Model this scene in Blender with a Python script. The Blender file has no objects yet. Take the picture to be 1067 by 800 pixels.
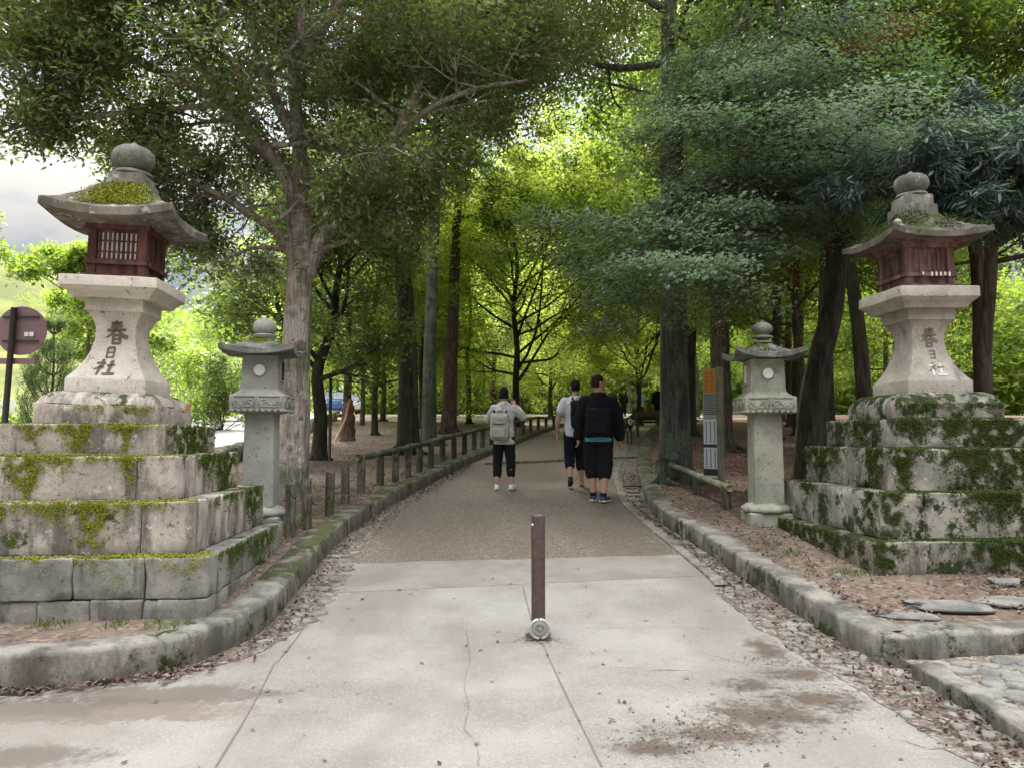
import bpy, bmesh, math, random
import numpy as np
from mathutils import Vector, Matrix, noise, Quaternion

R = math.radians
random.seed(7)
sc = bpy.context.scene
COL = sc.collection

# ------------------------------------------------------------------ camera & ground profile
F, HOR, EYE = 780.0, 454.0, 1.38
PT = math.atan((HOR - 400) / F)
HP = [(-30, 0), (2, 0), (4.6, 0), (5.1, .01), (6.5, .14), (8.3, .31), (10.1, .46), (11.6, .545), (14, .70), (20, 1.07),
      (26, 1.45), (35, 1.95), (50, 2.66), (80, 3.7), (150, 5), (600, 8)]
_ys = np.linspace(-30, 600, 12601)
_t = np.interp(_ys, [p[0] for p in HP], [p[1] for p in HP])
_t[50:-50] = np.convolve(_t, np.ones(17) / 17, 'same')[50:-50]


def h(y):
    return np.interp(y, _ys, _t)


def ray(px, py):
    u = (px - 533.5) / F
    v = (400 - py) / F
    return u, math.cos(PT) - math.sin(PT) * v, math.sin(PT) + math.cos(PT) * v


def at(px, py, y):
    u, f, w = ray(px, py)
    return Vector((u / f * y, y, EYE + w / f * y))


_yy = np.concatenate([np.linspace(1.5, 30, 12000), np.linspace(30.01, 220, 12000)])
_hh = np.interp(_yy, _ys, _t)


def gnd(px, py, dz=0.0):
    u, f, w = ray(px, py)
    z = EYE + w / f * _yy
    k = int(np.argmax(z <= _hh + dz))
    return Vector((u / f * _yy[k], _yy[k], _hh[k] + dz))


cam_d = bpy.data.cameras.new('Camera')
cam_d.sensor_width = 36
cam_d.lens = F / 1067 * 36
cam_d.clip_end = 3000
cam_d.clip_start = 0.05
cam = bpy.data.objects.new('Camera', cam_d)
COL.objects.link(cam)
cam.location = (0, 0, EYE)
cam.rotation_euler = (R(90) + PT, 0, 0)
sc.camera = cam


# ------------------------------------------------------------------ object helpers
def tag(o, label=None, cat=None, group=None, kind=None):
    if label: o['label'] = label
    if cat: o['category'] = cat
    if group: o['group'] = group
    if kind: o['kind'] = kind
    return o


def empty(name, loc=(0, 0, 0), rz=0.0, label=None, cat=None, group=None):
    o = bpy.data.objects.new(name, None)
    COL.objects.link(o)
    o.location = loc
    o.rotation_euler = (0, 0, rz)
    o.empty_display_size = .1
    return tag(o, label, cat, group)


def link(name, me, m=None, parent=None, smooth=False):
    o = bpy.data.objects.new(name, me)
    COL.objects.link(o)
    if m is not None:
        me.materials.clear()
        for q in (m if isinstance(m, (list, tuple)) else [m]):
            me.materials.append(q)
    if parent is not None:
        o.parent = parent
    if smooth and len(me.polygons):
        me.polygons.foreach_set('use_smooth', np.ones(len(me.polygons), dtype=bool))
    return o


def mesh_np(name, V, faces_quads=None, faces_tris=None):
    me = bpy.data.meshes.new(name)
    V = np.asarray(V, dtype=np.float32)
    me.vertices.add(len(V))
    me.vertices.foreach_set('co', V.ravel())
    loops, starts = [], []
    n = 0
    if faces_quads is not None and len(faces_quads):
        q = np.asarray(faces_quads, dtype=np.int32)
        loops.append(q.ravel())
        starts.append(np.arange(len(q)) * 4)
        n = len(q) * 4
    if faces_tris is not None and len(faces_tris):
        t = np.asarray(faces_tris, dtype=np.int32)
        loops.append(t.ravel())
        starts.append(n + np.arange(len(t)) * 3)
    L = np.concatenate(loops)
    S = np.concatenate(starts).astype(np.int32)
    me.loops.add(len(L))
    me.loops.foreach_set('vertex_index', L)
    me.polygons.add(len(S))
    me.polygons.foreach_set('loop_start', S)
    me.update(calc_edges=True)
    return me


class MB:
    """collects pieces of one mesh"""

    def __init__(s):
        s.V, s.F = [], []

    def add(s, V, Fc):
        o = len(s.V)
        s.V.extend([tuple(v) for v in V])
        s.F.extend([tuple(i + o for i in f) for f in Fc])

    def box(s, x0, x1, y0, y1, z0, z1):
        V = [(x, y, z) for x in (x0, x1) for y in (y0, y1) for z in (z0, z1)]
        s.add(V, [(0, 1, 3, 2), (4, 6, 7, 5), (0, 4, 5, 1), (2, 3, 7, 6), (0, 2, 6, 4), (1, 5, 7, 3)])

    def tube(s, pts, rad, sides=10, cap=True, sx=1.0):
        pts = [Vector(p) for p in pts]
        n = len(pts)
        if not hasattr(rad, '__len__'): rad = [rad] * n
        up = Vector((0.03, 0.02, 1)) if abs((pts[-1] - pts[0]).normalized().z) < .9 else Vector((1, 0, 0.02))
        V, Fc = [], []
        for i, p in enumerate(pts):
            d = (pts[min(i + 1, n - 1)] - pts[max(i - 1, 0)]).normalized()
            a = d.cross(up).normalized()
            b = a.cross(d).normalized()
            for k in range(sides):
                t = 2 * math.pi * k / sides
                V.append(p + a * math.cos(t) * rad[i] * sx + b * math.sin(t) * rad[i])
        for i in range(n - 1):
            for k in range(sides):
                k2 = (k + 1) % sides
                Fc.append((i * sides + k, i * sides + k2, (i + 1) * sides + k2, (i + 1) * sides + k))
        if cap:
            Fc.append(tuple(range(sides)))
            Fc.append(tuple(reversed(range((n - 1) * sides, n * sides))))
        s.add(V, Fc)

    def lathe(s, prof, sides=24, c=(0, 0, 0), wob=None):
        V, Fc = [], []
        for r, z in prof:
            for k in range(sides):
                t = 2 * math.pi * k / sides
                rr = r * (wob(t, z) if wob else 1)
                V.append((c[0] + rr * math.cos(t), c[1] + rr * math.sin(t), c[2] + z))
        n = len(prof)
        for i in range(n - 1):
            for k in range(sides):
                k2 = (k + 1) % sides
                Fc.append((i * sides + k, i * sides + k2, (i + 1) * sides + k2, (i + 1) * sides + k))
        Fc.append(tuple(reversed(range(sides))))
        Fc.append(tuple(range((n - 1) * sides, n * sides)))
        s.add(V, Fc)

    def rough_box(s, x0, x1, y0, y1, z0, z1, bev=.02, amp=.006, seed=0, res=.07, freq=5.0, mat=None):
        def axis(a, b):
            L = b - a
            e = min(bev, L * .45)
            inner = max(1, int(round((L - 2 * e) / res)))
            return [a, a + e * .35, a + e] + [a + e + (L - 2 * e) * i / inner for i in range(1, inner)] + [b - e, b - e * .35, b]
        X, Y, Z = axis(x0, x1), axis(y0, y1), axis(z0, z1)
        nx, ny, nz = len(X), len(Y), len(Z)
        idx, V, Fc = {}, [], []
        off = Vector((seed * 3.17, seed * 1.31, seed * 2.23))

        def vid(i, j, k):
            key = (i, j, k)
            if key in idx: return idx[key]
            p = Vector((X[i], Y[j], Z[k]))
            q = Vector((min(max(p.x, x0 + bev), x1 - bev), min(max(p.y, y0 + bev), y1 - bev), min(max(p.z, z0 + bev), z1 - bev)))
            d = p - q
            l = d.length
            d = d / l if l > 1e-9 else Vector((0, 0, 1))
            nn = noise.noise(p * freq + off) + .5 * noise.noise(p * freq * 2.7 + off)
            edge = 1 + 1.2 * (1 if sum(1 for c in d if abs(c) > .3) > 1 else 0)
            p = q + d * (min(bev, l) + amp * nn * edge)
            idx[key] = len(V)
            V.append(mat @ p if mat is not None else p)
            return idx[key]
        for i in range(nx - 1):
            for j in range(ny - 1):
                Fc.append((vid(i, j, 0), vid(i, j + 1, 0), vid(i + 1, j + 1, 0), vid(i + 1, j, 0)))
                Fc.append((vid(i, j, nz - 1), vid(i + 1, j, nz - 1), vid(i + 1, j + 1, nz - 1), vid(i, j + 1, nz - 1)))
        for i in range(nx - 1):
            for k in range(nz - 1):
                Fc.append((vid(i, 0, k), vid(i + 1, 0, k), vid(i + 1, 0, k + 1), vid(i, 0, k + 1)))
                Fc.append((vid(i, ny - 1, k), vid(i, ny - 1, k + 1), vid(i + 1, ny - 1, k + 1), vid(i + 1, ny - 1, k)))
        for j in range(ny - 1):
            for k in range(nz - 1):
                Fc.append((vid(0, j, k), vid(0, j, k + 1), vid(0, j + 1, k + 1), vid(0, j + 1, k)))
                Fc.append((vid(nx - 1, j, k), vid(nx - 1, j + 1, k), vid(nx - 1, j + 1, k + 1), vid(nx - 1, j, k + 1)))
        s.add(V, Fc)

    def mesh(s, name):
        me = bpy.data.meshes.new(name)
        me.from_pydata([tuple(v) for v in s.V], [], s.F)
        me.update()
        return me

    def build(s, name, m, parent=None, smooth=False):
        return link(name, s.mesh(name), m, parent, smooth)


# ------------------------------------------------------------------ material helpers
class NT:
    def __init__(s, name):
        s.m = bpy.data.materials.new(name)
        s.m.use_nodes = True
        s.t = s.m.node_tree
        s.t.nodes.clear()
        s.out = s.n('ShaderNodeOutputMaterial')
        s.geo = s.n('ShaderNodeNewGeometry')
        s.pos = s.geo.outputs['Position']
        s.nz = None

    def n(s, ty, **kw):
        nd = s.t.nodes.new(ty)
        for k, v in kw.items(): setattr(nd, k, v)
        return nd

    def set(s, sock, v):
        if isinstance(v, bpy.types.NodeSocket): s.t.links.new(v, sock)
        else: sock.default_value = (*v, 1) if (hasattr(v, '__len__') and len(v) == 3 and sock.type == 'RGBA') else v

    def mapv(s, scale, vec=None, loc=(0, 0, 0)):
        nd = s.n('ShaderNodeMapping')
        s.set(nd.inputs['Vector'], vec or s.pos)
        nd.inputs['Scale'].default_value = scale
        nd.inputs['Location'].default_value = loc
        return nd.outputs[0]

    def noise(s, scale, detail=4, rough=.55, vec=None, dist=0):
        nd = s.n('ShaderNodeTexNoise')
        s.set(nd.inputs['Vector'], vec or s.pos)
        nd.inputs['Scale'].default_value = scale
        nd.inputs['Detail'].default_value = detail
        nd.inputs['Roughness'].default_value = rough
        nd.inputs['Distortion'].default_value = dist
        return nd.outputs['Fac']

    def vor(s, scale, feature='F1', vec=None, out='Distance'):
        nd = s.n('ShaderNodeTexVoronoi', feature=feature)
        s.set(nd.inputs['Vector'], vec or s.pos)
        nd.inputs['Scale'].default_value = scale
        return nd.outputs[out]

    def ramp(s, fac, stops):
        nd = s.n('ShaderNodeValToRGB')
        s.set(nd.inputs[0], fac)
        el = nd.color_ramp.elements
        while len(el) < len(stops): el.new(.5)
        for e, (p, c) in zip(el, stops):
            e.position = p
            e.color = (c, c, c, 1) if not hasattr(c, '__len__') else (*c, 1)
        return nd.outputs['Color']

    def mix(s, fac, a, b, blend='MIX'):
        nd = s.n('ShaderNodeMix', data_type='RGBA', blend_type=blend)
        s.set(nd.inputs[0], fac)
        s.set(nd.inputs[6], a)
        s.set(nd.inputs[7], b)
        return nd.outputs[2]

    def math(s, op, a, b=0.0, clamp=False):
        nd = s.n('ShaderNodeMath', operation=op, use_clamp=clamp)
        s.set(nd.inputs[0], a)
        s.set(nd.inputs[1], b)
        return nd.outputs[0]

    def step(s, v, lo, hi):
        nd = s.n('ShaderNodeMapRange', interpolation_type='SMOOTHSTEP')
        s.set(nd.inputs['Value'], v)
        nd.inputs['From Min'].default_value = lo
        nd.inputs['From Max'].default_value = hi
        return nd.outputs[0]

    def sep(s, vec=None):
        nd = s.n('ShaderNodeSeparateXYZ')
        s.set(nd.inputs[0], vec or s.pos)
        return nd.outputs

    def normal_z(s):
        return s.sep(s.geo.outputs['Normal'])[2]

    def bump(s, height, strength=.5, dist=.01, normal=None):
        nd = s.n('ShaderNodeBump')
        nd.inputs['Strength'].default_value = strength
        nd.inputs['Distance'].default_value = dist
        s.set(nd.inputs['Height'], height)
        if normal is not None: s.set(nd.inputs['Normal'], normal)
        return nd.outputs[0]

    def blob(s, x, y, rx, ry):
        """1 at (x,y) on the ground falling to 0 at the ellipse"""
        o = s.sep()
        a = s.math('DIVIDE', s.math('SUBTRACT', o[0], x), rx)
        b = s.math('DIVIDE', s.math('SUBTRACT', o[1], y), ry)
        d = s.math('SQRT', s.math('ADD', s.math('MULTIPLY', a, a), s.math('MULTIPLY', b, b)))
        return s.math('SUBTRACT', 1.0, d, True)

    def principled(s, col, rough=.8, normal=None, metal=0.0, spec=.3, **kw):
        p = s.n('ShaderNodeBsdfPrincipled')
        s.set(p.inputs['Base Color'], col)
        s.set(p.inputs['Roughness'], rough)
        p.inputs['Metallic'].default_value = metal
        p.inputs['Specular IOR Level'].default_value = spec
        if normal is not None: s.set(p.inputs['Normal'], normal)
        for k, v in kw.items(): s.set(p.inputs[k], v)
        s.t.links.new(p.outputs[0], s.out.inputs[0])
        return s.m


def simple(name, c1, c2=None, scale=8, rough=.7, bump=.15, bscale=60, metal=0.0, spec=.3, bdist=.004):
    t = NT(name)
    col = t.mix(t.noise(scale, 5), c1, c2) if c2 else c1
    return t.principled(col, rough, t.bump(t.noise(bscale, 4), bump, bdist), metal, spec)


def stone(name, c1, c2, lichen=.62, lichen_c=(.5, .5, .46), moss_up=.0, moss_side=.0, stain=.6, moss_c=((.035, .055, .012), (.15, .19, .025)),
          seed=0.0, grain=.5, side_dark=0.0, gain=1.0):
    t = NT(name)
    c1, c2, lichen_c = [tuple(v * k_ * gain for v, k_ in zip(c, (.84, .82, .78))) for c in (c1, c2, lichen_c)]
    p = t.mapv((1, 1, 1), loc=(seed, seed * .7, seed * .3))
    base = t.mix(t.step(t.noise(3.2, 6, .6, p), .36, .64), c1, c2)
    g = t.noise(170, 3, .6, p)
    base = t.mix(t.math('MULTIPLY', t.step(g, .42, .72), grain * .6), base, tuple(min(1, c * 1.7) for c in c2))
    base = t.mix(t.math('MULTIPLY', t.step(t.noise(130, 3, .6, t.mapv((1, 1, 1), loc=(9 + seed, 4, 1))), .5, .75), grain * .7), base, tuple(c * .4 for c in c1))
    ps = t.mapv((4.5, 4.5, 1.1), loc=(seed * 2, 3, 0))
    st = t.step(t.noise(1.0, 6, .68, ps), stain - .06, stain + .12)
    base = t.mix(t.math('MULTIPLY', st, .75), base, (.055, .052, .046))
    pit = t.step(t.noise(21, 4, .7, t.mapv((1, 1, 1), loc=(5 + seed, 2, 8))), .60, .68)
    base = t.mix(t.math('MULTIPLY', pit, .7), base, (.05, .048, .04))
    li = t.step(t.noise(11, 5, .7, t.mapv((1, 1, 1), loc=(seed + 20, 1, 1))), lichen, lichen + .06)
    base = t.mix(t.math('MULTIPLY', li, .75), base, lichen_c)
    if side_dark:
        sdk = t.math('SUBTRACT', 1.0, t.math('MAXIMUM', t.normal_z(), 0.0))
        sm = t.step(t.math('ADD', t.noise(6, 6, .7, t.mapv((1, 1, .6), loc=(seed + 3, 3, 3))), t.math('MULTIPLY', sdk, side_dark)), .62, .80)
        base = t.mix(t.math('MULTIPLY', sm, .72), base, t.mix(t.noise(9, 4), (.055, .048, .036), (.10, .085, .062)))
    hgt = t.math('ADD', t.math('MULTIPLY', t.noise(30, 6, .65, p), 1.0), t.math('MULTIPLY', g, .35))
    n = t.bump(hgt, .55, .012)
    if moss_up or moss_side:
        nz = t.math('MAXIMUM', t.normal_z(), 0.0)
        mn = t.math('ADD', t.math('MULTIPLY', t.noise(4.2, 5, .62, t.mapv((1, 1, .8), loc=(seed + 40, 7, 2))), .75), t.math('MULTIPLY', t.noise(26, 4, .65), .25))
        amt = t.math('ADD', t.math('MULTIPLY', nz, moss_up), t.math('MULTIPLY', t.math('SUBTRACT', 1.0, nz), moss_side))
        mk = t.step(t.math('ADD', mn, amt), .60, .68)
        mc = t.ramp(t.noise(7, 5, .65), [(.3, moss_c[0]), (.5, tuple((a + b) / 2 for a, b in zip(*moss_c))), (.7, moss_c[1])])
        mc = t.mix(t.math('MULTIPLY', t.noise(120, 2), .8), mc, tuple(c * .35 for c in moss_c[0]))
        base = t.mix(mk, base, mc)
        n = t.bump(t.math('MULTIPLY', mk, t.math('ADD', .4, t.noise(75, 4, .7))), .8, .02, n)
    return t.principled(base, .88, n, 0, .2)


def leaf_mat(name, cols, trans=.4, rough=.5, spec=.3, tcol=None):
    """cols: list of leaf colours; each leaf takes one of its own"""
    t = NT(name)
    r = t.geo.outputs['Random Per Island']
    k = len(cols)
    col = t.ramp(r, [(i / max(1, k - 1), c) for i, c in enumerate(cols)])
    big = t.noise(.9, 2)
    col = t.mix(t.step(big, .38, .66), t.mix(.45, col, (col_avg(cols, .55))), col)
    p = t.n('ShaderNodeBsdfPrincipled')
    t.set(p.inputs['Base Color'], col)
    p.inputs['Roughness'].default_value = rough
    p.inputs['Specular IOR Level'].default_value = spec
    tr = t.n('ShaderNodeBsdfTranslucent')
    t.set(tr.inputs[0], t.mix(1.0, col, tcol or (1.6, 1.7, .7), 'MULTIPLY'))
    mx = t.n('ShaderNodeMixShader')
    mx.inputs[0].default_value = trans
    t.t.links.new(p.outputs[0], mx.inputs[1])
    t.t.links.new(tr.outputs[0], mx.inputs[2])
    t.t.links.new(mx.outputs[0], t.out.inputs[0])
    return t.m


def col_avg(cols, k):
    return tuple(sum(c[i] for c in cols) / len(cols) * k for i in range(3))


def bark_mat(name, c1, c2, lichen=None, green=0.0, scale=1.0):
    t = NT(name)
    ps = t.mapv((9 * scale, 9 * scale, 1.6 * scale))
    a = t.noise(1.0, 6, .65, ps, .6)
    col = t.mix(t.step(a, .38, .64), c1, c2)
    if lichen:
        li = t.step(t.noise(2.6, 6, .65), .50, .60)
        col = t.mix(t.math('MULTIPLY', li, .8), col, lichen)
        col = t.mix(t.step(t.noise(16, 4, .6), .62, .68), col, tuple(c * .55 for c in c1))
    if green:
        gm = t.step(t.noise(1.7, 5, .6), .52 - green * .3, .70)
        col = t.mix(t.math('MULTIPLY', gm, .7), col, (.05, .075, .03))
    cr = t.vor(3.2, 'DISTANCE_TO_EDGE', t.mapv((7 * scale, 7 * scale, 1.3 * scale)))
    hgt = t.math('ADD', t.math('MULTIPLY', t.step(cr, 0, .12), .5), a)
    return t.principled(col, .9, t.bump(hgt, .8, .03), 0, .15)


# ------------------------------------------------------------------ leaves & wood
def unit(v):
    v = np.asarray(v, float)
    return v / (np.linalg.norm(v, axis=-1, keepdims=True) + 1e-9)


def leaves_V(P, N, T, ln, wd):
    """rhombic leaves: base at P, along T, face normal N"""
    B = unit(np.cross(N, T))
    ln = np.asarray(ln)[:, None]
    wd = np.asarray(wd)[:, None]
    V = np.empty((len(P), 4, 3), np.float32)
    V[:, 0] = P
    V[:, 1] = P + T * ln * .45 + B * wd * .5 
    V[:, 2] = P + T * ln
    V[:, 3] = P + T * ln * .45 - B * wd * .5
    return V.reshape(-1, 3)


def leaf_mesh(name, V):
    n = len(V) // 4
    return mesh_np(name, V, np.arange(n * 4, dtype=np.int32).reshape(n, 4))


class Wood:
    def __init__(s):
        s.V, s.Q, s.n = [], [], 0

    def add(s, pts, rad, sides):
        pts = np.asarray(pts, float)
        n = len(pts)
        d = np.gradient(pts, axis=0)
        d = unit(d)
        ref = np.array([1.0, .03, .05]) if abs(d[0][2]) > .75 else np.array([.04, .03, 1.0])
        a = unit(np.cross(d, ref))
        b = np.cross(a, d)
        th = np.arange(sides) * 2 * math.pi / sides
        rad = np.asarray(rad, float)
        ring = a[:, None, :] * np.cos(th)[None, :, None] + b[:, None, :] * np.sin(th)[None, :, None]
        V = pts[:, None, :] + ring * rad[:, None, None] if rad.ndim == 1 else pts[:, None, :] + ring * rad[:, :, None]
        s.V.append(V.reshape(-1, 3))
        i = np.arange(n - 1)[:, None] * sides
        k = np.arange(sides)[None, :]
        k2 = (k + 1) % sides
        q = np.stack([i + k, i + k2, i + sides + k2, i + sides + k], -1).reshape(-1, 4) + s.n
        s.Q.append(q)
        s.n += n * sides

    def mesh(s, name):
        return mesh_np(name, np.concatenate(s.V), np.concatenate(s.Q))


def smooth_path(pts, k=4):
    """Catmull-Rom through pts"""
    P = [np.asarray(p, float) for p in pts]
    P = [2 * P[0] - P[1]] + P + [2 * P[-1] - P[-2]]
    out = []
    for i in range(1, len(P) - 2):
        for j in range(k):
            t = j / k
            a, b, c, d = P[i - 1], P[i], P[i + 1], P[i + 2]
            out.append(.5 * ((2 * b) + (c - a) * t + (2 * a - 5 * b + 4 * c - d) * t * t + (3 * b - a - 3 * c + d) * t ** 3))
    out.append(P[-2])
    return np.array(out)


class Grower:
    def __init__(s, seed, **k):
        s.rng = np.random.default_rng(seed)
        s.wood = Wood()
        s.tw = []
        s.c = dict(nch=(7, 5, 4), ratio=(.5, .5, .5), ang=.9, flat=.6, wob=.12, trop=(.02, .02, .0), maxl=3, t0=.25, wood_max=2, up=.0, twig=.5)
        s.c.update(k)

    def trunk(s, pts, r0, r1, sides=12, flare=1.5, k=4, bump=.06):
        P = smooth_path(pts, k)
        n = len(P)
        t = np.linspace(0, 1, n)
        r = r0 + (r1 - r0) * t
        hgt = P[:, 2] - P[0, 2]
        r = r * (1 + (flare - 1) * np.exp(-hgt / .35))
        ph = s.rng.uniform(0, 6.28, 3)
        th = np.arange(sides) * 2 * math.pi / sides
        rr = r[:, None] * (1 + bump * np.sin(3 * th + ph[0])[None] * (1 + 2 * np.exp(-hgt / .4))[:, None] + bump * .6 * np.sin(5 * th + ph[1])[None]
                           + s.rng.normal(0, bump * .35, (n, sides)))
        s.wood.add(P, rr, sides)
        return P, r

    def along(s, P, r, n, L, lvl=0, t0=.2, t1=1.0, az=None, elev=(.0, .6), prof=None):
        """n branches off a path"""
        rng = s.rng
        for i in range(n):
            t = t0 + (t1 - t0) * (i + rng.uniform(.2, .8)) / n
            f = t * (len(P) - 1)
            a = min(int(f), len(P) - 2)
            p = P[a] + (P[a + 1] - P[a]) * (f - a)
            phi = (i * 2.4 + rng.normal(0, .4)) if az is None else rng.uniform(*az)
            e = rng.uniform(*elev)
            d = np.array([math.cos(phi) * math.cos(e), math.sin(phi) * math.cos(e), math.sin(e)])
            l = L * (prof(t) if prof else 1) * rng.uniform(.75, 1.2)
            s.branch(p, d, l, float(r[a]) * .5, lvl)

    def branch(s, p, d, L, r, lvl):
        c, rng = s.c, s.rng
        n = 7 if lvl == 0 else (5 if lvl == 1 else 4)
        pts = [np.asarray(p, float)]
        tr = c['trop'][min(lvl, 2)]
        for i in range(n):
            d = unit(d + rng.normal(0, c['wob'], 3) + np.array([0, 0, tr * (1 + i * .5)]))
            pts.append(pts[-1] + d * L / n)
        pts = np.array(pts)
        r = max(r, .004)
        if lvl <= c['wood_max']:
            s.wood.add(pts, np.linspace(r, r * .3, n + 1), 7 if lvl == 0 else (5 if lvl == 1 else 3))
        if lvl >= c['maxl']:
            s.tw.append((pts[0], pts[-1]))
            return
        s.tw.append((pts[-2], pts[-1]))
        for i in range(c['nch'][lvl]):
            t = c['t0'] + (1 - c['t0']) * (i + rng.uniform(0, 1)) / c['nch'][lvl]
            f = t * n
            a = min(int(f), n - 1)
            q = pts[a] + (pts[a + 1] - pts[a]) * (f - a)
            dd = unit(pts[a + 1] - pts[a])
            v = rng.normal(0, 1, 3)
            v[2] *= c['flat']
            v = v - dd * v.dot(dd)
            v = unit(v)
            an = c['ang'] * rng.uniform(.6, 1.3)
            nd = dd * math.cos(an) + v * math.sin(an)
            nd[2] = nd[2] * (c['flat'] * .5 + .5) + c['up']
            s.branch(q, unit(nd), L * c['ratio'][lvl] * rng.uniform(.65, 1.2) * (1.25 - .55 * t), r * (1 - .6 * t) * .6, lvl + 1)

    def leaves(s, per, ln, wd, sig=.08, tilt=.6, lobes=1, down=0.0, jit=.3, keep=None, out=0.0):
        rng = s.rng
        A = np.array([a for a, b in s.tw])
        B = np.array([b for a, b in s.tw])
        n = len(A) * per
        idx = np.repeat(np.arange(len(A)), per)
        t = rng.uniform(.1, 1.05, n)[:, None]
        ax = unit(B - A)[idx]
        P = A[idx] + (B - A)[idx] * t + rng.normal(0, 1, (n, 3)) * np.array([sig, sig, sig * (.22 if s.c['flat'] < .2 else .8)])
        if keep is not None:
            k = keep(P)
            P, ax = P[k], ax[k]
            n = len(P)
        N = unit(rng.normal(0, tilt, (n, 3)) + np.array([0, 0, 1.0]) + out * unit(P * np.array([1, 1, 0.0])))
        T = unit(ax * .8 + rng.normal(0, .7, (n, 3)) + np.array([0, 0, -down]) )
        T = unit(T - N * (T * N).sum(1, keepdims=True))
        sz = rng.uniform(1 - jit, 1 + jit, n)
        res = []
        if lobes == 1:
            return leaves_V(P, N, T, ln * sz, wd * sz)
        Bn = np.cross(N, T)
        for an in np.linspace(-1.0, 1.0, lobes):
            res.append(leaves_V(P, N, T * math.cos(an) + Bn * math.sin(an), ln * sz * (1 - .25 * abs(an)), wd * sz))
        return np.concatenate(res)
# ------------------------------------------------------------------ materials
M = {}
M['stoneL'] = stone('pale_pinkish_stone', (.29, .255, .225), (.44, .40, .36), .60, (.58, .55, .52), .11, .0, .515, seed=1, side_dark=.09, gain=1.1)
M['stoneLlow'] = stone('grey_block_stone', (.13, .128, .12), (.27, .26, .24), .66, (.40, .39, .36), .09, -.09, .54, seed=4, gain=1.12)
M['stoneP'] = stone('dressed_granite', (.30, .278, .25), (.41, .385, .35), .72, (.5, .48, .45), -.3, -.3, .66, seed=7, grain=.7, gain=1.3)
M['stonePR'] = stone('weathered_granite', (.22, .205, .18), (.34, .32, .285), .70, (.5, .48, .45), -.3, -.12, .60, seed=17, grain=.7, gain=1.2)
M['stoneR'] = stone('mossy_step_stone', (.20, .19, .16), (.38, .365, .32), .60, (.56, .55, .5), .15, .10, .55, ((.016, .026, .009), (.062, .088, .018)), seed=23, side_dark=.05, gain=.95)
M['stoneRlow'] = stone('mossy_kerb_stone', (.19, .18, .15), (.36, .34, .30), .62, (.5, .5, .45), .17, .13, .54, ((.018, .028, .010), (.07, .10, .02)), seed=31, side_dark=.10, gain=.9)
M['stoneS'] = stone('grey_lantern_stone', (.25, .262, .25), (.345, .355, .335), .70, (.5, .5, .48), -.05, -.2, .68, seed=11, grain=.6)
M['stoneSR'] = stone('greenish_lantern_stone', (.22, .235, .19), (.36, .37, .31), .66, (.5, .5, .45), .02, -.085, .64, ((.05, .07, .025), (.15, .18, .06)), seed=13, grain=.6)
M['roofL'] = stone('old_roof_stone', (.11, .10, .082), (.235, .215, .18), .57, (.42, .42, .38), .07, -.02, .46, ((.06, .075, .015), (.2, .23, .025)), seed=41)
M['roofR'] = stone('mossy_roof_stone', (.075, .068, .055), (.16, .145, .12), .64, (.34, .34, .29), .15, .0, .50, ((.025, .04, .012), (.11, .14, .03)), seed=47)
M['roofS'] = stone('dark_roof_stone', (.13, .135, .13), (.26, .265, .255), .62, (.4, .41, .4), .06, -.08, .5, ((.05, .065, .012), (.2, .23, .025)), seed=51)
M['finial'] = stone('finial_stone', (.10, .10, .088), (.235, .23, .205), .60, (.45, .46, .42), .05, -.08, .5, seed=57)
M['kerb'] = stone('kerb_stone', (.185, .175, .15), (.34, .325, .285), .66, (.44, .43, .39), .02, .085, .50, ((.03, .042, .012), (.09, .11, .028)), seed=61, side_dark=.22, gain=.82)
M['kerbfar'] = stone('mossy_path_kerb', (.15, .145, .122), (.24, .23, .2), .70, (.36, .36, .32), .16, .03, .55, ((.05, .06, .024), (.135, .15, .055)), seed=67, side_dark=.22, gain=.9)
M['flag'] = stone('gutter_flagstone', (.16, .15, .13), (.28, .265, .235), .62, (.5, .49, .45), -.2, -.2, .55, seed=71)
M['cobble'] = stone('cobble_stone', (.11, .115, .118), (.26, .25, .23), .64, (.46, .45, .42), -.05, -.1, .6, seed=77)

t = NT('red_brown_timber')
pv = t.mapv((14, 14, 3))
M['wood_red'] = t.principled(t.mix(t.step(t.noise(1, 6, .6, pv), .35, .68), (.050, .022, .018), (.125, .060, .048)), .8, t.bump(t.noise(2, 5, .6, pv), .4, .004), 0, .2)
t = NT('faded_red_timber')
pv = t.mapv((14, 14, 3))
M['wood_redR'] = t.principled(t.mix(t.step(t.noise(1, 6, .6, pv), .35, .68), (.065, .036, .030), (.19, .12, .098)), .85, t.bump(t.noise(2, 5, .6, pv), .4, .004), 0, .2)
M['paper'] = simple('paper_pane', (.62, .61, .58), (.74, .73, .7), 20, .8, .05)
M['inner_dark'] = simple('inner_dark_colour', (.012, .011, .010), (.03, .027, .022), 20, .9)  # darkness inside the boarded fire box, put into the colour
M['carve'] = simple('carving_shade', (.075, .055, .042), (.13, .10, .08), 40, .95)  # shade of the carved grooves put into the colour; strokes are flat
M['carveR'] = simple('worn_carving_shade', (.10, .08, .065), (.2, .17, .14), 30, .95)  # same painted groove shade, paler for the worn lettering
M['chalk'] = simple('white_filled_groove', (.6, .59, .56), (.42, .41, .38), 60, .95)
M['mossbright'] = simple('bright_moss', (.11, .125, .014), (.28, .295, .035), 9, .95, .5, 90, spec=.1)
M['mossdark'] = simple('dark_moss', (.025, .042, .010), (.10, .14, .022), 11, .95, .5, 90, spec=.1)
M['mossR'] = simple('deep_green_moss', (.022, .034, .010), (.075, .10, .02), 6, .95, .5, 90, spec=.1)

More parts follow.
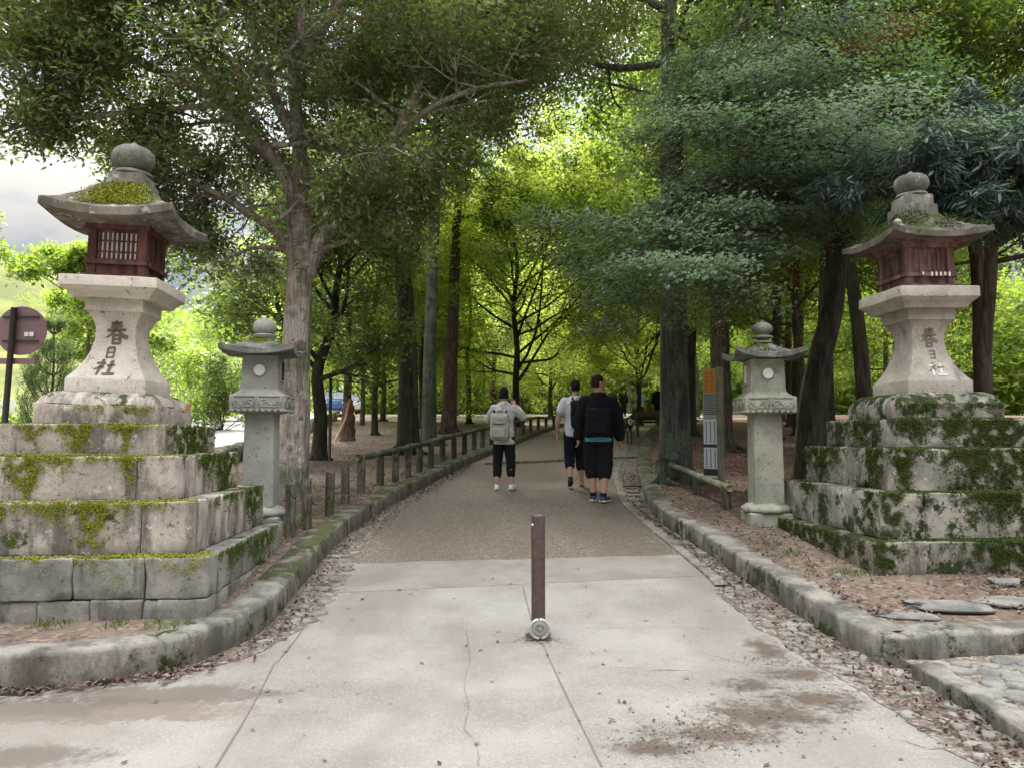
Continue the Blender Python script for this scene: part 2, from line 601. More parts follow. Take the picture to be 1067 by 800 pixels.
t = NT('bollard_paint')
o = t.sep()
c = t.mix(t.step(t.noise(35, 5, .6), .45, .7), (.060, .036, .034), (.095, .060, .056))
c = t.mix(t.step(t.math('ADD', t.noise(60, 4, .7), t.math('MULTIPLY', t.math('SUBTRACT', .12, o[2]), 2.0)), .72, .82), c, (.10, .05, .03))
M['bollard'] = t.principled(c, .38, t.bump(t.noise(160, 3), .08, .002), .0, .5)
M['galv'] = simple('galvanised_ring', (.30, .29, .27), (.52, .51, .48), 30, .5, .2, 80, .5)
M['darkmetal'] = simple('dark_pole_metal', (.025, .024, .024), (.045, .042, .04), 20, .5, .1, metal=.0, spec=.4)
M['signback'] = simple('faded_sign_back', (.17, .10, .115), (.215, .14, .15), 8, .5, .06, spec=.4)
M['white'] = simple('white_paint', (.62, .62, .6), (.72, .72, .7), 12, .6, .05)
M['log'] = bark_mat('grey_log', (.05, .04, .032), (.125, .10, .078), (.15, .14, .115), .3)
M['rail'] = bark_mat('mossy_rail', (.07, .065, .045), (.15, .145, .10), (.16, .18, .10), .5)
M['railR'] = bark_mat('pale_rail', (.2, .195, .14), (.33, .325, .25), None, .35)
M['cutwood'] = simple('cut_wood', (.22, .17, .12), (.32, .27, .2), 25, .9)
M['barkA'] = bark_mat('pale_scaly_bark', (.19, .16, .13), (.37, .33, .28), (.5, .46, .41), .12)
M['barkD'] = bark_mat('dark_bark', (.03, .026, .022), (.085, .074, .062), None, .35)
M['barkG'] = bark_mat('green_grey_bark', (.045, .05, .04), (.13, .138, .11), (.13, .16, .12), .5)
M['barkB'] = bark_mat('brown_bark', (.06, .043, .034), (.145, .11, .088), None, .1, 1.6)
M['barkR'] = bark_mat('reddish_bark', (.10, .055, .042), (.2, .13, .105), None, .1)

# --- ground materials
t = NT('forest_soil')
o = t.sep()
base = t.mix(t.step(t.noise(.55, 6, .62), .38, .66), (.088, .067, .052), (.165, .132, .105))
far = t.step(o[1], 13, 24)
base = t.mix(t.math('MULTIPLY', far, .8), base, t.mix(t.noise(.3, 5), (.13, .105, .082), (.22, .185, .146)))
right = t.math('MULTIPLY', t.step(o[0], 2.4, 3.6), t.step(o[1], 6.5, 9))
base = t.mix(t.math('MULTIPLY', right, .75), base, t.mix(t.noise(1.7, 5), (.055, .030, .024), (.135, .075, .058)))
lf = t.vor(26, 'F1', t.mapv((1, 1, .6)), 'Color')
lfv = t.sep(lf)[0]
base = t.mix(t.math('MULTIPLY', t.step(lfv, .35, .9), .55), base, t.ramp(t.sep(lf)[1], [(0, (.05, .028, .02)), (.5, (.19, .11, .075)), (1, (.36, .28, .2))]))
gr = t.step(t.noise(.8, 5, .6, t.mapv((1, 1, 1), loc=(3, 9, 1))), .60, .72)
base = t.mix(t.math('MULTIPLY', gr, .5), base, (.07, .09, .03))
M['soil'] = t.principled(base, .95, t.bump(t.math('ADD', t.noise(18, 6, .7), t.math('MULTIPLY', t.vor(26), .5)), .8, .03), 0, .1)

t = NT('worn_concrete')
o = t.sep()
base = t.mix(t.step(t.noise(1.1, 6, .6), .32, .68), (.17, .155, .130), (.268, .25, .217))
base = t.mix(t.math('MULTIPLY', t.step(t.noise(95, 3, .65), .45, .66), .5), base, (.33, .32, .295))
base = t.mix(t.math('MULTIPLY', t.step(t.noise(70, 3, .6, t.mapv((1, 1, 1), loc=(3, 3, 3))), .54, .70), .5), base, (.16, .15, .135))
base = t.mix(t.math('MULTIPLY', t.step(t.noise(.55, 4, .6, t.mapv((1.5, .6, 1), loc=(2, 2, 2))), .45, .68), .6), base, (.15, .136, .113))
base = t.mix(t.math('MULTIPLY', t.step(t.noise(3.4, 6, .72, t.mapv((1, 1, 1), loc=(8, 1, 3))), .56, .70), .35), base, (.185, .168, .145))
edge = t.noise(4.2, 7, .72, None, .6)
fine = t.noise(22, 5, .72)


def dirt(cx, cy, rx, ry, col, k=1.0, soft=.22, w=.62):
    global base
    b = t.blob(cx, cy, rx, ry)
    m = t.step(t.math('ADD', t.math('MULTIPLY', b, w), t.math('ADD', t.math('MULTIPLY', edge, .8), t.math('MULTIPLY', fine, .55))), .80, .80 + soft)
    m = t.math('MULTIPLY', m, t.step(b, .0, .12))
    base = t.mix(t.math('MULTIPLY', m, k), base, col)


for (px, py, rx, ry) in [(800, 745, .62, .36), (735, 765, .5, .24), (850, 728, .45, .28), (800, 678, .22, .5), (690, 780, .4, .15), (835, 703, .4, .24), (780, 715, .3, .2)]:
    g = gnd(px, py)
    dirt(g.x, g.y, rx, ry, (.075, .056, .038), .9, .3, .5)
sand = (.19, .157, .125)
brown = (.105, .080, .060)
for (px, py, rx, ry, c_, k_) in [(60, 740, 1.6, .28, brown, .9), (170, 725, 1.0, .3, brown, .85), (20, 790, .55, .2, brown, .85), (250, 680, .32, .5, sand, .9), (300, 640, .3, .6, brown, .8),
                                  (330, 605, .3, .9, sand, .8), (200, 740, .8, .2, sand, .7), (20, 760, .9, .3, sand, .5)]:
    g = gnd(px, py)
    dirt(g.x, g.y, rx, ry, c_, k_ * .85, .22, .55)
M['concrete'] = t.principled(base, .85, t.bump(t.math('ADD', t.noise(110, 4, .7), t.noise(9, 4)), .6, .008), 0, .25)

t = NT('ramp_concrete')
base = t.mix(t.step(t.noise(1.6, 6, .6), .35, .66), (.17, .153, .13), (.24, .22, .193))
base = t.mix(t.math('MULTIPLY', t.step(t.noise(120, 3), .5, .66), .5), base, (.16, .145, .12))
M['ramp'] = t.principled(base, .9, t.bump(t.noise(120, 4, .7), .3, .006), 0, .2)

t = NT('fine_gravel')
v = t.n('ShaderNodeTexVoronoi')
t.set(v.inputs['Vector'], t.pos)
v.inputs['Scale'].default_value = 92
peb = t.sep(v.outputs['Color'])
base = t.ramp(peb[0], [(0, (.082, .066, .050)), (.35, (.13, .108, .083)), (.7, (.18, .153, .12)), (1, (.28, .245, .2))])
o = t.sep()
lay = t.noise(.8, 6, .6, t.mapv((1.6, .5, 1)))
base = t.mix(t.math('MULTIPLY', t.step(lay, .42, .64), .55), base, (.12, .098, .073))
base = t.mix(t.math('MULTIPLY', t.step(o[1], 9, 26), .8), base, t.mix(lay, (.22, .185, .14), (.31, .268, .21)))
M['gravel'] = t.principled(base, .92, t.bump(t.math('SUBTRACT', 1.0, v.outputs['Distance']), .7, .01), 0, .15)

t = NT('gutter_soil')
base = t.mix(t.step(t.noise(4, 6, .65), .36, .66), (.095, .077, .062), (.19, .163, .133))
base = t.mix(t.step(t.noise(30, 4, .65), .5, .66), base, (.33, .285, .235))
M['guttersoil'] = t.principled(base, .95, t.bump(t.noise(40, 5, .7), .7, .015), 0, .1)
M['asphalt'] = simple('pale_asphalt', (.20, .19, .185), (.25, .237, .228), 2, .85, .2, 90)
M['lawn'] = simple('lawn_turf', (.07, .105, .02), (.13, .17, .035), .6, .95, .6, 20, bdist=.05)
t = NT('hill_grass')
o = t.sep()
base = t.mix(t.step(t.noise(.035, 7, .65), .40, .60), (.075, .09, .022), (.13, .138, .036))
base = t.mix(t.math('MULTIPLY', t.step(t.noise(.16, 5, .6), .54, .66), .6), base, (.055, .08, .02))
M['hill'] = t.principled(base, .95, t.bump(t.noise(.4, 5), .4, .6), 0, .1)

# --- leaves
M['leafA'] = leaf_mat('dark_oak_leaves', [(.06, .092, .036), (.085, .13, .05), (.12, .17, .07), (.165, .20, .10), (.17, .145, .07)], .5, .28, .5)
M['leafMaple'] = leaf_mat('blue_green_maple_leaves', [(.11, .16, .09), (.145, .205, .12), (.185, .25, .155), (.23, .29, .2)], .52, .45, .4, (1.1, 1.5, .8))
M['leafLance'] = leaf_mat('lance_leaves', [(.04, .075, .058), (.065, .105, .083), (.10, .145, .118)], .25, .4, .45, (1.0, 1.4, .8))
M['leafYellow'] = leaf_mat('yellow_green_leaves', [(.30, .37, .115), (.39, .46, .16), (.48, .53, .22), (.56, .59, .29)], .6, .5, .25, (1.5, 1.6, .6))
M['leafMid'] = leaf_mat('mid_green_leaves', [(.13, .19, .045), (.17, .24, .055), (.22, .30, .07), (.28, .35, .10)], .55, .5, .25)
M['leafDark'] = leaf_mat('deep_green_leaves', [(.075, .115, .04), (.10, .145, .052), (.135, .185, .07), (.165, .21, .09)], .52, .5, .3)
M['leafFresh'] = leaf_mat('fresh_green_leaves', [(.14, .22, .05), (.19, .28, .065), (.25, .34, .09), (.30, .38, .13)], .55, .5, .3)
M['leafPine'] = leaf_mat('pine_needles', [(.10, .15, .075), (.13, .19, .095), (.17, .22, .12)], .35, .6, .2)
M['leafRust'] = leaf_mat('rusty_leaves', [(.17, .085, .045), (.22, .12, .06), (.13, .10, .04)], .35, .6, .2)
M['litter'] = leaf_mat('fallen_leaf_litter', [(.045, .028, .020), (.08, .05, .037), (.12, .078, .056), (.17, .12, .088), (.26, .2, .15)], .05, .8, .15)
M['grassblade'] = leaf_mat('grass_blades', [(.05, .085, .015), (.085, .13, .022), (.13, .18, .035)], .3, .6, .2)

# ------------------------------------------------------------------ kerb lines (world points on the ground)
KL = [(-14, 3.95), (-7, 4.05), (-4, 4.12)] + [tuple(gnd(*p)[:2]) for p in [(0, 721), (76, 716), (170, 703), (238, 677), (280, 652), (320, 605), (354, 566), (390, 539), (435, 512), (491, 483), (540, 462), (575, 448), (600, 440)]]
KR = [(14, 5.4), (7, 5.0), (4.2, 4.78)] + [tuple(gnd(*p)[:2]) for p in [(1067, 690), (985, 692), (936, 697), (915, 692), (884, 675), (834, 645), (774, 605), (734, 575), (684, 540), (668, 510), (664, 490), (668, 470), (676, 452), (690, 441), (720, 434)]]


def resample(P, d):
    P = smooth_path([(*p, 0) for p in P], 8)
    s = np.concatenate([[0], np.cumsum(np.linalg.norm(np.diff(P, axis=0), axis=1))])
    n = max(2, int(s[-1] / d))
    u = np.linspace(0, s[-1], n)
    return np.stack([np.interp(u, s, P[:, k]) for k in range(3)], 1), u


KLs, KLu = resample(KL, .06)
KRs, KRu = resample(KR, .06)
CORR = np.concatenate([KLs[:, :2], KRs[::-1, :2], [(14, -20), (-14, -20)]])


def in_corridor(X, Y):
    inside = np.zeros(X.shape, bool)
    P = CORR
    j = len(P) - 1
    for i in range(len(P)):
        xi, yi, xj, yj = P[i][0], P[i][1], P[j][0], P[j][1]
        if yi != yj:
            c = ((yi > Y) != (yj > Y)) & (X < (xj - xi) * (Y - yi) / (yj - yi) + xi)
            inside ^= c
        j = i
    return inside


KALL = np.concatenate([KLs[::3, :2], KRs[::3, :2]])


def kerb_dist(X, Y):
    out = np.full(X.shape, 9.0)
    f = (Y < 46) & (np.abs(X) < 13)
    x, y = X[f], Y[f]
    d = np.full(x.shape, 9.0)
    for i in range(0, len(KALL), 64):
        k = KALL[i:i + 64]
        d = np.minimum(d, np.sqrt(((x[:, None] - k[None, :, 0]) ** 2 + (y[:, None] - k[None, :, 1]) ** 2)).min(1))
    out[f] = d
    return out


def rise(X, Y):
    """soil beside the path stands this much above it"""
    ins = in_corridor(X, Y)
    d = kerb_dist(X, Y)
    s = np.clip((d - .06) / .08, 0, 1)
    s = s * s * (3 - 2 * s)
    amt = np.where(Y < 9, .185, np.interp(Y, [9, 16, 40, 60], [.185, .13, .08, .0]))
    return np.where(ins, -.03, -.03 + s * (amt + .03))


def soil(x, y):
    X, Y = np.array([float(x)]), np.array([float(y)])
    return float(h(y) + rise(X, Y)[0])


# terrain
gx = np.concatenate([-np.geomspace(7.2, 420, 60)[::-1], np.linspace(-7, 8, 200), np.geomspace(8.2, 420, 60)])
gy = np.concatenate([np.linspace(-30, 2, 12), np.linspace(2.2, 15, 170), np.linspace(15.15, 46, 110), np.geomspace(47, 560, 50)])
GX, GY = np.meshgrid(gx, gy)
GZ = h(GY) + rise(GX, GY)
ins = in_corridor(GX, GY)
nz = np.array([[noise.noise(Vector((x * .9, y * .9, 0))) * .02 + noise.noise(Vector((x * .25, y * .25, 5))) * .05 * min(1, max(0, (y - 6) / 8)) for x in gx] for y in gy])
GZ = GZ + np.where(ins, 0, nz * np.clip((kerb_dist(GX, GY) - .1) / .5, 0, 1))
ny_, nx_ = GX.shape
ii = np.arange(ny_ - 1)[:, None] * nx_ + np.arange(nx_ - 1)[None, :]
q = np.stack([ii, ii + 1, ii + nx_ + 1, ii + nx_], -1).reshape(-1, 4)
tag(link('ground', mesh_np('ground', np.stack([GX, GY, GZ], -1).reshape(-1, 3), q), M['soil'], None, True), kind='structure')


# sheets laid on the path corridor
def kx(K, y):
    """x of a kerb line where it runs away from the camera"""
    return np.interp(y, K[:, 1], K[:, 0])


KLy = KLs[KLs[:, 1] > 4.13]
KLy = KLy[np.argsort(KLy[:, 1])]
_k0 = int(np.argmin(np.where((KRs[:, 0] < 2.6) & (KRs[:, 1] < 6), KRs[:, 1], 99)))
KRy = KRs[_k0:]
KRy = KRy[np.argsort(KRy[:, 1])]


def xl(y): return np.where(y < 4.13, -14.0, kx(KLy, y)) - .07
def xr(y): return np.where(y < KRy[0, 1], 14.0, kx(KRy, y)) + .07


def sheet(name, ys_fn0, ys_fn1, ny, nx, m, dz, lx=xl, rx=xr):
    """rows between two curves y0(s), y1(s), s in 0..1 across the corridor"""
    V = []
    for j in range(ny + 1):
        v = j / ny
        for i in range(nx + 1):
            u = i / nx
            y = ys_fn0(u) * (1 - v) + ys_fn1(u) * v
            a, b = float(lx(np.array(y))), float(rx(np.array(y)))
            x = a + (b - a) * u
            V.append((x, y, float(h(y)) + dz))
    n1 = nx + 1
    q = [(j * n1 + i, j * n1 + i + 1, (j + 1) * n1 + i + 1, (j + 1) * n1 + i) for j in range(ny) for i in range(nx)]
    return tag(link(name, mesh_np(name, V, q), m, None, True), kind='structure')


yA0, yA1 = gnd(343, 620).y, gnd(722, 598).y
yB0, yB1 = gnd(350, 588).y, gnd(715, 577).y
jit = lambda u, s, a: a * noise.noise(Vector((u * 9, s, 0))) + a * .5 * noise.noise(Vector((u * 31, s, 3)))
sheet('concrete_apron', lambda u: -6.0, lambda u: 4.08, 60, 60, M['concrete'], .004)
sheet('concrete_apron_upper', lambda u: 4.08, lambda u: yA0 + (yA1 - yA0) * u, 40, 40, M['concrete'], .004,
      lx=lambda y: xl(np.maximum(y, 4.2)), rx=lambda y: np.where(y < KRy[0, 1], 4.2, kx(KRy, np.maximum(y, KRy[0, 1]))) + .07)
sheet('concrete_ramp', lambda u: yA0 + (yA1 - yA0) * u + .01, lambda u: yB0 + (yB1 - yB0) * u + jit(u, 1, .05), 12, 60, M['ramp'], .003)
sheet('gravel_path', lambda u: yB0 + (yB1 - yB0) * u - .03, lambda u: 36.5, 260, 24, M['gravel'], .0015)
# the pale clearing where the path opens out
V = []
for j in range(31):
    y = 36.0 + j * 1.3
    for i in range(21):
        u = i / 20
        a = float(np.interp(y, [36, 45, 75], [2.6, 3.2, 4.5])) - jit(y, 4, .8)
        b = float(np.interp(y, [36, 45, 75], [7.6, 11.5, 17])) + jit(y, 6, .8)
        V.append((a + (b - a) * u, y, float(h(y)) + .10))
q = [(j * 21 + i, j * 21 + i + 1, (j + 1) * 21 + i + 1, (j + 1) * 21 + i) for j in range(30) for i in range(20)]
tag(link('path_clearing', mesh_np('path_clearing', V, q), M['gravel'], None, True), kind='structure')


# kerbs: rows of separate stones
def kerb(name, P, U, mfn, outward, hgt, wid, seed, u0, u1, stone_len=(.8, 1.5)):
    rng = random.Random(seed)
    mats = []
    mb = MB()
    fm = []
    u = u0
    prof_n = 9
    while u < u1:
        L = rng.uniform(*stone_len)
        e = min(u1, u + L)
        ns = max(3, int((e - u) / .07))
        dh, dw, off = rng.uniform(-.008, .008), rng.uniform(-.012, .012), rng.uniform(-.006, .006)
        V, Fc = [], []
        sd = rng.uniform(0, 99)
        for i in range(ns + 1):
            s = u + .004 + (e - u - .008) * i / ns
            x, y = np.interp(s, U, P[:, 0]), np.interp(s, U, P[:, 1])
            x2, y2 = np.interp(s + .05, U, P[:, 0]), np.interp(s + .05, U, P[:, 1])
            x1, y1 = np.interp(s - .05, U, P[:, 0]), np.interp(s - .05, U, P[:, 1])
            tx, ty = x2 - x1, y2 - y1
            l = math.hypot(tx, ty) or 1
            nx_, ny_ = -ty / l * outward, tx / l * outward
            z0 = float(h(y))
            hh = hgt(y) + dh
            ww = wid(y) + dw
            endk = .012 if i in (0, ns) else 0
            pr = [(0.0, -.05), (-.002, hh * .35), (.0, hh - .03), (.008, hh - .010), (.028, hh - endk), (ww * .5, hh + .004 - endk), (ww - .03, hh - .002 - endk), (ww - .004, hh - .03), (ww, -.05)]
            for (a, z) in pr:
                p = Vector((x + nx_ * (a + off), y + ny_ * (a + off), z0 + z))
                nn = noise.noise(p * 6 + Vector((sd, 0, 0))) * .007 + noise.noise(p * 17) * .004
                V.append(p + Vector((nx_ * -nn, ny_ * -nn, nn * .7)))
        for i in range(ns):
            for k in range(prof_n - 1):
                Fc.append((i * prof_n + k, i * prof_n + k + 1, (i + 1) * prof_n + k + 1, (i + 1) * prof_n + k))
        Fc.append(tuple(reversed(range(prof_n))))
        Fc.append(tuple(range(ns * prof_n, (ns + 1) * prof_n)))
        mb.add(V, Fc)
        k = mfn(np.interp((u + e) / 2, U, P[:, 1]), np.interp((u + e) / 2, U, P[:, 0]))
        fm += [k] * len(Fc)
        u = e
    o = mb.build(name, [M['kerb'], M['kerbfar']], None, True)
    o.data.polygons.foreach_set('material_index', np.array(fm, dtype=np.int32))
    return tag(o, kind='structure')


kh = lambda y: float(np.interp(y, [4, 8, 16, 40], [.20, .19, .17, .13]))
kw = lambda y: float(np.interp(y, [4, 6, 9, 40], [.26, .27, .26, .25]))
kerb('path_kerb', KLs, KLu, lambda y, x: 1 if y > 6.4 else 0, 1, kh, kw, 3, 3.0, KLu[-1])
kerb('roadside_kerb', KRs, KRu, lambda y, x: 1 if y > 9.5 else 0, -1, kh, kw, 5, 5.0, KRu[-1])

# pale drain edge beside the gravel, and the gutter's flat stones
SP = [tuple(gnd(*p)[:2]) for p in [(752, 612), (735, 595), (680, 550), (652, 525), (645, 508), (642, 492), (650, 474), (660, 450), (668, 439)]]
SPs, SPu = resample(SP, .08)
mb = MB()
u = 0
rng = random.Random(4)
while u < SPu[-1] - .1:
    e = min(SPu[-1], u + rng.uniform(.5, .75))
    ns = 5
    V, Fc = [], []
    for i in range(ns + 1):
        s = u + .006 + (e - u - .012) * i / ns
        c = np.array([np.interp(s, SPu, SPs[:, k]) for k in range(2)])
        d = unit(np.array([np.interp(s + .05, SPu, SPs[:, k]) - np.interp(s - .05, SPu, SPs[:, k]) for k in range(2)]))
        nrm = np.array([-d[1], d[0]])
        for a, z in ((-.055, -.01), (-.05, .022), (.05, .022), (.055, -.01)):
            V.append((c[0] + nrm[0] * a, c[1] + nrm[1] * a, float(h(c[1])) + z))
    for i in range(ns):
        for k in range(3):
            Fc.append((i * 4 + k, (i + 1) * 4 + k, (i + 1) * 4 + k + 1, i * 4 + k + 1))
    mb.add(V, Fc)
    u = e
tag(mb.build('drain_edge_path_strip', M['flag']), kind='structure')


def flat_stone(mb, cx, cy, r, asp, ang, z, th, rng):
    n = 9
    V, Fc = [], []
    ph = rng.uniform(0, 6)
    rad = [r * (1 + .16 * math.sin(2 * k + ph) + rng.uniform(-.14, .14)) for k in range(n)]
    pts = []
    for k in range(n):
        t = 2 * math.pi * k / n
        a, b = rad[k] * math.cos(t) * asp, rad[k] * math.sin(t)
        pts.append((a * math.cos(ang) - b * math.sin(ang), a * math.sin(ang) + b * math.cos(ang)))
    tl = (rng.uniform(-.04, .04), rng.uniform(-.04, .04))
    for k_, (sc_, zz) in enumerate(((1.0, -.02), (1.0, th * .6), (.90, th), (.5, th * 1.12))):
        for (a, b) in pts:
            V.append((cx + a * sc_, cy + b * sc_, z + zz + (a * tl[0] + b * tl[1]) * sc_ + rng.uniform(-.002, .002)))
    for j in range(3):
        for k in range(n):
            k2 = (k + 1) % n
            Fc.append((j * n + k, j * n + k2, (j + 1) * n + k2, (j + 1) * n + k))
    Fc.append(tuple(range(3 * n, 4 * n)))
    mb.add(V, Fc)


# gutter bed: soil strip under the stones
def strip_sheet(name, fa, fb, y0, y1, n, m, dz):
    dz = .0072
    V, q = [], []
    for j in range(n + 1):
        y = y0 + (y1 - y0) * j / n
        a, b = fa(y), fb(y)
        for i in range(7):
            x = a + (b - a) * i / 6
            V.append((x, y, float(h(y)) + dz + .0015 * noise.noise(Vector((x * 9, y * 9, 0)))))
    q = [(j * 7 + i, j * 7 + i + 1, (j + 1) * 7 + i + 1, (j + 1) * 7 + i) for j in range(n) for i in range(6)]
    return tag(link(name, mesh_np(name, V, q), m, None, True), kind='structure')


SPy = SPs[np.argsort(SPs[:, 1])]
gl = lambda y: float(np.interp(y, [3.2, 4.4, 5.0, 6.0], [1.95, 1.86, 1.78, 1.66])) + .05 * noise.noise(Vector((y * 4, 0, 1))) + .03 * noise.noise(Vector((y * 19, 0, 1))) if y < 6.3 else float(kx(SPy, y)) + .02
strip_sheet('gutter', lambda y: gl(y), lambda y: float(xr(np.array(y))) - .02 if y > 4.55 else 2.3, 3.0, 4.5, 30, M['guttersoil'], .012)
strip_sheet('gutter_upper', lambda y: gl(y), lambda y: float(xr(np.array(y))) - .02, 4.5, 24, 420, M['guttersoil'], .012)
strip_sheet('path_gutter', lambda y: float(xl(np.array(y))) + .05, lambda y: float(xl(np.array(y))) + .05 + float(np.interp(y, [4.3, 5.5, 7, 10, 16], [.18, .30, .30, .2, .08])) + .06 * noise.noise(Vector((y * 3, 0, 8))), 4.4, 16, 120, M['guttersoil'], .010)

mb = MB()
rng = random.Random(11)
y = 4.45
while y < 12:
    a, b = gl(y) + .05, float(xr(np.array(y))) - .11
    if y > 7.2:
        L = rng.uniform(.3, .5)
        mb.rough_box(a + .03, b, y, y + L - .02, float(h(y + L / 2)) - .04, float(h(y + L / 2)) + .024, .01, .005, rng.random() * 50, .12)
        y += L
    else:
        x = a
        while x < b - .03:
            r = rng.uniform(.035, .07)
            if rng.random() < .86: flat_stone(mb, x + r, y + rng.uniform(-.02, .02), r, rng.uniform(.9, 1.35), rng.uniform(0, 3), float(h(y)) + .006, rng.uniform(.008, .016), rng)
            x += r * 2.1
        y += .105
y = 3.1
while y < 4.4:
    for x in np.arange(1.98, 2.3, .10):
        if rng.random() < .45: flat_stone(mb, x + rng.uniform(-.03, .03), y + rng.uniform(-.04, .04), rng.uniform(.025, .055), rng.uniform(1, 1.7), rng.uniform(0, 3), .010, rng.uniform(.006, .02), rng)
    y += .1
y = 4.9
while y < 12:   # pale flat stones against the left kerb
    x = float(xl(np.array(y))) + .10 + (.12 if y < 7 else .06)
    for k in range(2 if y < 8 else 1):
        if rng.random() < .7: flat_stone(mb, x + k * .13 + rng.uniform(-.03, .03), y, rng.uniform(.05, .085), rng.uniform(.8, 1.2), rng.uniform(0, 3), float(h(y)) + .006, rng.uniform(.008, .014), rng)
    y += .15
tag(mb.build('gutter_flagstones_path_surface', M['flag'], None, True), kind='structure')

# cobbled corner right of the gutter with its edge stones
mb = MB()
rng = random.Random(21)
for yy in np.arange(3.0, 4.75, .115):
    for xx in np.arange(2.40, 5.0, .125):
        x, y = xx + rng.uniform(-.03, .03) + (.06 if int(yy * 10) % 2 else 0), yy + rng.uniform(-.03, .03)
        if y < 4.42 + (x - 2.3) * .17: flat_stone(mb, x, y, rng.uniform(.05, .075), rng.uniform(.95, 1.35), rng.uniform(0, 3), .055, rng.uniform(.012, .03), rng)
tag(mb.build('cobbled_path_corner', M['cobble'], None, True), kind='structure')
V, q = [], []
for j in range(21):
    for i in range(21):
        x, y = 2.3 + i * .2, 2.9 + j * .1
        V.append((x, min(y, 4.5 + (x - 2.3) * .17), .065 + .01 * noise.noise(Vector((x * 5, y * 5, 0)))))
q = [(j * 21 + i, j * 21 + i + 1, (j + 1) * 21 + i + 1, (j + 1) * 21 + i) for j in range(20) for i in range(20)]
tag(link('cobble_bed_ground', mesh_np('cobble_bed', V, q), M['guttersoil'], None, True), kind='structure')
mb = MB()
y = 2.9
while y < 4.35:
    L = rng.uniform(.22, .4)
    x0 = 2.26 + rng.uniform(-.02, .02) - max(0, y - 4.0) * .1
    mb.rough_box(x0, x0 + .15, y, min(y + L - .012, 4.42), -.05, .10 + rng.uniform(-.012, .012), .02, .012, rng.random() * 50, .06)
    y += L
tag(mb.build('cobble_kerb', M['kerb'], None, True), kind='structure')


# joints and cracks in the concrete: thin dark filled grooves
def groove(px_pts, w0, w1, jitter=0.0):
    P = [gnd(*p) for p in px_pts]
    S = smooth_path(P, 6) if len(P) > 2 else np.array([np.array(P[0]) + (np.array(P[1]) - np.array(P[0])) * t for t in np.linspace(0, 1, 24)])
    V, Fc = [], []
    n = len(S)
    for i in range(n):
        d = S[min(i + 1, n - 1)] - S[max(i - 1, 0)]
        nr = np.array([-d[1], d[0]])
        nr = nr / (np.linalg.norm(nr) + 1e-9)
        w = (w0 + (w1 - w0) * i / n) * random.uniform(.6, 1.2)
        c = S[i][:2] + nr * random.uniform(-jitter, jitter)
        z = float(h(c[1])) + .008
        V += [(c[0] - nr[0] * w / 2, c[1] - nr[1] * w / 2, z), (c[0] + nr[0] * w / 2, c[1] + nr[1] * w / 2, z)]
    for i in range(n - 1): Fc.append((2 * i, 2 * i + 1, 2 * i + 3, 2 * i + 2))
    GR.add(V, Fc)


GR = MB()
groove([(287, 690), (262, 738), (225, 800)], .007, .010, .002)
groove([(545, 612), (552, 640), (560, 668)], .008, .010, .001)
groove([(566, 672), (595, 735), (627, 800)], .007, .009, .001)
groove([(490, 690), (483, 715), (489, 735), (484, 760), (497, 775), (499, 800)], .002, .0035, .006)
groove([(486, 655), (490, 690)], .002, .004, .003)
groove([(215, 735), (245, 730), (275, 722)], .004, .003, .003)
groove([(345, 622), (320, 650), (288, 692)], .007, .007, .003)
groove([(940, 772), (968, 781), (1000, 779)], .006, .004, .004)
groove([(610, 655), (700, 654), (790, 657)], .003, .002, .003)
groove([(500, 486), (540, 480), (580, 477), (625, 476), (672, 478)], .035, .04, .004)
tag(GR.build('pavement_joints_path_surface', simple('groove_dirt', (.10, .088, .075), (.17, .15, .13), 30, .95)), kind='structure')

# road, lawn and hill to the left
def quad_strip(name, A, B, m, dz, kind='structure', n=40):
    V, q = [], []
    for j in range(n + 1):
        t_ = j / n
        a = np.array([np.interp(t_, np.linspace(0, 1, len(A)), [p[k] for p in A]) for k in range(2)])
        b = np.array([np.interp(t_, np.linspace(0, 1, len(B)), [p[k] for p in B]) for k in range(2)])
        for i in range(13):
            c = a + (b - a) * i / 12
            V.append((c[0], c[1], float(h(c[1])) + dz))
    q = [(j * 13 + i, j * 13 + i + 1, (j + 1) * 13 + i + 1, (j + 1) * 13 + i) for j in range(n) for i in range(12)]
    return tag(link(name, mesh_np(name, V, q), m, None, True), kind=kind)


RR = [(-5.6, 13.0), (-5.9, 17), (-6.6, 22), (-7.8, 29), (-9.4, 38.5), (-14, 62), (-20, 95)]
RL_ = [(-14.5, 13.0), (-14.2, 18), (-14.2, 24), (-15.3, 31), (-16.5, 40), (-21, 64), (-28, 97)]
quad_strip('road', RL_, RR, M['asphalt'], .14, n=80)
quad_strip('lawn', [(-140, 8), (-140, 30), (-140, 60), (-150, 130)], [(-14.6, 8), (-14.5, 25), (-17, 42), (-34, 130)], M['lawn'], .19, n=60)

V = []
for j in range(41):
    for i in range(121):
        x = -420 + i * 5.5
        y = 150 + j * 9
        u = (y - 150) / 360
        crest = float(np.interp(x, [-420, -330, -290, -255, -225, -180, -120, -60, 0, 240], [90, 93, 93, 90, 84, 66, 45, 34, 28, 25]))
        z = 4.5 + crest * (math.sin(min(1, u * 1.25) * math.pi / 2) ** 1.1) + 2.0 * noise.noise(Vector((x * .012, y * .012, 0)))
        V.append((x, y, z))
q = [(j * 121 + i, j * 121 + i + 1, (j + 1) * 121 + i + 1, (j + 1) * 121 + i) for j in range(40) for i in range(120)]
tag(link('hill', mesh_np('hill', V, q), M['hill'], None, True), kind='structure')
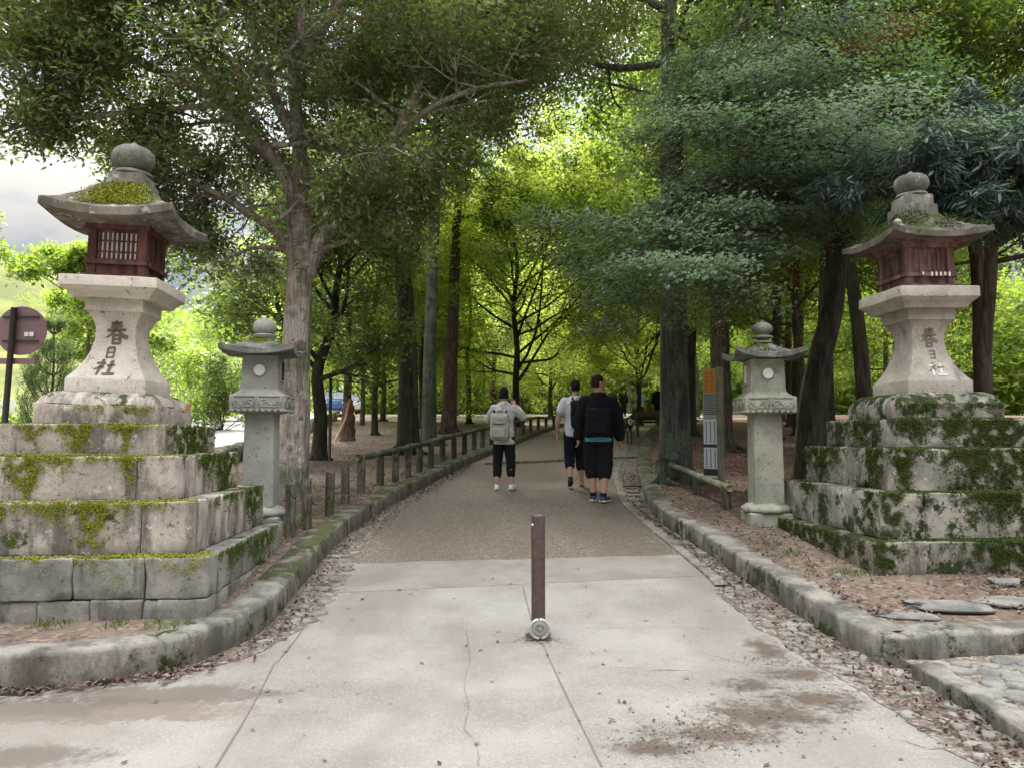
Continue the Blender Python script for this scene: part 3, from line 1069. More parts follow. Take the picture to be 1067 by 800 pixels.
# ------------------------------------------------------------------ moss tufts on stone
def tufts(name, pts, nrm, size, m, parent, rng):
    pts, nrm = np.asarray(pts, float), np.asarray(nrm, float)
    n = len(pts)
    N = unit(nrm + rng.normal(0, .75, (n, 3)))
    T = unit(np.cross(N, rng.normal(0, 1, (n, 3))))
    T = unit(T + nrm * .5)
    k_ = 2
    pts = np.repeat(pts, k_, 0) + rng.normal(0, size * .5, (n * k_, 3)) * (1 - np.abs(np.repeat(unit(nrm), k_, 0)) * .8)
    nrm = np.repeat(nrm, k_, 0)
    n *= k_
    N = unit(nrm + rng.normal(0, .75, (n, 3)))
    T = unit(np.cross(N, rng.normal(0, 1, (n, 3))))
    T = unit(T + nrm * .5)
    s = rng.uniform(.4, 1.3, n) * size * .62
    V = leaves_V(pts - T * (s * .3)[:, None], N, T, s, s * .8)
    return link(name, leaf_mesh(name, V), m, parent)


def moss_sheet(rng, n, kind, h_, z0, z1, blobs, thick=.012):
    """points on a tier: kind 'front' (-y), 'left' (-x), 'right' (+x) hanging blobs (u, width, depth), or 'top' ledge"""
    P, Nn = [], []
    for (u, w, d, k) in blobs:
        m = int(n * k)
        if kind == 'top':
            a = rng.normal(u, w * .5, m)
            b = np.abs(rng.normal(0, d, m))
            f = np.abs(a) < h_ - .01
            a, b = a[f], b[f]
            P.append(np.stack([a, -h_ + .012 + b, np.full(len(a), z1) + rng.uniform(-.004, thick, len(a))], 1))
            Nn.append(np.tile([0, -.2, 1.0], (len(a), 1)))
        else:
            a = rng.normal(u, w * .42, m)
            b = np.abs(rng.normal(0, d * .5, m)) * (1 - .5 * np.minimum(1, np.abs(a - u) / w))
            wig = np.array([noise.noise(Vector((x * 14, y * 14, u * 7))) for x, y in zip(a, b)])
            f = (np.abs(a) < h_ - .005) & (b < z1 - z0) & (wig > -.12)
            a, b = a[f], b[f]
            o = rng.uniform(-.002, thick, len(a))
            zz = z1 - b
            if kind == 'front':
                P.append(np.stack([a, -h_ - o, zz], 1))
                Nn.append(np.tile([0, -1.0, .35], (len(a), 1)))
            else:
                s = -1 if kind == 'left' else 1
                P.append(np.stack([s * (h_ + o), a, zz], 1))
                Nn.append(np.tile([s * 1.0, 0, .35], (len(a), 1)))
    return np.concatenate(P), np.concatenate(Nn)


# ------------------------------------------------------------------ stone lantern pieces
PED = [(0, 1.0), (.13, 1.0), (.145, .985), (.19, .90), (.25, .80), (.35, .675), (.45, .585), (.55, .53), (.64, .505), (.72, .52), (.79, .575), (.845, .655), (.865, .70), (.87, .735), (1, .735)]


def ped_w(t): return float(np.interp(t, [p[0] for p in PED], [p[1] for p in PED]))


def square_loft(mb, prof, bev=.012, nseg=6, seed=0, amp=.003, flip=False):
    """square sections: prof = [(half, z)]; rounded corners, slight wear"""
    rings = []
    for (w, z) in prof:
        ring = []
        for side in range(4):
            for k in range(nseg):
                f = -1 + 2 * k / nseg
                x, y = f * w, -w
                if k == 0: x, y = -w + bev * .3, -w + bev * .3
                for _ in range(side): x, y = -y, x
                p = Vector((x, y, z))
                nn = noise.noise(p * 5 + Vector((seed, 0, 0))) * amp + noise.noise(p * 19 + Vector((seed, 0, 0))) * amp * .5
                l = math.hypot(x, y) or 1
                ring.append((x + x / l * nn, y + y / l * nn, z + nn * .5))
        rings.append(ring)
    m = 4 * nseg
    V = [p for r in rings for p in r]
    Fc = []
    for i in range(len(rings) - 1):
        for k in range(m):
            k2 = (k + 1) % m
            Fc.append((i * m + k, i * m + k2, (i + 1) * m + k2, (i + 1) * m + k))
    Fc.append(tuple(reversed(range(m))))
    Fc.append(tuple(range((len(rings) - 1) * m, len(rings) * m)))
    mb.add(V, Fc)


def edge_split(o, ang=35):
    """smooth shading broken at real edges"""
    me = o.data
    me.polygons.foreach_set('use_smooth', np.ones(len(me.polygons), dtype=bool))
    bm = bmesh.new()
    bm.from_mesh(me)
    es = [e for e in bm.edges if len(e.link_faces) == 2 and e.calc_face_angle(0) > R(ang)]
    for e in es: e.smooth = False
    bm.to_mesh(me)
    bm.free()
    return o


def hip_roof(half, rise_, thick, upturn, top_half, base_half, seed=0, n=22, conc=1.35, wear=.006, sag=0.0):
    V, idx = [], {}

    def top_z(u, v):
        r = max(abs(u), abs(v))
        f = (1 - r) / (1 - top_half / half) if r > top_half / half else 1.0
        return rise_ * (f ** conc) + upturn * (abs(u * v) ** 2.2) * r

    def vid(k, i, j):
        if (k, i, j) in idx: return idx[(k, i, j)]
        u, v = -1 + 2 * i / n, -1 + 2 * j / n
        r = max(abs(u), abs(v))
        ex = 1 + .045 * (abs(u * v) ** 3)
        x, y = u * half * ex, v * half * ex
        if k == 0: z = thick * (1 if r < .999 else .9) + top_z(u, v)
        else:
            z = upturn * (abs(u * v) ** 2.2) * r * .95 - .0
            z += .35 * thick * (1 - r)
        p = Vector((x, y, z))
        w = noise.noise(p * 9 + Vector((seed, 0, 0))) * wear + noise.noise(p * 24 + Vector((seed, 0, 0))) * wear * .6
        idx[(k, i, j)] = len(V)
        V.append((x + w * u, y + w * v, z + w))
        return idx[(k, i, j)]
    Fc = []
    for i in range(n):
        for j in range(n):
            Fc.append((vid(0, i, j), vid(0, i + 1, j), vid(0, i + 1, j + 1), vid(0, i, j + 1)))
            Fc.append((vid(1, i, j), vid(1, i, j + 1), vid(1, i + 1, j + 1), vid(1, i + 1, j)))
    for i in range(n):
        Fc.append((vid(1, i, 0), vid(1, i + 1, 0), vid(0, i + 1, 0), vid(0, i, 0)))
        Fc.append((vid(0, i, n), vid(0, i + 1, n), vid(1, i + 1, n), vid(1, i, n)))
        Fc.append((vid(0, 0, i), vid(0, 0, i + 1), vid(1, 0, i + 1), vid(1, 0, i)))
        Fc.append((vid(1, n, i), vid(1, n, i + 1), vid(0, n, i + 1), vid(0, n, i)))
    mb = MB()
    mb.add(V, Fc)
    return mb, top_z


GLYPH = {
    'spring': [([(.25, .90), (.5, .905), (.74, .94)], .075, .06), ([(.22, .76), (.5, .77), (.76, .80)], .07, .055), ([(.06, .60), (.45, .615), (.92, .66)], .075, .055),
               ([(.50, 1.02), (.47, .78), (.38, .58), (.22, .42), (.03, .30)], .08, .035), ([(.56, .63), (.68, .48), (.82, .38), (1.0, .32)], .05, .10),
               ([(.35, .41), (.34, .02)], .07, .05), ([(.35, .41), (.66, .43)], .06, .06), ([(.66, .43), (.66, .02)], .075, .05), ([(.36, .235), (.63, .245)], .05, .045), ([(.36, .06), (.64, .065)], .05, .05)],
    'sun': [([(.22, .92), (.20, .03)], .085, .065), ([(.22, .92), (.78, .96)], .07, .08), ([(.78, .96), (.79, .03)], .095, .07), ([(.23, .51), (.75, .53)], .06, .055), ([(.22, .1), (.76, .115)], .06, .06)],
    'shrine': [([(.24, .98), (.32, .88)], .06, .09), ([(.04, .74), (.22, .76), (.40, .80)], .06, .07), ([(.40, .80), (.30, .60), (.16, .45), (.0, .34)], .08, .03), ([(.24, .58), (.235, -.02)], .075, .05), ([(.30, .54), (.40, .43)], .05, .085),
               ([(.52, .60), (.88, .64)], .07, .06), ([(.70, .94), (.69, .08)], .085, .065), ([(.44, .06), (.7, .07), (1.0, .09)], .06, .085)]}


def carve(parent, specs, surf, m, name='inscription', rng=None, keep=1.0, chalk=None):
    """flat strokes on the pedestal face, groove shade put into their colour; surf(u, z) -> point"""
    out = {}
    for (ch, cx, cz, w, hh, slant) in specs:
        for st, (P, w0, w1) in enumerate(GLYPH[ch]):
            if rng and rng.random() > keep: continue
            key = (ch, 1 if (chalk and chalk(ch, st)) else 0)
            mb = out.setdefault(key, MB())
            S = smooth_path([(p[0], p[1], 0) for p in P], 8) if len(P) > 2 else np.array([np.array((*P[0], 0)) * (1 - t_) + np.array((*P[1], 0)) * t_ for t_ in np.linspace(0, 1, 10)])
            n = len(S)
            V, Fc = [], []
            for i in range(n):
                d = S[min(i + 1, n - 1)] - S[max(i - 1, 0)]
                d = d / (np.linalg.norm(d) + 1e-9)
                nr = np.array([-d[1], d[0]])
                f = i / (n - 1)
                ww = (w0 + (w1 - w0) * f) * (.55 + .45 * min(1, min(f, 1 - f) * 6 + .35))
                for s_ in (-1, 1):
                    a = S[i][0] + nr[0] * ww * s_ - .5 + slant * (S[i][1] - .5)
                    b = S[i][1] + nr[1] * ww * s_ - .5
                    V.append(surf(cx + a * w, cz + b * hh))
            for i in range(n - 1): Fc.append((2 * i, 2 * i + 1, 2 * i + 3, 2 * i + 2))
            mb.add(V, Fc)
    for (_, k), mb in out.items():
        mb.build(name, [m, M['chalk']][k], parent)


def big_lantern(label, C, th, lean, hs, zs, side, mats, top_h, yaw_top, base_h=.25, HP_=.725, slab_h=.155, roof_rise=.265, rob_h=.12, ball_k=.94):
    """side: which face turns to the path: +1 right face (left lantern), -1 left face"""
    rng = np.random.default_rng(5 if side > 0 else 9)
    z0 = zs[0]
    root = empty('stone_lantern', (C[0], C[1], z0), th, label, 'stone lantern', 'large stone lanterns at the entrance of the path')
    zz = [z - z0 for z in zs]
    # --- tiers
    tiers = list(zip(hs[:4], zip(zz[:-1], zz[1:])))
    for i, (hh, (a, b)) in enumerate(tiers):
        mb = MB()
        sd = i * 10 + (0 if side > 0 else 50)
        if i == 0 and side > 0:
            # two courses of squared blocks
            zc = a + (b - a) * .30
            for (c0, c1, n_) in ((a - .1, zc, 6), (zc + .004, b, 5)):
                cuts = np.linspace(-hh, hh, n_ + 1)
                cuts[1:-1] += rng.uniform(-.06, .06, n_ - 1)
                for k in range(n_):
                    for (y0, y1) in ((-hh, -hh * .45), (-hh * .44, .1), (.106, hh)):
                        if 0 < k < n_ - 1 and y0 > -hh * .9: continue
                        e = rng.uniform(-.012, .008)
                        mb.rough_box(cuts[k] + .003, cuts[k + 1] - .003, y0 + (e if y0 == -hh else .003), y1 - .003, c0, c1, .012, .007, sd + k + c0, .06, 6)
            mb.rough_box(-hh * .72, hh * .72, -hh * .5, hh * .9, a, b - .012, .02, .006, sd, .25)
        else:
            n_ = (3, 2 if side > 0 else 3, 2, 1)[i]
            cuts = np.linspace(-hh, hh, n_ + 1)
            if n_ == 3:
                cuts[1] += rng.uniform(-.1, .1)
                cuts[2] = hh * (.62 if side > 0 else -.05) + i * .04
                if side < 0: cuts[1] = -hh * .62
            if n_ == 2: cuts[1] += hh * (.62 if i in (1, 2) else 2) if side > 0 else hh * 2
            cuts = np.unique(np.clip(cuts, -hh, hh))
            n_ = len(cuts) - 1
            ym = [-hh, -hh * .25, hh * .4, hh] if i < 1 else [-hh, hh * .1, hh]
            for k in range(n_):
                for j in range(len(ym) - 1):
                    e = rng.uniform(-.004, .004, 3)
                    mb.rough_box(cuts[k] + .002, cuts[k + 1] - .002, ym[j] + .002 + e[0], ym[j + 1] - .002, a - (.12 if i == 0 else .0), b + e[1], .011, .006 if side > 0 else .009, sd + k * 3 + j, .065, 5)
        o = mb.build('step', M[mats['step0' if i == 0 else 'step']], root, True)
        # moss on ledges and hanging over the faces
        P, Nn = [], []
        if side > 0:
            tops = {0: [(hh * .75, .5, .09, 1.6), (.2, .5, .05, .5), (-.2, .6, .05, .3)], 1: [(0, 1.2, .035, 1.2), (hh * .8, .4, .08, .6)], 2: [(0, .9, .03, 1.2), (-.2, .5, .05, .5)], 3: [(0, .7, .025, 1.0), (.1, .4, .02, .5)]}[i]
            hang = {0: [(hh * .86, .2, .15, .25), (.1, .4, .06, .4), (.5, .3, .3, .12)], 1: [(.25, .2, .34, 1.8), (-.38, .09, .3, .6), (.0, .12, .14, .3), (.55, .3, .07, .4), (-.1, .7, .07, .7), (-.75, .2, .3, .5)], 2: [(-.28, .14, .36, 1.4), (.42, .09, .2, .5), (-.05, .1, .16, .3), (.1, .7, .06, .7), (-.6, .15, .3, .5)], 3: [(-.03, .12, .24, 1.2), (.30, .1, .22, .6), (-.34, .1, .2, .5), (0, .6, .05, .6)]}[i]
            p, n = moss_sheet(rng, 1500, 'top', hh, a, b, tops); P.append(p); Nn.append(n)
            p, n = moss_sheet(rng, 1300, 'front', hh, a, b, hang); P.append(p); Nn.append(n)
            tufts('moss', np.concatenate(P), np.concatenate(Nn), .017, M['mossbright'], o, rng)
            p, n = moss_sheet(rng, 4200, 'right', hh, a, b, {0: [(.3, .6, .3, .7), (-.5, .5, .15, .4)], 1: [(hh * .6, .3, .4, .9), (-.2, .5, .1, .3)], 2: [(hh * .5, .35, .5, 1.2), (-.1, .3, .2, .4)], 3: [(.0, .6, .4, 1.8)]}[i])
            tufts('moss', p, n, .016, M['mossdark'], o, rng)
        else:
            p, n = moss_sheet(rng, 2600, 'top', hh, a, b, [(0, 1.6, .05, 1.2), (hh * .5, .8, .09, .8)]); P.append(p); Nn.append(n)
            hang = {0: [(.25, .9, .3, 2.6), (-hh * .92, .2, .35, .5), (hh * .7, .5, .4, 1.6)], 1: [(.5, .7, .6, 3.0), (-hh * .9, .12, .4, .5), (-.1, .3, .08, .25), (.0, .25, .2, .4)], 2: [(.45, .7, .6, 3.0), (-hh * .85, .12, .4, .5), (-.1, .25, .3, .6)], 3: [(.3, .6, .4, 2.4), (-hh * .8, .1, .22, .4), (-.15, .2, .22, .5)]}[i]
            p, n = moss_sheet(rng, 4200, 'front', hh, a, b, hang); P.append(p); Nn.append(n)
            p, n = moss_sheet(rng, 3000, 'left', hh, a, b, {0: [(-.2, .9, .32, 2.2), (hh * .6, .5, .3, 1)], 1: [(-hh * .85, .14, .36, .5), (hh * .3, .2, .12, .3)], 2: [(hh * .5, .4, .4, 1.2), (-hh * .75, .2, .4, .8)], 3: [(-.1, .3, .3, .9), (hh * .6, .3, .3, .5)]}[i]); P.append(p); Nn.append(n)
            tufts('moss', np.concatenate(P), np.concatenate(Nn), .019, M['mossR'], o, rng)
    # --- upper part leans a little
    zt = zz[4]
    up = Matrix.Translation((0, 0, zt)) @ Matrix.Rotation(yaw_top, 4, 'Z') @ Matrix.Rotation(lean, 4, 'Y')

    def part(name, mb, m, parent=root, split=35, smooth=False):
        o = mb.build(name, m, parent, smooth)
        if parent is root: o.matrix_local = up
        if split: edge_split(o, split)
        return o
    s = hs[5] / .293          # scale of the upper stones
    bh = hs[4]
    mb = MB()
    bk = base_h / .20
    mb.rough_box(-bh, bh, -bh, bh, 0, .125 * bk, .014, .007, 3 + side, .06)
    V0 = len(mb.V)
    square_loft(mb, [(bh * .985, .124 * bk), (bh * .93, .165 * bk), (bh * .80, .195 * bk), (bh * .72, .20 * bk)], .02, 12, 3, .010)
    bs = part('base_slab', mb, M[mats['step']], split=40)
    p, n = moss_sheet(rng, 900, 'top', bh * .95, 0, .135 * bk, [(-.05, .5, .03, 1.4), (.28, .2, .03, .5)] if side > 0 else [(-.3, .2, .05, .6), (.1, .6, .03, .5)])
    p2, n2 = moss_sheet(rng, 900, 'front', bh, 0, .12 * bk, [(0, .3, .1, .4), (.3, .15, .12, .4)] if side > 0 else [(-.3, .2, .1, .8), (.1, .4, .09, .8), (.3, .3, .1, .5)])
    tufts('moss', np.concatenate([p, p2]), np.concatenate([n, n2]), .016, M['mossbright' if side > 0 else 'mossR'], bs, rng)
    zp = base_h
    ph = hs[5]
    mb = MB()
    square_loft(mb, [(ph * ped_w(t_), zp + HP_ * t_) for t_ in sorted(set([p[0] for p in PED] + list(np.linspace(.15, .86, 16))))], .01, 14, 8 + side, .003)
    ped = part('pedestal', mb, M[mats['ped']], split=50)
    surf = lambda u, z: (u, -ph * ped_w((z - zp) / HP_) - .0022 - .003, z)
    if side > 0:
        carve(ped, [('spring', .012, zp + HP_ * .645, .165, .185, .0), ('sun', -.015, zp + HP_ * .43, .085, .095, .02), ('shrine', -.025, zp + HP_ * .27, .165, .125, .1)], surf, M['carve'])
    else:
        carve(ped, [('spring', .0, zp + HP_ * .66, .17, .185, .0), ('sun', .01, zp + HP_ * .46, .09, .085, .02), ('shrine', .02, zp + HP_ * .285, .17, .13, .1)], surf, M['carveR'],
              rng=random.Random(3), keep=.95, chalk=lambda ch, st: ch == 'shrine' and st in (3, 6, 7, 1))
    zs_ = zp + HP_
    sl = hs[6]
    mb = MB()
    square_loft(mb, [(sl * a_, zs_ + z_ * slab_h / .157) for a_, z_ in ((.80, -.002), (.83, .02), (.90, .045), (.97, .065), (.975, .072), (1, .076), (1, .15), (.985, .157))], .02, 14, 12 + side, .005)
    part('platform', mb, M[mats['ped']], split=40)
    zf = zs_ + slab_h
    # --- wooden fire box
    b = hs[7]
    wm = M[mats['wood']]
    fb = MB()
    fb.box(-b * 1.14, b * 1.14, -b * 1.14, b * 1.14, zf, zf + .035)
    fb.box(-b * 1.08, b * 1.08, -b * 1.08, b * 1.08, zf + .115, zf + .15)
    fb.box(-b * 1.10, b * 1.10, -b * 1.10, b * 1.10, zf + top_h - .04, zf + top_h)
    fb.box(-b * .90, b * .90, -b * .90, b * .90, zf + .036, zf + .114)
    fbo = part('firebox', fb, wm, split=0)
    for sx in (-1, 1):
        for sy in (-1, 1):
            pb = MB()
            pb.box(sx * b * .86 - b * .14, sx * b * .86 + b * .14, sy * b * .86 - b * .14, sy * b * .86 + b * .14, zf + .036, zf + top_h - .041)
            pb.build('corner_post', wm, fbo)
    zl0, zl1 = zf + .151, zf + top_h - .041
    pane = MB()
    pane.box(-b * .80, b * .80, -b * .80, b * .80, zl0, zl1)
    pane.build('pane', M['paper'] if side > 0 else M['inner_dark'], fbo)  # right lantern: solid block, its dark inside is only the colour
    lat = MB()
    bars = 9

    def lattice(face):
        def put(u0, u1, a0, a1, d0, d1):
            if face == 'f': lat.box(u0, u1, -d1, -d0, a0, a1)
            elif face == 'l': lat.box(-d1, -d0, u0, u1, a0, a1)
            else: lat.box(d0, d1, u0, u1, a0, a1)
        w = b * .72
        for k in range(bars):
            u = -w + 2 * w * (k + .5) / bars
            put(u - .0075, u + .0075, zl0, zl1, b * .80, b * .80 + .016)
        for f in (.30, .66):
            z = zl0 + (zl1 - zl0) * f
            put(-w, w, z - .005, z + .005, b * .80, b * .80 + .011)
        for (z_0, z_1) in ((zl0, zl0 + .014), (zl1 - .014, zl1)): put(-w, w, z_0, z_1, b * .80, b * .80 + .02)

    def boards(face):
        w = b * .72
        for k in range(4):
            u0, u1 = -w + 2 * w * k / 4 + .003, -w + 2 * w * (k + 1) / 4 - .003
            d = b * .80 + .012 + (.004 if k % 2 else 0)
            if face == 'f': lat.box(u0, u1, -d, -b * .80 - .0005, zl0, zl1)
            elif face == 'l': lat.box(-d, -b * .80 - .0005, u0, u1, zl0, zl1)
            else: lat.box(b * .80 + .0005, d, u0, u1, zl0, zl1)
    if side > 0:
        lattice('f'); boards('r'); boards('l')
        lat.build('lattice_window', wm, fbo)
    else:
        lattice('l'); boards('f'); boards('r')
        lat.build('lattice_window', wm, fbo)
        rr_ = random.Random(2)
        for k in range(9):
            u = -b * .8 + b * 1.6 * (k + .5) / 9
            st_ = MB()
            if rr_.random() < .75: st_.box(u - .008, u + .008, -b * 1.10 - .002, -b * 1.09, zf + .128 - rr_.uniform(0, .02), zf + .153)
            if st_.V: st_.build('paper_streamer', M['white'], fbo)
    # --- roof
    zr = zf + top_h
    rh = hs[8]
    # rafters board under the roof
    rb = MB()
    square_loft(rb, [(b * 1.12, zr), (rh * .80, zr + .035), (rh * .80, zr + .045), (b * 1.0, zr + .05)], .01, 8, 2, .002)
    rmb, tz = hip_roof(rh, roof_rise, (.066 if side > 0 else .055) * s, .058 * s, rh * .36, b, seed=20 + side, conc=1.15)
    ro = rmb.build('roof', M[mats['roof']], root)
    ro.matrix_local = up @ Matrix.Translation((0, 0, zr + .012))
    edge_split(ro, 40)
    uo = rb.build('eaves_board', M[mats['wood']] if side < 0 else M[mats['roof']], root)
    uo.matrix_local = up @ Matrix.Translation((0, 0, -.002))
    # moss heap on the roof
    if side > 0:
        n = 5200
        a = rng.normal(.04, .17, n) * rh / .62
        c = -rh + rh * (.06 + np.abs(rng.normal(.26, .22, n)))
        f = (np.abs(a) < rh * .78) & (c < -rh * .3) & (np.abs(a) < -c)
        a, c = a[f], c[f]
        z = np.array([tz(u / rh, v / rh) for u, v in zip(a, c)]) + .066 * s + .010
        hp = .032 * np.exp(-((a - .05) / .16) ** 2) * np.exp(-((c + rh * .74) / .14) ** 2)
        P = np.stack([a, c, z + hp * rng.uniform(0, 1, len(a)) + rng.uniform(-.004, .008, len(a))], 1)
        tufts('moss', P, np.tile([0, -.4, 1.0], (len(P), 1)), .02, M['mossbright'], ro, rng)
    else:
        n = 6500
        a = rng.uniform(-rh, rh, n)
        c = rng.uniform(-rh, rh, n)
        w = np.array([noise.noise(Vector((u * 5, v * 5, 2))) for u, v in zip(a, c)])
        f = w > -.05
        a, c = a[f], c[f]
        z = np.array([tz(u / rh, v / rh) for u, v in zip(a, c)]) + .066 * s + .010
        P = np.stack([a, c, z + rng.uniform(-.003, .014, len(a))], 1)
        tufts('moss', P, np.tile([0, -.2, 1.0], (len(P), 1)), .022, M['mossR'], ro, rng)
        # fern-like blades growing on the ridge ends
        k = 60
        P = np.stack([rng.uniform(.1, rh * .8, k), rng.uniform(-rh * .5, rh * .2, k), np.full(k, .13 * s)], 1)
        N = unit(rng.normal(0, 1, (k, 3)))
        T = unit(np.stack([rng.normal(0, .5, k), rng.normal(0, .5, k), np.ones(k)], 1))
        gb = leaf_mesh('grass_tuft', leaves_V(P, N, T, rng.uniform(.05, .11, k), np.full(k, .008)))
        link('grass_tuft', gb, M['grassblade'], ro)
        # the squared ornament at the front-left corner of the eaves
        ob = MB()
        ob.rough_box(-rh * .97, -rh * .80, -rh * .99, -rh * .84, .045, .12, .012, .004, 4, .04)
        ob.lathe([(.0, .0), (.030, .004), (.036, .02), (.026, .04), (.01, .05), (.001, .052)], 12, (-rh * .885, -rh * .92, .12))
        oo = ob.build('corner_ornament', M['stoneSR'], ro)
        edge_split(oo, 40)
    # --- finial
    zn = zr + .0 + .07 * s + roof_rise
    fm = MB()
    rbh = rh * .36
    square_loft(fm, [(rbh, zn - .05), (rbh, zn + rob_h * .45), (rbh * .86, zn + rob_h * .5), (rbh * .84, zn + rob_h * .95), (rbh * .78, zn + rob_h)], .02, 8, 31, .008)
    zb = zn + rob_h - .01
    fs = rbh / .165
    fm.lathe([(.105 * fs, zb - .01 * ball_k), (.150 * fs, zb + .02 * ball_k), (.140 * fs, zb + .045 * ball_k), (.075 * fs, zb + .055 * ball_k), (.10 * fs, zb + .066 * ball_k), (.135 * fs, zb + .09 * ball_k), (.158 * fs, zb + .135 * ball_k), (.162 * fs, zb + .18 * ball_k), (.148 * fs, zb + .225 * ball_k), (.115 * fs, zb + .258 * ball_k), (.075 * fs, zb + .275 * ball_k), (.04 * fs, zb + .287 * ball_k), (.022 * fs, zb + .305 * ball_k), (.004, zb + .32 * ball_k)], 28,
             wob=lambda t_, z: 1 + .02 * math.sin(4 * t_ + 1) + .012 * math.sin(9 * t_))
    fo = part('finial', fm, M['finial'], split=45)
    return root


HSL = [1.064, .918, .735, .579, .433, .293, .36, .217, .455]
big_lantern('tall stone lantern with yellow moss heaped on its roof and a white lattice window', (-3.127, 5.949), .075, R(1.2), HSL, [.205, .587, .934, 1.24, 1.46], 1,
            dict(step='stoneL', step0='stoneLlow', ped='stoneP', wood='wood_red', roof='roofL'), .43, .045)
HSR = [1.183, 1.013, .815, .646, .484, .313, .385, .240, .46]
big_lantern('tall stone lantern on steps thick with dark green moss, fire box closed by boards', (3.966, 7.242), .0536, R(-.6), HSR, [.205, .540, .915, 1.273, 1.529], -1,
            dict(step='stoneR', step0='stoneRlow', ped='stonePR', wood='wood_redR', roof='roofR'), .43, 0.0, .25, .80, .19, .245, .20, .86)


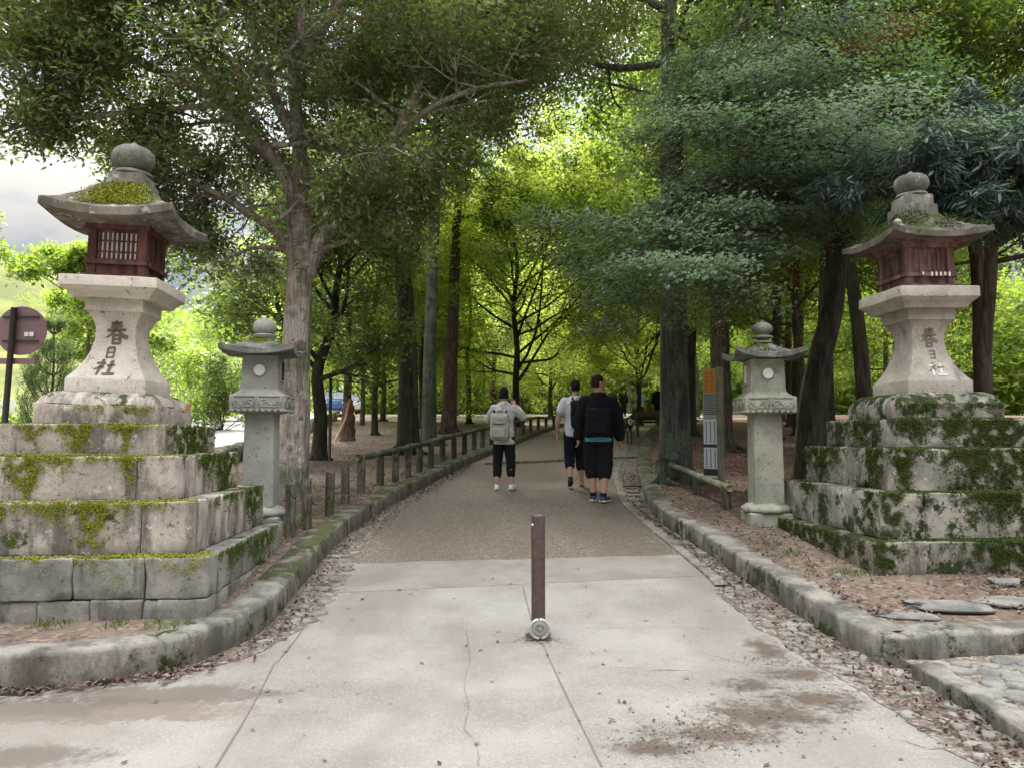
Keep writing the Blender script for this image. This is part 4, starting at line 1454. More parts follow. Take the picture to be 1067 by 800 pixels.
# ------------------------------------------------------------------ the two slim lanterns
def slim_lantern(label, loc, rz, m, mroof, s, sharp, seed, mossy, side):
    root = empty('stone_lantern', loc, rz, label, 'stone lantern', 'slim stone lanterns behind the large ones')
    rng = np.random.default_rng(seed)

    def sq(name, prof, mm, parent=root, n=8, amp=.003, split=40):
        mb = MB()
        square_loft(mb, [(a * s, z * s) for a, z in prof], .01, n, seed, amp)
        return edge_split(mb.build(name, mm, parent), split)
    base = sq('base', [(.22, -.15), (.22, .17), (.205, .185), (.15, .19)], m)
    lo = MB()
    lo.lathe([(.225 * s, .185 * s), (.25 * s, .20 * s), (.245 * s, .235 * s), (.20 * s, .27 * s), (.16 * s, .285 * s)], 64,
             wob=lambda t_, z: 1 + .07 * abs(math.sin(6 * t_)))
    lob = lo.build('lotus_base', m, root, True)
    if mossy:
        n = 900
        a = rng.uniform(0, 6.28, n)
        r = rng.uniform(.14, .25, n) * s
        tufts('moss', np.stack([r * np.cos(a), r * np.sin(a), np.interp(r, [.14 * s, .25 * s], [.285 * s, .215 * s])], 1), np.tile([0, 0, 1.0], (n, 1)), .018, M['mossR'], lob, rng)
    sq('shaft', [(.155, .28), (.152, .6), (.148, 1.21), (.146, 1.225)], m, amp=.004)
    pl = sq('platform', [(.155, 1.222), (.20, 1.235), (.265, 1.255), (.272, 1.27), (.272, 1.40), (.262, 1.412), (.245, 1.415), (.20, 1.45), (.19, 1.47)], m, n=14)
    # carved panels of the platform
    cv = MB()
    for f in range(4):
        Mt = Matrix.Rotation(f * math.pi / 2, 4, 'Z')
        for k in (-1, 1):
            cx = k * .125
            for (x0, x1, z0_, z1_) in ((cx - .108, cx + .108, 1.388, 1.396), (cx - .108, cx + .108, 1.288, 1.296), (cx - .108, cx - .100, 1.296, 1.388), (cx + .100, cx + .108, 1.296, 1.388)):
                v0 = len(cv.V)
                cv.box(x0 * s, x1 * s, -.279 * s, -.270 * s, z0_ * s, z1_ * s)
                cv.V[v0:] = [tuple(Mt @ Vector(v)) for v in cv.V[v0:]]
            for w_ in range(2):
                pts = [((cx + k * (-.08 + .16 * q_)) * s, -.2745 * s, (1.31 + w_ * .026 + .03 * math.sin(q_ * 6 + w_ * .6)) * s) for q_ in np.linspace(0, 1, 9)]
                v0 = len(cv.V)
                cv.tube(pts, .006 * s, 5)
                cv.V[v0:] = [tuple(Mt @ Vector(v)) for v in cv.V[v0:]]
        for k in range(9):
            v0 = len(cv.V)
            cv.lathe([(.001, -.012 * s), (.024 * s, -.004 * s), (.026 * s, .012 * s), (.01 * s, .026 * s)], 8, ((-.24 + .06 * k) * s, -.255 * s, 1.245 * s))
            cv.V[v0:] = [tuple(Mt @ Vector(v)) for v in cv.V[v0:]]
    cv.build('carved_panel', m, pl, True)
    fb = sq('firebox', [(.187, 1.468), (.182, 1.60), (.176, 1.80), (.17, 1.815)], m, n=8)
    zc = 1.66
    # round window with its raised ring and paper disc, rectangular windows at the sides
    for f in range(4):
        Mt = Matrix.Rotation(f * math.pi / 2, 4, 'Z')
        d = .185 * s
        if f % 2 == 0:
            ring = MB()
            P = [(.062 * s * math.cos(a), -d - .001, zc * s + .062 * s * math.sin(a)) for a in np.linspace(0, 2 * math.pi, 33)]
            ring.tube(P, .009 * s, 6, False)
            ring.V = [tuple(Mt @ Vector(v)) for v in ring.V]
            wo = ring.build('round_window', m, fb, True)
            ds = MB()
            c = [(.057 * s * math.cos(a), -d - .0045, zc * s + .057 * s * math.sin(a)) for a in np.linspace(0, 2 * math.pi, 28, endpoint=False)]
            c2 = [(x, y + .02, z) for x, y, z in c]
            ds.add(c + c2, [tuple(range(28)), tuple(reversed(range(28, 56)))] + [(k, k + 28, (k + 1) % 28 + 28, (k + 1) % 28) for k in range(28)])
            ds.V = [tuple(Mt @ Vector(v)) for v in ds.V]
            ds.build('paper_disc', M['paper'], wo)
        else:
            fr = MB()
            for (x0, x1, a, b_) in ((-.078, -.062, 1.55, 1.77), (.062, .078, 1.55, 1.77), (-.062, .062, 1.755, 1.77), (-.062, .062, 1.55, 1.565)):
                fr.box(x0 * s, x1 * s, -d - .012, -d + .014, a * s, b_ * s)
            fr.V = [tuple(Mt @ Vector(v)) for v in fr.V]
            wo = fr.build('side_window', m, fb)
            pn = MB()
            pn.box(-.0615 * s, .0615 * s, -d - .004, -d + .012, 1.5655 * s, 1.7545 * s)
            if side == 1:
                for k in range(5): pn.box((-.05 + k * .025 - .004) * s, (-.05 + k * .025 + .004) * s, -d - .009, -d - .0045, 1.566 * s, 1.754 * s)
            pn.V = [tuple(Mt @ Vector(v)) for v in pn.V]
            pn.build('pane', M['barkD'] if side == 1 else M['paper'], wo)
    rmb, tz = hip_roof(.35 * s, .13 * s, .055 * s, (.075 if sharp else .05) * s, .07 * s, .17 * s, seed, 18, 1.5 if sharp else 1.2, .006)
    ro = rmb.build('roof', mroof, root)
    ro.location = (0, 0, 1.815 * s)
    edge_split(ro, 40)
    n = 1500
    if mossy:
        a, c = rng.uniform(-.33, .33, n) * s, rng.uniform(-.33, .33, n) * s
    else:
        a, c = rng.normal(-.03, .06, n) * s, -np.abs(rng.normal(.10, .05, n)) * s
    z = np.array([tz(u / (.35 * s), v / (.35 * s)) for u, v in zip(a, c)]) + .055 * s
    tufts('moss', np.stack([a, c, z + rng.uniform(-.002, .012, n)], 1), np.tile([0, 0, 1.0], (n, 1)), .017, M['mossR' if mossy else 'mossbright'], ro, rng)
    fi = MB()
    zb = 1.985
    if sharp:
        pr = [(.075, zb), (.105, zb + .02), (.10, zb + .035), (.05, zb + .045), (.055, zb + .06), (.115, zb + .075), (.115, zb + .09), (.06, zb + .105), (.06, zb + .12), (.095, zb + .135), (.115, zb + .17), (.10, zb + .21), (.06, zb + .235), (.025, zb + .25), (.004, zb + .275)]
    else:
        pr = [(.075, zb), (.115, zb + .02), (.125, zb + .05), (.10, zb + .062), (.07, zb + .068), (.10, zb + .08), (.118, zb + .115), (.116, zb + .16), (.095, zb + .20), (.05, zb + .222), (.02, zb + .232), (.004, zb + .245)]
    fi.lathe([(a * s, b_ * s) for a, b_ in pr], 24, wob=lambda t_, z: 1 + .025 * math.cos(6 * t_))
    edge_split(fi.build('finial', M['finial'] if sharp else m, root), 50)
    return root


gL = gnd(278, 567, .16)
slim_lantern('slim grey stone lantern with a round white paper window, beside the pale tree trunk', (-2.58, 7.75, .385), .10, M['stoneS'], M['roofS'], 1.0, False, 3, False, 1)
slim_lantern('slim greenish stone lantern with a ringed finial and curled eaves, next to the rustic rail', (2.70, 8.02, .40), -.06, M['stoneSR'], M['roofS'], .985, True, 6, True, -1)

# ------------------------------------------------------------------ bollard
g = gnd(561, 664)
b = empty('bollard', (g.x, g.y, g.z + .004), 0, 'dark brown steel bollard standing alone in the middle of the path', 'bollard')
rB = 7.2 / F * g.y
mb = MB()
mb.lathe([(rB, -.02), (rB, .80), (rB * .985, .812), (rB * .93, .8165), (rB * .9, .815), (rB * .85, .812)], 28)
po = mb.build('post', M['bollard'], b)
edge_split(po, 40)
mb = MB()
mb.lathe([(.008, 0), (.008, .004), (.004, .007)], 10)
st = mb.build('rivet', M['white'], po)
st.rotation_euler = (R(90), 0, 0)
st.location = (-rB * .80, -rB * .6, .755)
mb = MB()
mb.tube([(.062 * math.cos(a), 0, .062 * math.sin(a)) for a in np.linspace(0, 2 * math.pi, 33)], .011, 8, False)
lk = mb.build('lock_ring', M['galv'], b, True)
lk.location = (0.006, -rB - .028, .072)
mb = MB()
mb.lathe([(.053, -.012), (.053, .006), (.048, .010), (.03, .010), (.028, .004), (.012, .004), (.010, .012), (.002, .013)], 24)
lc = mb.build('lock_cover', simple('dull_lock_metal', (.16, .15, .13), (.3, .29, .26), 60, .6, .2), lk)
lc.rotation_euler = (R(90), 0, 0)
edge_split(lc, 40)
mb = MB()
mb.box(-.022, .022, -rB - .03, -rB * .6, .01, .14)
mb.rough_box(-.085, .085, -.075, .085, -.02, .008, .006, .002, 3, .05)
mb.build('foot_plate', M['bollard'], b)

# ------------------------------------------------------------------ posts and fences
def log_post(name, x, y, hgt, r, seed, parent=None, tilt=(0, 0)):
    rng = random.Random(seed)
    mb = MB()
    n = 7
    pts = [(tilt[0] * hgt * k / n, tilt[1] * hgt * k / n, -.12 + (hgt + .12) * k / n) for k in range(n + 1)] + [(tilt[0] * hgt, tilt[1] * hgt, hgt + .006)]
    rad = [r * (1 + rng.uniform(-.05, .05)) for _ in range(n + 1)] + [r * .88]
    mb.tube(pts, rad, 12)
    o = mb.build(name, [M['log'], M['cutwood']], parent, True)
    o.data.polygons[len(o.data.polygons) - 1].material_index = 1
    o.location = (x, y, soil(x, y))
    return o


near_posts = [(302, 561, 507), (320, 552, 501), (343, 538, 494), (360, 526, 485)]
PL = ['dark charred log post touching the base of the slim lantern', 'smooth log post standing second from the slim lantern at the kerb', 'short weathered log post standing third from the slim lantern, moss at its foot', 'leaning cracked log post just before the first railed fence post']
for k, (px, pb, pt) in enumerate(near_posts):
    p = gnd(px, pb, .17)
    hgt = (pb - pt) / F * p.y
    o = log_post('log_post', p.x, p.y, hgt, .052, k, None, (random.uniform(-.03, .03), random.uniform(-.02, .02)))
    tag(o, PL[k], 'post', 'free-standing log posts along the left kerb')

fence = empty('post_and_rail_fence', (0, 0, 0), 0, 'low mossy log fence curving along the left side of the path', 'fence')
FP = []
fpx = [(376, 514, 479), (396, 506, 473), (412, 502, 471), (425, 497, 468), (437, 492, 466), (449, 488, 463), (461, 482, 460), (473, 478, 456), (484, 474, 453), (494, 470, 451), (503, 467, 449), (512, 464, 447), (524, 460, 444), (536, 456, 441), (545, 453, 438), (553, 451, 436), (561, 448, 434), (569, 446, 432), (577, 444, 431)]
for k, (px, pb, pt) in enumerate(fpx):
    p = gnd(px, pb, .16 if k < 8 else .12)
    hgt = min(.68, max(.5, (pb - pt) / F * p.y))
    o = log_post('post', p.x, p.y, hgt, .055, 40 + k, fence)
    FP.append(Vector((p.x, p.y, soil(p.x, p.y) + hgt)))
for k in range(len(FP) - 1):
    if k % 2 == 0 or k > 8:
        a, c = FP[k].copy(), FP[min(len(FP) - 1, k + (2 if k <= 8 else 1))].copy()
        d = (c - a).normalized()
        mb = MB()
        m_ = (a + c) / 2 + Vector((0, 0, -.02))
        mb.tube([a - d * .12 + Vector((0, 0, -.03)), a * .7 + c * .3 + Vector((0, 0, -.035)), m_, c + d * .08 + Vector((0, 0, -.03))], [.042, .045, .043, .038], 10)
        mb.build('rail', M['rail'], fence, True)
    elif k > 3:
        pass
# rope sagging from the first fence post through the near posts
rp = MB()
pp = [FP[0] + Vector((0, .06, -.1))] + [Vector((gnd(px, pb, .17).x + .0, gnd(px, pb, .17).y + .07, gnd(px, pb, .17).z + .30)) for (px, pb, pt) in near_posts[::-1][:3]]
S = []
for a, c in zip(pp[:-1], pp[1:]):
    for t_ in np.linspace(0, 1, 8, endpoint=False):
        q_ = a.lerp(c, t_)
        S.append(q_ + Vector((0, 0, -.10 * 4 * t_ * (1 - t_))))
rp.tube(S, .008, 5)
rp.build('rope', M['log'], fence, True)

rf = empty('rustic_rail', (0, 0, 0), 0, 'low pale log rail on short mossy posts beside the slim lantern on the right', 'fence')
A = gnd(757, 532, .17)
B_ = gnd(688, 500, .17)
A1 = Vector((A.x, A.y, soil(A.x, A.y)))
B1 = Vector((B_.x, B_.y, soil(B_.x, B_.y)))
for k, (t_, hh) in enumerate(((0, .27), (.38, .26), (1.0, .27))):
    p = A1.lerp(B1, t_)
    log_post('post', p.x, p.y, hh, .05 if k else .06, 80 + k, rf)
mb = MB()
d = (B1 - A1).normalized()
mb.tube([A1 - d * .12 + Vector((0, 0, .26)), A1.lerp(B1, .35) + Vector((0, 0, .27)), A1.lerp(B1, .7) + Vector((0, 0, .29)), B1 + d * .15 + Vector((0, 0, .30))], [.042, .045, .043, .04], 12)
o = mb.build('rail', [M['railR'], M['cutwood']], rf, True)
o.data.polygons[len(o.data.polygons) - 2].material_index = 1

# ------------------------------------------------------------------ narrow notice board on the right
g = gnd(738, 512, .16)
yS = 10.6
top = at(739, 384, yS)
x0 = top.x
zb = soil(x0, yS)
sb = empty('notice_board', (x0, yS, zb), R(-50), 'tall narrow notice board with an orange heading and white lower panel, between two trunks', 'sign')
H_ = top.z - zb
mb = MB()
mb.box(-.125, .125, .012, .055, .06, H_)
mb.build('board', simple('board_back', (.2, .19, .14), (.3, .28, .22), 10), sb)
mb = MB()
mb.box(.126, .20, -.03, .045, -.2, H_ + .01)
mb.build('post', M['railR'], sb)
orange = simple('orange_heading', (.42, .22, .04), (.52, .31, .06), 18, .6, .05)
grey = simple('grey_text_panel', (.30, .34, .32), (.38, .42, .40), 20, .6, .05)
whitep = simple('pale_blue_panel', (.55, .62, .66), (.66, .72, .75), 10, .6, .05)
ink = simple('black_ink', (.03, .035, .035), (.05, .05, .05), 10, .6, .05)
red = simple('red_ink', (.5, .05, .02), (.55, .07, .03), 10, .6, .05)
for nm, z0_, z1_, m_ in (('heading_panel', .80, 1.0, orange), ('text_panel', .58, .797, grey), ('lower_panel', .08, .577, whitep)):
    mb = MB()
    mb.box(-.118, .118, .004, .0115, H_ * z0_, H_ * z1_ - .004)
    mb.build(nm, m_, sb)
rr = random.Random(5)
for (xa, w_) in ((-.05, .03), (.04, .03)):
    mb = MB()
    for k in range(5):
        zc = H_ * (.97 - .034 * k)
        for q_ in range(3): mb.box(xa - w_, xa + w_ * rr.uniform(.2, 1), .0, .0035, zc - .012 * q_ - .006, zc - .012 * q_)
        mb.box(xa - .004, xa + .004, -.0005, .003, zc - .032, zc)
    mb.build('red_lettering', red, sb)
mb = MB()
for k in range(11):
    x = -.10
    while x < .09:
        w_ = rr.uniform(.012, .03)
        mb.box(x, x + w_, .0, .0035, H_ * (.775 - .0165 * k), H_ * (.775 - .0165 * k) + .012)
        x += w_ + .006
mb.build('black_lettering', ink, sb)
mb = MB()
mb.box(-.118, .118, .0, .0035, H_ * .335, H_ * .362)
mb.box(-.118, .118, .0, .0035, H_ * .10, H_ * .155)
for xa in (-.07, -.0, .07):
    for (za, zb_) in ((.55, .38), (.32, .17)):
        z = za
        while z > zb_:
            mb.box(xa - .008, xa + .008, .0, .0035, H_ * (z - .014), H_ * z)
            z -= .02
mb.build('black_lettering', ink, sb)

# ------------------------------------------------------------------ round sign seen from behind, far left
yP = 8.9
c = at(19, 344, yP)
zb = soil(c.x, yP)
sg = empty('round_road_sign', (c.x - .11, yP, zb), 0, 'back of a round brownish road sign on a dark pole, left of the big lantern', 'sign')
mb = MB()
mb.tube([(0, 0, -.2), (.0, 0, 1.0), (.05, 0, c.z - zb + .27)], .034, 12)
mb.build('pole', M['darkmetal'], sg, True)
mb = MB()
mb.lathe([(.292, -.006), (.298, 0), (.292, .006)], 40)
ds = mb.build('disc', M['signback'], sg)
ds.rotation_euler = (R(90), 0, R(4))
ds.location = (.11, .06, c.z - zb)
for dz_ in (.16, -.13):
    mb = MB()
    mb.box(-.16, .27, -.012, .008, -.012, .012)
    rl = mb.build('bracket', M['darkmetal'], sg)
    rl.location = (.06, .038, c.z - zb + dz_)
mb = MB()
mb.box(-.2, .26, -.01, .01, -.035, .035)
rl = mb.build('lower_plate', M['signback'], sg)
rl.location = (.05, .045, c.z - zb - .37)
for k in range(2):
    mb = MB()
    mb.box(-.026, .026, -.003, .0, -.026, .026)
    rl = mb.build('sticker', M['white'], sg)
    rl.location = (.18 + .062 * k, .046, c.z - zb - .045)
g = at(9, 423, 24.0)
sg2 = empty('small_round_sign', (g.x, g.y, soil(g.x, g.y)), 0, 'small white round sign low behind the pole of the big brownish sign', 'sign')
mb = MB()
mb.tube([(0, 0, -.2), (0, 0, g.z - soil(g.x, g.y))], .03, 8)
mb.build('pole', M['darkmetal'], sg2)
mb = MB()
mb.lathe([(.27, -.01), (.28, 0), (.27, .01)], 28)
ds = mb.build('disc', M['white'], sg2)
ds.rotation_euler = (R(90), 0, 0)
ds.location = (0, -.05, g.z - soil(g.x, g.y))
# ------------------------------------------------------------------ trees
def tree_obj(name, label, group, loc, wood_me, leaf_me, bark, leafm, rz=0.0, sc_=1.0, cat='tree', extra=None):
    r = empty(name, loc, rz, label, cat, group)
    r.scale = (sc_, sc_, sc_)
    if wood_me: link('trunk', wood_me, bark, r, True)
    if leaf_me: link('crown', leaf_me, leafm, r)
    return r


def copy_tree(src, label, loc, rz, sc_, group=None):
    c = src.copy()
    COL.objects.link(c)
    c.location = loc
    c.rotation_euler = (0, 0, rz)
    c.scale = (sc_, sc_, sc_ * random.uniform(.92, 1.1))
    c['label'] = label
    if group: c['group'] = group
    for ch in src.children:
        d = ch.copy()
        COL.objects.link(d)
        d.parent = c
    return c


def px_path(base, pts):
    """points given as (px, py, depth) -> local to base"""
    return [tuple(at(a, b, d) - base) for a, b, d in pts]


# ---- the pale-barked oak on the left
bA = gnd(305, 519, .17)
dA = bA.y
G = Grower(3, nch=(9, 6, 4), ratio=(.52, .55, .5), ang=.95, flat=.75, wob=.13, trop=(.03, .02, -.02), maxl=3, t0=.15, wood_max=1)
lb = lambda p: px_path(bA, p)
tp = [(0, 0, -.25)] + lb([(305, 500, dA), (308, 430, dA), (310, 340, dA), (313, 265, dA), (311, 205, dA)])
G.trunk(tp, .205, .15, 16, 1.4)
LIMBS = [
    ([(311, 215, dA), (312, 150, dA), (306, 80, dA), (316, 0, dA - .2), (322, -110, dA)], .15, .05, 13, 1.5),
    ([(309, 210, dA), (287, 168, dA - .2), (256, 136, dA - .5), (235, 108, dA - .7), (205, 55, dA - 1.0), (172, -25, dA - 1.2)], .12, .04, 13, 1.5),
    ([(309, 275, dA), (288, 242, dA - .2), (265, 226, dA - .4), (232, 205, dA - .5), (195, 190, dA - .6), (160, 185, dA - .8)], .09, .02, 12, 1.0),
    ([(314, 300, dA), (334, 252, dA), (362, 220, dA), (388, 180, dA + .1), (412, 143, dA + .2), (440, 80, dA + .2), (470, 5, dA + .2), (490, -80, dA)], .15, .04, 15, 1.5),
    ([(412, 143, dA + .2), (450, 112, dA), (500, 92, dA - .2), (550, 84, dA - .4)], .07, .02, 8, 1.2),
    ([(308, 150, dA), (275, 75, dA + .3), (255, 5, dA + .5), (245, -80, dA + .5)], .10, .03, 10, 1.5),
    ([(240, 112, dA - .7), (165, 74, dA - 1.1), (95, 45, dA - 1.4), (20, 25, dA - 1.6), (-50, 20, dA - 1.8)], .06, .02, 14, 1.15),
    ([(306, 80, dA), (345, 20, dA - .8), (385, -60, dA - 1.4)], .07, .03, 8, 1.3),
    ([(330, 262, dA), (375, 245, dA - .3), (420, 215, dA - .4)], .05, .02, 5, 1.0),
    ([(205, 55, dA - 1.0), (130, 10, dA - 1.4), (60, -40, dA - 1.8)], .05, .02, 10, 1.2),
    ([(300, 262, dA), (270, 258, dA - .5), (240, 268, dA - .8), (215, 285, dA - 1.0)], .04, .012, 9, .75),
    ([(235, 108, dA - .7), (170, 115, dA - 1.1), (100, 120, dA - 1.5), (30, 130, dA - 1.8), (-30, 150, dA - 2)], .05, .015, 12, .85),
    ([(440, 80, dA + .2), (500, 30, dA + .8), (560, -20, dA + 1.2)], .06, .02, 8, 1.3),
    ([(425, 115, dA + .2), (500, 60, dA + 1.0), (570, 50, dA + 1.8), (630, 60, dA + 2.4)], .06, .015, 13, 1.2),
]
for (pp, r0, r1, nb, L) in LIMBS:
    r0, r1 = r0 * .78, r1 * .8
    P = smooth_path(lb(pp), 4)
    rad = np.linspace(r0, r1, len(P))
    G.wood.add(P, rad[:, None] * (1 + G.rng.normal(0, .05, (len(P), 9))), 9)
    G.along(P, rad, nb, L, 0, .25, 1.0, elev=(-.25, .7))
AX = np.concatenate([smooth_path(lb(pp), 6)[:int(len(pp) * 3)] for (pp, r0, r1, nb, L) in LIMBS if r0 > .06] + [np.array(tp[2:])])
AX = np.concatenate([AX, AX + np.array([-.15, -.45, -.05]), AX + np.array([-.3, -.9, -.12])])


def clear_of_limbs(P):
    out = np.ones(len(P), bool)
    for i in range(0, len(P), 8000):
        d = ((P[i:i + 8000, None, :] - AX[None]) ** 2).sum(2).min(1)
        out[i:i + 8000] = d > .36 ** 2
    return out


LA = G.leaves(5, .082, .031, .10, .75, 1, .25, keep=clear_of_limbs, out=.35)
print('treeA twigs', len(G.tw), 'leaves', len(LA) // 4)
tree_obj('oak_tree', 'large oak with pale scaly trunk and dark small-leaved crown, behind the slim left lantern', 'large trees along the path', bA, G.wood.mesh('oak_trunk'), leaf_mesh('oak_crown', LA), M['barkA'], M['leafA'])


# ---- generic forest tree
def gen_tree(seed, H, r0, cb, cr, nl, per, ln, wd, k=None, lean=(0, 0), prof=None, sig=.16, tilt=.7, down=.2, elev=(.0, .7), lobes=1, nmul=1.0, sides=12, curve=.25):
    kw_ = dict(nch=(6, 5, 4), ratio=(.52, .5, .5), ang=.95, flat=.65, wob=.13, trop=(.03, .01, -.02), maxl=3, wood_max=2)
    kw_.update(k or {})
    g_ = Grower(seed, **kw_)
    rg = g_.rng
    n = 6
    P = [(0, 0, -.3)] + [(lean[0] * (i / n) ** 1.2 + rg.normal(0, curve * .3), lean[1] * (i / n) + rg.normal(0, curve * .3), H * .93 * i / n) for i in range(1, n + 1)]
    P[1] = (P[1][0] * .4, P[1][1] * .4, P[1][2])
    TP, TR = g_.trunk(P, r0, r0 * .22, sides, 1.45)
    for k_r in range(6):
        a_ = k_r * 1.05 + rg.normal(0, .25)
        L_r = r0 * rg.uniform(1.6, 3.4)
        q_ = np.array([[math.cos(a_ + .12 * i * rg.normal(0, 1)) * (r0 * .7 + L_r * i / 5), math.sin(a_ + .12 * i) * (r0 * .7 + L_r * i / 5), r0 * .75 * (1 - i / 5) ** 2.2 + .02 - .03 * i / 5 * 3] for i in range(6)])
        g_.wood.add(q_, np.linspace(r0 * .36, r0 * .06, 6), 7)
    prof = prof or (lambda t_: math.sin(math.pi * min(1, max(0, (t_ - cb / H) / (1 - cb / H) * .8 + .22))) ** .7)
    g_.along(TP, TR, nl, cr, 0, cb / H, .98, elev=elev, prof=prof)
    V = g_.leaves(per, ln, wd, sig, tilt, lobes, down)
    return g_.wood.mesh('trunk'), leaf_mesh('crown', V), len(V) // 4


# ---- individual trees that frame the path
tl = []


def place(px, py, dz, w, c, *a):
    p = gnd(px, py, dz)
    p.z = soil(p.x, p.y)
    return p


p = place(425, 473, .13, 0, 0)
w, c, n = gen_tree(11, 15.5, .235, 7.6, 3.6, 18, 14, .13, .055, lean=(-.95, .3), curve=.05); tl.append(n)
tree_obj('forest_tree', 'dark trunk leaning left with red bark at its foot, behind the log fence', 'large trees along the path', p, w, c, M['barkD'], M['leafA'])
p = place(447, 464, .13, 0, 0)
w, c, n = gen_tree(12, 16, .19, 7.6, 4.2, 24, 14, .13, .055, lean=(.25, .2), curve=.04); tl.append(n)
tree_obj('forest_tree', 'straight slender green-grey trunk right of the leaning dark trunk', 'large trees along the path', p, w, c, M['barkG'], M['leafA'])
p = place(468, 451, .12, 0, 0)
w, c, n = gen_tree(13, 14, .25, 7.5, 3.0, 14, 14, .15, .07, lean=(.2, .4)); tl.append(n)
tree_obj('forest_tree', 'brown flaring trunk half hidden behind the slender green-grey trunk', 'large trees along the path', p, w, c, M['barkB'], M['leafDark'])
p = place(331, 481, .13, 0, 0)
w, c, n = gen_tree(14, 5.6, .15, 1.5, 2.3, 16, 13, .12, .05, lean=(.5, 0), elev=(.2, 1.0)); tl.append(n)
tree_obj('small_tree', 'small dark tree forking low between the pale oak and the road', 'small trees by the road', p, w, c, M['barkD'], M['leafDark'])
p = place(705, 504, .16, 0, 0)
w, c, n = gen_tree(15, 13, .235, 6.4, 3.3, 20, 13, .10, .045, lean=(.05, .2), curve=.03); tl.append(n)
tree_obj('forest_tree', 'thick green-grey ridged trunk rising beside the path, left of the notice board', 'large trees along the path', p, w, c, M['barkG'], M['leafDark'])
p = place(753, 468, .15, 0, 0)
w, c, n = gen_tree(16, 15, .26, 6.5, 3.2, 16, 13, .14, .06, lean=(.05, .2), curve=.03); tl.append(n)
tree_obj('forest_tree', 'straight dark brown trunk right behind the notice board', 'large trees along the path', p, w, c, M['barkB'], M['leafDark'])

# ---- the maple that leans over the right lantern
bM = place(840, 506, .16, 0, 0)
dM = bM.y
lm = lambda q_: px_path(bM, q_)
G = Grower(21, nch=(9, 6, 4), ratio=(.55, .58, .55), ang=.9, flat=.13, wob=.09, trop=(-.02, -.04, -.06), maxl=3, t0=.12)
G.trunk([(0, 0, -.25)] + lm([(842, 480, dM), (846, 420, dM), (856, 370, dM), (868, 318, dM), (872, 262, dM), (868, 228, dM)]), .195, .14, 14, 1.4)
ML = [
    ([(868, 232, dM), (882, 170, dM + .2), (890, 95, dM + .3), (880, 10, dM + .3), (876, -70, dM + .3)], .11, .05, 0, 1.0),
    ([(866, 240, dM), (842, 180, dM), (818, 110, dM - .2), (812, 20, dM - .3), (800, -80, dM - .4)], .10, .04, 0, 1.0),
    ([(870, 262, dM), (830, 222, dM - .5), (785, 190, dM - 1.0), (735, 205, dM - 1.5), (695, 235, dM - 1.9), (665, 268, dM - 2.2)], .08, .015, 15, 1.0),
    ([(830, 222, dM - .5), (780, 225, dM - 1.2), (735, 252, dM - 1.8), (695, 278, dM - 2.2), (668, 292, dM - 2.4)], .05, .012, 12, .85),
    ([(842, 180, dM), (805, 130, dM - .6), (770, 105, dM - 1.1), (735, 115, dM - 1.5), (710, 140, dM - 1.8)], .06, .012, 12, .95),
    ([(818, 110, dM - .2), (785, 72, dM - .8), (755, 80, dM - 1.2)], .05, .012, 7, .85),
    ([(868, 240, dM), (890, 195, dM - .8), (925, 165, dM - 1.5), (975, 150, dM - 2.2)], .05, .012, 11, 1.1),
    ([(850, 205, dM), (830, 165, dM - .9), (845, 150, dM - 1.7), (880, 160, dM - 2.4)], .05, .012, 11, 1.1),
    ([(890, 95, dM + .3), (850, 45, dM - .5), (800, 30, dM - 1.0)], .05, .012, 7, 1.1),
]
for (pp, r0, r1, nb, L) in ML:
    P = smooth_path(lm(pp), 4)
    rad = np.linspace(r0, r1, len(P))
    G.wood.add(P, rad, 8)
    if nb: G.along(P, rad, nb, L * 1.12, 0, .12, 1.0, elev=(-.14, .06))
LM = G.leaves(4, .046, .018, .14, .36, 3, .12, out=.6)
print('maple twigs', len(G.tw), 'leaves', len(LM) // 4)
mt = tree_obj('maple_tree', 'bending maple with layered blue-green sprays spreading over the path beside the mossy lantern', 'large trees along the path', bM, G.wood.mesh('maple_trunk'), leaf_mesh('maple_crown', LM), M['barkD'], M['leafMaple'])
# rusty dead spray high in it
rg = np.random.default_rng(4)
cR = at(915, 40, dM) - bM
n = 1500
P = np.array(cR)[None] + rg.normal(0, 1, (n, 3)) * np.array([.42, .4, .16]) * rg.uniform(.3, 1, (n, 1)) + np.outer(rg.uniform(-1, 1, n), [.45, 0, .25])
N = unit(rg.normal(0, .6, (n, 3)) + np.array([0, 0, 1.]))
T = unit(np.cross(N, rg.normal(0, 1, (n, 3))))
link('dead_spray', leaf_mesh('dead_spray', leaves_V(P, N, T, rg.uniform(.05, .1, n), rg.uniform(.02, .035, n))), M['leafRust'], mt)

# second trunk behind it, leaning apart
p = place(902, 480, .15, 0, 0)
w, c, n = gen_tree(17, 13, .16, 4.5, 3.2, 16, 12, .11, .05, lean=(-.6, .3), curve=.2); tl.append(n)
tree_obj('forest_tree', 'dark trunk behind the bending maple, seen left of the mossy lantern pedestal', 'large trees along the path', p, w, c, M['barkD'], M['leafDark'])

